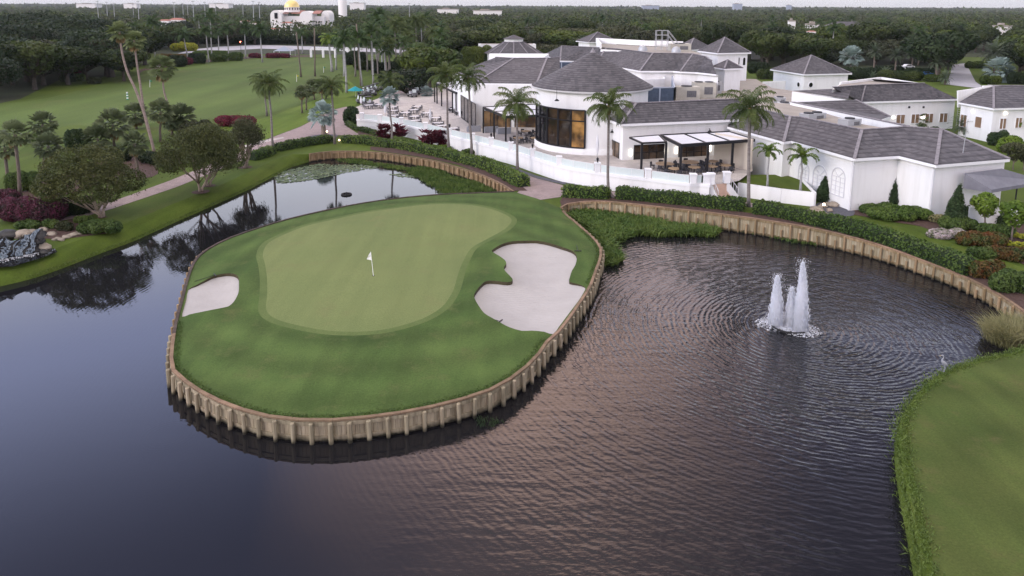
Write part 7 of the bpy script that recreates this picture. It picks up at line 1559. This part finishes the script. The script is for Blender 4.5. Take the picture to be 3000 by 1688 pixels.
def sofa(px, py, lb):
    p = at(px, py, PZ); o = thing('wicker_sofa', lb, 'sofa', (0, 0, 0), 'grey wicker sofas', .25); mb = MB(); mb.box((0, .3, .22), 2.1, .85, .42); mb.build('base', M['wicker'], o); mb = MB(); mb.box((0, -.16, .5), 2.2, .16, 1.0); mb.build('backrest', M['wicker'], o)
    for sx in (-1, 1): mb = MB(); mb.box((sx*1.02, .3, .36), .16, .9, .72); mb.build('armrest', M['wicker'], o)
    mb = MB(); mb.box((0, .32, .5), 1.8, .7, .14); mb.build('cushion', M['canvas'], o); o.location = p
sofa(1389, 386, 'grey wicker sofa with its back to the rail, left of the tower pergola'); sofa(1440, 388, 'grey wicker sofa half under the left posts of the tower pergola'); sofa(1477, 392, 'grey wicker sofa inside the tower pergola behind its corner post')
def closed_umbrella(px, yb, yt, lb):
    p = at(px, yb, PZ); t = at_y(px, yt, p.y); h_ = t.z-PZ; o = thing('closed_umbrella', lb, 'umbrella', tuple(p), 'closed white umbrellas'); mb = MB(); mb.lathe((p.x, p.y, PZ), [(.4, 0), (.4, .08), (.05, .12), (.035, h_*.35)], 12); mb.build('stand', M['galv'], o)
    mb = MB(); n = 14; prof = [(.10, .28), (.17, .4), (.20, .55), (.13, .8), (.07, .93), (.02, 1.0)]; vs = [(p.x+r_*(1+.22*(k % 2))*math.cos(2*math.pi*k/n), p.y+r_*(1+.22*(k % 2))*math.sin(2*math.pi*k/n), PZ+h_*z) for r_, z in prof for k in range(n)]; mb.add(vs, [[i*n+k, i*n+(k+1) % n, (i+1)*n+(k+1) % n, (i+1)*n+k] for i in range(len(prof)-1) for k in range(n)]); mb.build('canopy', M['canvas'], o)
closed_umbrella(1129, 346, 296, 'closed white umbrella left of the silver headed palm'); closed_umbrella(1261, 366, 318, 'closed white umbrella before the dining room window'); closed_umbrella(1749, 470, 393, 'closed white umbrella on the bare terrace right of the round tower'); closed_umbrella(1058, 312, 282, 'closed white umbrella at the far left pier')
def torch(px, py, lb): p = at(px, py, PZ+1.3); o = thing('rail_lantern', lb, 'lamp', (p.x, p.y, PZ+1.31), 'black lanterns on the white piers'); mb = MB(); mb.lathe((p.x, p.y, PZ+1.31), [(.10, 0), (.06, .1), (.12, .2), (.16, .5), (.04, .6), (.02, .7)], 8); mb.build('lantern', M['black'], o)
for i, lb in ((4, 'black lantern on the pier left of the second tall palm'), (7, 'black lantern on the pier below the tower pergola'), (8, 'black lantern on the pier left of the bow window'), (10, 'black lantern on the pier right of the round tower'), (6, 'black lantern on the pier before the wicker sofas')): q_ = piers[i][1]; x, y = proj((q_.x, q_.y, PZ+1.31)); torch(x, y, lb)
o = thing('teal_umbrella', 'open teal market umbrella beside the golf carts', 'umbrella', tuple(at(1042, 284, 0))); p = at(1042, 284, 0); t = at_y(1042, 253, p.y); mb = MB(); mb.tube([p, t], [.05, .05], 6); mb.build('pole', M['white'], o); mb = MB(); mb.lathe((p.x, p.y, t.z), [(2.0, -1.0), (.03, 0)], 8); mb.build('canopy', M['teal'], o)
# ------------------------------------------------------------------ golf carts
def cart_proto():
    o = thing('golf_cart', 'golf cart', 'golf cart'); mb = MB(); mb.box((0, 0, .42), 1.15, 2.3, .16); mb.obox((0, 1.0, .72), (.55, 0, 0), (0, .22, .08), (0, -.05, .24)); mb.box((0, -.85, .66), 1.1, .6, .36); mb.build('body', M['chairgrey'], o)
    mb = MB(); mb.box((0, -.2, .78), 1.05, .5, .16); mb.obox((0, -.48, 1.05), (.5, 0, 0), (0, .05, .02), (0, -.06, .24)); mb.build('seat', M['silverpaint'], o)
    mb = MB(); mb.box((0, -.05, 1.84), 1.22, 1.75, .10); mb.box((0, -.05, 1.91), 1.0, 1.5, .05); mb.build('roof', M['black'], o)
    for sx in (-1, 1):
        for y0, y1 in ((.88, .72), (-.8, -.78)): mb = MB(); mb.bar((sx*.52, y0, .7), (sx*.55, y1, 1.82), .05); mb.build('roof_post', M['black'], o)
    mb = MB(); mb.obox((0, .84, 1.35), (.5, 0, 0), (0, .01, 0), (0, -.07, .42)); mb.build('windscreen', M['glassrail'], o)
    for sx in (-1, 1):
        for sy in (.78, -.78):
            mb = MB(); vs = [(sx*.55+dx, sy+.23*math.cos(a*math.pi/6), .23+.23*math.sin(a*math.pi/6)) for dx in (-.1, .1) for a in range(12)]; mb.add(vs, [[k, (k+1) % 12, 12+(k+1) % 12, 12+k] for k in range(12)]+[list(range(12))[::-1], list(range(12, 24))]); mb.build('wheel', M['rubber'], o)
    return o
GC_ = cart_proto(); gl = 'black roofed golf carts parked by the brick drive'
CP1 = [(1060, 302, 'front cart under the teal umbrella beside the far left pier'), (1078, 310, 'front cart nearest the white terrace pier'), (1062, 282, 'cart just behind the front pair by the teal umbrella'), (1074, 276, 'third cart back from the teal umbrella'), (1086, 272, 'fourth cart back from the teal umbrella'), (1097, 268, 'fifth cart back from the teal umbrella'), (1108, 264, 'last cart of the left row'), (1090, 280, 'cart of the left row sticking out to the drive'), (1208, 284, 'nearest cart of the right row by the small silver palm'), (1216, 277, 'second cart of the right row'), (1222, 270, 'third cart of the right row'), (1230, 264, 'fourth cart of the right row'), (1238, 258, 'fifth cart of the right row'), (1246, 253, 'last cart of the right row near the pergola')]
for i, (x, y, lb) in enumerate(CP1): inst(GC_, tuple(at(x, y, PZ+.02 if in_poly([at(x, y, PZ).x], [at(x, y, PZ).y], terr)[0] else .05)), (2.2 if i < 8 else -2.5)+rnd.uniform(-.1, .1), lb+', black roofed', gl)
# ------------------------------------------------------------------ machines on the roofs
def unit_box(label, px, py, z, sx, sy, sz, rz=0.0, m_='hvac', fans=1):
    p = at(px, py, z); o = thing('rooftop_unit', label, 'air conditioner', (0, 0, 0), 'air conditioning units on the flat roofs', rz); mb = MB(); mb.box((0, 0, sz/2), sx, sy, sz); mb.box((0, 0, sz+.03), sx*1.03, sy*1.03, .06); mb.build('casing', M[m_], o)
    for k in range(fans): mb = MB(); mb.lathe(((k+.5)/fans*sx-sx/2, 0, sz+.06), [(min(sx/fans, sy)*.4, 0), (min(sx/fans, sy)*.4, .16), (min(sx/fans, sy)*.32, .16), (.02, .1)], 14); mb.build('fan', M['chair'], o)
    mb = MB(); mb.box((sx*.15, -sy/2-.01, sz*.5), sx*.4, .03, sz*.5); mb.build('grille', M['chairgrey'], o); o.location = p
unit_box('large beige air handler between the lounge roof and the upper white wall', 2010, 292, 5.0, 4.4, 2.6, 2.4); unit_box('tall beige air handler right of the large one', 2060, 285, 5.0, 4.0, 2.8, 2.8, fans=2); unit_box('small grey condenser behind the beige air handlers', 2092, 272, 5.0, 2.4, 2.2, 2.2, m_='galv'); unit_box('grey condenser on the pale roof near the largest palm', 2296, 328, 5.0, 2.4, 1.8, 1.5, m_='galv'); unit_box('small grey condenser behind the one near the largest palm', 2284, 305, 5.0, 1.6, 1.5, 1.2, m_='galv'); unit_box('low grey unit behind the zig zag tile roof', 2380, 352, 7.0, 3.4, 1.6, .9, .5, 'galv', 2); unit_box('wide vent hood behind the zig zag tile roof further right', 2488, 370, 7.1, 2.6, 1.5, .9, .5, 'galv'); unit_box('beige unit beside the arched tower', 1990, 150, 12.3, 4.5, 3.0, 1.6); 
p = at_y(2807, 540, at(2820, 612).y-.6); o = thing('antenna_mast', 'thin metal mast standing at the white wall beside the awning', 'mast', tuple(p)); t = at_y(2836, 350, p.y); mb = MB(); mb.tube([Vector((p.x, p.y, 0)), Vector((p.x, p.y, p.z)), t], [.05, .045, .03], 6); mb.build('pole', M['galv'], o); mb = MB(); mb.bar((p.x-.8, p.y, p.z+.4), (p.x+.3, p.y, p.z+.4), .05); mb.build('bracket', M['galv'], o)
# low wall and fence below the awning
p0, p1 = at(2835, 655, 0), at(3020, 700, 0); o = thing('yard_wall', 'white low wall with a dark iron fence under the grey awning', 'wall', tuple(p0)); mb = MB(); mb.bar((p0.x, p0.y, .9), (p0.x+5.0, p0.y-.6, .9), .3, 1.8); mb.build('wall', M['stucco'], o); mb = MB(); 
for k in range(14): q_ = Vector((p0.x+5.2+k*.45, p0.y-.6-k*.05, 0)); mb.bar(q_, q_+Vector((0, 0, 2.1)), .05)
mb.bar((p0.x+5.2, p0.y-.6, 2.1), (p0.x+11.4, p0.y-1.3, 2.1), .06); mb.bar((p0.x+5.2, p0.y-.6, .3), (p0.x+11.4, p0.y-1.3, .3), .06); mb.build('iron_fence', M['black'], o)
# ------------------------------------------------------------------ range furniture
def target(px, yb, yt, lb, kind):
    p = at(px, yb); t = at_y(px, yt, p.y); h_ = t.z; o = thing('range_target', lb, 'range marker', tuple(p), 'markers on the driving range')
    if kind == 'striped':
        for k in range(6): mb = MB(); mb.lathe((p.x, p.y, h_*k/6), [(.2, 0), (.2, h_/6)], 8); mb.build('stripe', M['white'] if k % 2 else M['greenpaint'], o)
    else:
        mb = MB(); mb.tube([p, t], [.07, .05], 6); mb.build('pole', M['white'], o); mb = MB(); mb.add([t, t-Vector((0, 0, .6)), t+Vector((.6, .1, -.4))], [[0, 1, 2]]); mb.build('flag', M['yellowflag'] if kind == 'yellow' else M['greenpaint'], o)
target(374, 293, 270, 'green and white striped marker post on the range behind the tall fan palms', 'striped'); target(439, 256, 234, 'thin pole with a green flag on the range', 'green'); target(869, 240, 219, 'thin pole with a yellow flag on the right of the range', 'yellow'); target(948, 213, 195, 'dim pole with a green flag near the palm grove', 'green')
# ------------------------------------------------------------------ far buildings and roadside things
p = at(827, 167); o = thing('canopy_tent', 'grey blue peaked canopy tent behind the range', 'tent', tuple(p)); s = ppm(p); w_ = 25/s; mb = MB(); zt = at_y(827, 150, p.y).z; zp = at_y(827, 137, p.y).z; mb.lathe((p.x, p.y+w_, 0), [(w_*1.42, zt), (.1, zp)], 4, R(45), R(405)); mb.build('canopy', M['louvreframe'], o)
for sx in (-1, 1):
    for sy in (0, 2): mb = MB(); mb.bar((p.x+sx*w_*.95, p.y+w_*sy*.97, 0), (p.x+sx*w_*.95, p.y+w_*sy*.97, zt), .15); mb.build('leg', M['white'], o)
p = at(912, 168); q_ = at(1055, 171); zt = at_y(912, 144, p.y).z; o = thing('garden_pergola', 'long white garden pergola behind the lime green royal palm', 'pergola', tuple(p))
for k in range(5): c = p.lerp(q_, k/4); mb = MB(); mb.bar((c.x, c.y, 0), (c.x, c.y, zt), .9); mb.build('post', M['trim'], o)
mb = MB(); mb.bar((p.x, p.y, zt), (q_.x, q_.y, zt), .6, .8); mb.bar((p.x, p.y+6, zt), (q_.x, q_.y+6, zt), .6, .8)
for k in range(20): c = p.lerp(q_, (k+.5)/20); mb.bar((c.x, c.y-.6, zt+.5), (c.x, c.y+6.6, zt+.5), .25, .3)
mb.build('roof_beams', M['trim'], o)
# domed church
Y = 520; c = at_y(849, 30, Y); ch = thing('church', 'white church with a golden dome and red roofs above the far woods', 'church', (c.x, Y, 0)); s = 2118/Y
X = lambda px: at_y(px, 30, Y).x; Zz = lambda py: at_y(849, py, Y).z
mb = MB(); r_ = 21.5/s; mb.lathe((c.x, Y+r_, Zz(22)), [(r_*math.cos(a*math.pi/20), (r_*1.0)*math.sin(a*math.pi/20)) for a in range(11)], 24); mb.build('dome', M['gold'], ch, smooth=True)
mb = MB(); mb.lathe((c.x, Y+r_, 0), [(r_*1.02, Zz(36)), (r_*1.02, Zz(22)), (r_*1.08, Zz(21))], 24); dr = mb.build('drum', M['church'], ch)
for k in range(9): a = math.pi+math.pi*(k+.5)/9; g_ = MB(); g_.box((c.x+r_*1.03*math.cos(a), Y+r_+r_*1.03*math.sin(a), Zz(26)), .7, .3, 1.4, a+math.pi/2); g_.build('drum_window', M['glass'], dr)
def gable_arc(x0, x1, yt, yd): 
    mb = MB(); n = 12; a, b_ = X(x0), X(x1); cx_ = (a+b_)/2; h_ = Zz(yt)-Zz(yt+16); pts = [(a, yd, 0)]+[(cx_-(b_-a)/2*math.cos(math.pi*k/n), yd, Zz(yt+16)+h_*math.sin(math.pi*k/n)) for k in range(n+1)]+[(b_, yd, 0)]
    v0 = [Vector(p_) for p_ in pts]; v1 = [p_+Vector((0, 14, 0)) for p_ in v0]; m_ = len(v0); mb.add(v0+v1, [list(range(m_)), list(range(m_, 2*m_))[::-1]]+[[i, (i+1) % m_, m_+(i+1) % m_, m_+i] for i in range(m_)]); mb.build('arched_wall', M['church'], ch)
gable_arc(799, 832, 30, Y-6); gable_arc(884, 920, 32, Y-6); gable_arc(936, 960, 31, Y+4); mb = MB(); mb.box(((X(805)+X(950))/2, Y+8, Zz(48)/2), X(950)-X(805), 18, Zz(48)); mb.build('nave', M['church'], ch)
for x0, x1 in ((826, 848), (855, 888), (905, 940)): mb = MB(); mb.add([(X(x0), Y-3, Zz(40)), (X(x1), Y-3, Zz(40)), (X(x1)-2, Y+12, Zz(31)), (X(x0)+2, Y+12, Zz(31)), (X(x1), Y+20, Zz(40)), (X(x0), Y+20, Zz(40))], [[0, 1, 2, 3], [3, 2, 4, 5]]); mb.build('roof', M['redtile'], ch)
mb = MB(); mb.box((X(816), Y-6.1, Zz(46)), 2.2, .4, 4); mb.build('arched_window', M['glass'], ch)
c = at_y(1004, 30, 900); o = thing('water_tower', 'plain white cylindrical tower cut by the top edge of the picture', 'tower', (c.x, 900, 0)); mb = MB(); zt = at_y(1004, -14, 900).z; mb.lathe((c.x, 900, 0), [(5.2, 0), (5.2, zt), (4.6, zt+1.2), (.1, zt+2.2)], 28); mb.build('shaft', M['church'], o, smooth=True); mb = MB(); mb.lathe((c.x, 900, zt-1.5), [(5.3, 0), (5.45, .3), (5.3, .6)], 28); mb.build('rim', M['galv'], o)
def house(label, px, py, wpx, Yd, roofm='redtile', flat=False, group='houses among the woods', name='house', wallm='church'):
    c = at_y(px, py, Yd); s = 2118/Yd; w_ = wpx/s; d_ = w_*.62; zr = c.z; h_ = zr*.99 if flat else zr-w_*.13; o = thing(name, label, 'house' if not flat else 'building', (c.x, Yd, 0), group); mb = MB(); mb.box((c.x, Yd+d_/2, h_/2), w_*.93, d_*.93, h_); mb.build('wall', M[wallm], o)
    mb = MB()
    if flat: mb.box((c.x, Yd+d_/2, h_+.2), w_, d_, .8); mb.box((c.x-w_*.1, Yd+d_/2, h_+1.2), w_*.3, d_*.5, 1.6)
    else:
        x0, x1, y0, y1 = c.x-w_/2, c.x+w_/2, Yd, Yd+d_; rx = w_*.22; ym = (y0+y1)/2; mb.add([(x0, y0, h_), (x1, y0, h_), (x1, y1, h_), (x0, y1, h_), (x0+rx, ym, zr), (x1-rx, ym, zr)], [[0, 1, 5, 4], [1, 2, 5], [2, 3, 4, 5], [3, 0, 4], [3, 2, 1, 0]])
    mb.build('roof', M['flat'] if flat else M[roofm], o)
    for k in (() if flat else (-.28, .05, .3)): mb = MB(); mb.box((c.x+w_*k, Yd+d_*.03, h_*.8), w_*.10, .2, min(1.6, h_*.3)); mb.build('window', M['glass'], o)
for a in [('red roofed house left of the clump of far royal palms', 513, 53, 42, 500), ('pale red roofed house beside it on the left', 478, 57, 32, 490), ('small red roofed house below the pair', 505, 74, 26, 445), ('red roofed house just below the church, right side', 838, 64, 32, 470), ('red roofed house below the church, left side', 748, 64, 30, 470), ('red roofed house between royal palms before the church', 802, 82, 30, 440), ('red roofed house at the left of the church group', 715, 60, 26, 480), ('salmon roofed house in the woods behind the long roof', 1925, 82, 36, 400), ('small salmon roofed house left of it', 1882, 86, 20, 390), ('tiny red roofed house in the woods right of the arched tower', 2222, 106, 26, 310)]: house(*a)
house('wide brown hip roofed house in the woods upper right', 2494, 64, 108, 400, 'tile'); house('small pink house behind trees at the right', 2380, 90, 24, 340)
for a in [('long white flat roofed building in the woods, left one of a pair', 1311, 27, 64, 1150), ('long white flat roofed building in the woods, right one of a pair', 1428, 31, 88, 1000), ('small white building near the horizon right of the water tower', 1045, 9, 44, 2000), ('white house with flat roof among bright trees upper right', 2388, 72, 40, 450), ('white house far right among dark trees', 2945, 77, 42, 450), ('white building left of the brown hip roofed house', 2322, 62, 20, 500), ('tiny white building upper left horizon', 380, 11, 40, 2000), ('pale building on the upper left horizon left of the masts', 250, 11, 60, 2100), ('pale building on the horizon above the church', 640, 11, 60, 2200)]: house(a[0], a[1], a[2], a[3], a[4], flat=True, group='white buildings among the woods', name='white_building')
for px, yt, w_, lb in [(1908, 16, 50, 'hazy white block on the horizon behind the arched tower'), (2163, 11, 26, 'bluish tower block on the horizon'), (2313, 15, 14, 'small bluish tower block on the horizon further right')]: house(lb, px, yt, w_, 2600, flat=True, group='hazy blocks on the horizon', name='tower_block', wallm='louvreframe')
for i, px in enumerate([286, 313, 334, 390, 405, 510, 536, 550, 566, 600, 632, 712, 742, 760, 1490-290]):
    Yd = 620+60*(i % 4); p = at_y(px, 38+(i % 3)*4, Yd); t = at_y(px-1, 4+(i % 4)*3, Yd); o = thing('light_mast', 'thin pale lighting mast rising from the far woods upper left', 'mast', (p.x, Yd, 0), 'lighting masts in the far woods'); mb = MB(); mb.tube([(p.x, Yd, 0), (t.x, Yd, t.z)], [.32, .22], 6); mb.build('pole', M['galv'], o); mb = MB(); mb.box((t.x, Yd, t.z), 2.4, .5, .6); mb.build('lamp_head', M['galv'], o)
p = at(706, 150); t = at_y(705, 124, p.y); o = thing('traffic_signal', 'small signal post glowing red beside the far road', 'traffic light', tuple(p)); mb = MB(); mb.tube([p, t], [.12, .1], 6); mb.build('post', M['black'], o); mb = MB(); mb.box((t.x, t.y, t.z), .7, .5, 1.7); mb.build('housing', M['black'], o); mb = MB(); mb.lathe((t.x, t.y-.35, t.z+.2), [(.01, -.32), (.32, 0), (.01, .32)], 10); mb.build('lamp', M['redlamp'], o)
def car(label, px, py, rz, m_):
    p = at(px, py, .07); o = thing('parked_car', label, 'car', (0, 0, 0), 'cars by the entrance road', rz); mb = MB(); prof = [(-2.2, .35), (-2.2, .85), (-1.6, .95), (-1.1, 1.42), (.5, 1.45), (1.1, .98), (2.1, .85), (2.25, .4)]; n = len(prof); vs = [(x, y, z) for y in (-.88, .88) for x, z in prof]; mb.add(vs, [list(range(n)), list(range(n, 2*n))[::-1]]+[[i, n+i, n+(i+1) % n, (i+1) % n] for i in range(n)]); mb.build('body', M[m_], o)
    mb = MB(); 
    for sy in (-1, 1): mb.poly((-1.35, sy*.89, 1.0), (.85, sy*.89, 1.0), (.4, sy*.89, 1.36), (-1.0, sy*.89, 1.36))
    mb.build('side_glass', M['glass'], o)
    for sx in (-1.35, 1.35):
        for sy in (-.85, .85): mb = MB(); vs = [(sx+.33*math.cos(a*math.pi/6), sy+dy, .33+.33*math.sin(a*math.pi/6)) for dy in (-.1, .1) for a in range(12)]; mb.add(vs, [[k, (k+1) % 12, 12+(k+1) % 12, 12+k] for k in range(12)]+[list(range(12))[::-1], list(range(12, 24))]); mb.build('wheel', M['rubber'], o)
    o.location = p
car('blue car parked below the feathery palms', 2712, 222, .1, 'bluecar'); car('white car half hidden by bushes before the dark woods', 2632, 205, .1, 'carwhite'); car('white car beyond the blue one', 2660, 200, .2, 'carwhite')
# ------------------------------------------------------------------ the woods
def blocked(px, py):
    """ground places in the photo kept free of woodland trees"""
    for poly in KEEP:
        if in_poly([px], [py], poly)[0]: return True
    return False
KEEP = [[(380, 240), (430, 150), (560, 138), (900, 128), (1010, 130), (1280, 140), (1300, 240), (1000, 400), (-500, 700), (-500, 330), (180, 260)],
        [(1270, 260), (1300, 186), (1640, 184), (2215, 182), (2225, 196), (2250, 205), (2510, 215), (3200, 262), (3200, 800), (1270, 800)],
        [(2745, 262), (2755, 158), (2970, 150), (2985, 262)], [(2430, 262), (2440, 192), (2730, 188), (2740, 262)]]
WG = 'woodland trees beyond the club'
def wlabel(px, py, k):
    look = ['dark green round crowned tree', 'bright green dense tree', 'dull olive spreading tree', 'tall dark green tree', 'near black dense tree', 'yellowish green round tree'][k]
    zone = 'in the woods upper left behind the range' if px < 700 else 'in the woods around the domed church' if px < 1060 else 'in the woods behind the royal palms' if px < 1400 else 'in the woods behind the long upper roof' if px < 2100 else 'in the woods behind the pyramid pavilion' if px < 2560 else 'in the woods round the entrance road upper right'
    return look+' '+zone
rf_ = random.Random(5); placed = []; cells = {}
def try_place(p, dmin):
    c = (int(p.x//dmin), int(p.y//dmin))
    for i in (-1, 0, 1):
        for j in (-1, 0, 1):
            for q_ in cells.get((c[0]+i, c[1]+j), []):
                if (q_-p).length < dmin: return False
    cells.setdefault(c, []).append(p); return True
cand = []
for _ in range(26000):
    y = 150+(1900-150)*rf_.random()**1.25; x = rf_.uniform(-.80, .80)*y; p = Vector((x, y, 0)); px, py = proj(p)
    if -140 < px < 3140 and py < 300 and not blocked(px, py): cand.append((y, p, px, py))
for i in range(70):
    px = 430+i*12.2; p = at(px, rf_.uniform(126, 132)-px*0+0.004*(px-800)); cand.append((p.y, p, px, 129))
cand.sort(key=lambda t: t[0]); near = []; far = []
for y, p, px, py in cand:
    if not try_place(p, 12.0 if y < 420 else 10.0): continue
    (near if len(near) < 296 else far).append((p, px, py))
mixk = [0, 0, 1, 2, 2, 3, 4, 5]
for p, px, py in near:
    k = rf_.choice(mixk) if px > 500 else rf_.choice([0, 0, 4, 4, 3, 2, 1])
    s = rf_.choice((.9, 1.1, 1.25, 1.4, 1.55, 1.75))
    plant(('oak', k), 'woodland_tree', wlabel(px, py, k), 'tree', tuple(p), rf_.uniform(0, 6.28), (s*rf_.uniform(.9, 1.1), s*rf_.uniform(.9, 1.1), s*rf_.uniform(.72, .98)), WG)
YN = max(p.y for p, _, _ in near)
for i in range(34):
    y = rf_.uniform(255, 560); x = rf_.uniform(-.62, .66)*y; p = Vector((x, y, 0)); px, py = proj(p)
    if not (0 < px < 3000) or blocked(px, py): continue
    hx, hy = proj(Vector((x, y, rf_.uniform(11, 14.5)))); z_ = 'left' if px < 1000 else 'middle' if px < 2000 else 'right'
    palm('royal', 'palm crown standing above the woodland canopy on the '+z_+' of the picture', (px, py), (hx, hy), 3.6*ppm(p), group='palms above the woodland', name='woodland_palm', r=(.24, .18), bark='royalbark')
# the far wood: one mass of leafy crowns, thinning in detail with distance
rs = np.random.RandomState(99); Vs, Fs, mi, off = [], [], [], 0
def clumps(C, R_, H_, n, leaf):
    m_ = len(C); u = unit(rs.normal(size=(m_, n, 3)).reshape(-1, 3)).reshape(m_, n, 3); u[..., 2] = np.abs(u[..., 2])*1.0-.15
    lump = 1+.22*np.sin(u[..., 0]*5+C[:, None, 0])*np.cos(u[..., 1]*5+C[:, None, 1])
    Pp = C[:, None, :]+u*np.stack([R_, R_, H_*.55], 1)[:, None, :]*lump[..., None]; Pp[..., 2] += (H_*.45)[:, None]
    return leaf_quads(Pp.reshape(-1, 3), u.reshape(-1, 3), leaf, .5, 1.4, rs)
Pf = np.array([(p.x, p.y, 0) for p, _, _ in far])
keep_ = np.ones(len(Pf), bool)
parts = []
for lo, hi, n, leaf in ((0, 450, 210, .95), (450, 800, 120, 1.25), (800, 2000, 64, 1.9)):
    k = (Pf[:, 1] >= lo) & (Pf[:, 1] < hi); c = Pf[k]
    if len(c): parts.append((clumps(c, rs.uniform(4.5, 10.5, len(c)), rs.uniform(6.0, 14.0, len(c)), n, leaf), len(c)*n))
def band(y0, y1, step, Rr, Hh, n, leaf):
    yy = np.arange(y0, y1, step); C = []
    for y in yy:
        xx = np.arange(-.8*y, .8*y, step); C.append(np.stack([xx+rs.uniform(-.5, .5, len(xx))*step, np.full(len(xx), y)+rs.uniform(-.5, .5, len(xx))*step, np.zeros(len(xx))], 1))
    C = np.concatenate(C); C = C[rs.rand(len(C)) > .12]; parts.append((clumps(C, rs.uniform(.5, .85, len(C))*Rr, rs.uniform(.55, 1.15, len(C))*Hh, n, leaf), len(C)*n))
band(900, 1900, 15, 11, 10.5, 26, 3.4)
band(1900, 3400, 30, 22, 11.5, 12, 10.0)
band(3400, 6300, 75, 55, 13.0, 12, 24.0)
Vv, Ff = cat_quads([q_ for q_, _ in parts])
kk = np.concatenate([np.repeat(rs.choice(4, cnt//max(1, cnt//1)*0+len(q_[1])//1, p=[.4, .22, .26, .12]) if False else rs.choice(4, len(q_[1]), p=[.4, .22, .26, .12]), 1) for q_, cnt in parts])
# one look per crown rather than per leaf
o_ = 0
for (q_, cnt) in parts:
    n = len(q_[1]); per = {120: 120}.get(0, None); o_ += n
kk2 = []
for (q_, cnt), per in zip(parts, ([210, 120, 64][:len(parts)-3])+[26, 12, 12]):
    n = len(q_[1])//per; kk2.append(np.repeat(rs.choice(4, n, p=[.4, .22, .26, .12]), per))
fw = np_mesh('far_woods', Vv, Ff, [M['oak'], M['oak2'], M['oak3'], M['dark']], None, np.concatenate(kk2)); tag(fw, 'endless dark green woods reaching the pale horizon', 'woods', kind='stuff')
print('forest', len(near), len(far), YN, len(Ff))

# ------------------------------------------------------------------ evening air
hz_ = MB(); hz_.box((0, (BIG-500)/2+100, 40), 2*BIG+800, BIG+1200, 86); ho_ = None
q = NT('evening_haze'); q.n.remove(q.b); pvn = q.N('ShaderNodeVolumePrincipled'); pvn.inputs['Color'].default_value = (0.80, 0.84, 0.93, 1); pvn.inputs['Density'].default_value = 0.00005; pvn.inputs['Anisotropy'].default_value = 0.2
q.L(pvn.outputs[0], q.out.inputs['Volume'])
tag(hz_.build('haze', q.m), 'thin bluish evening haze over the whole scene', 'haze', kind='stuff')
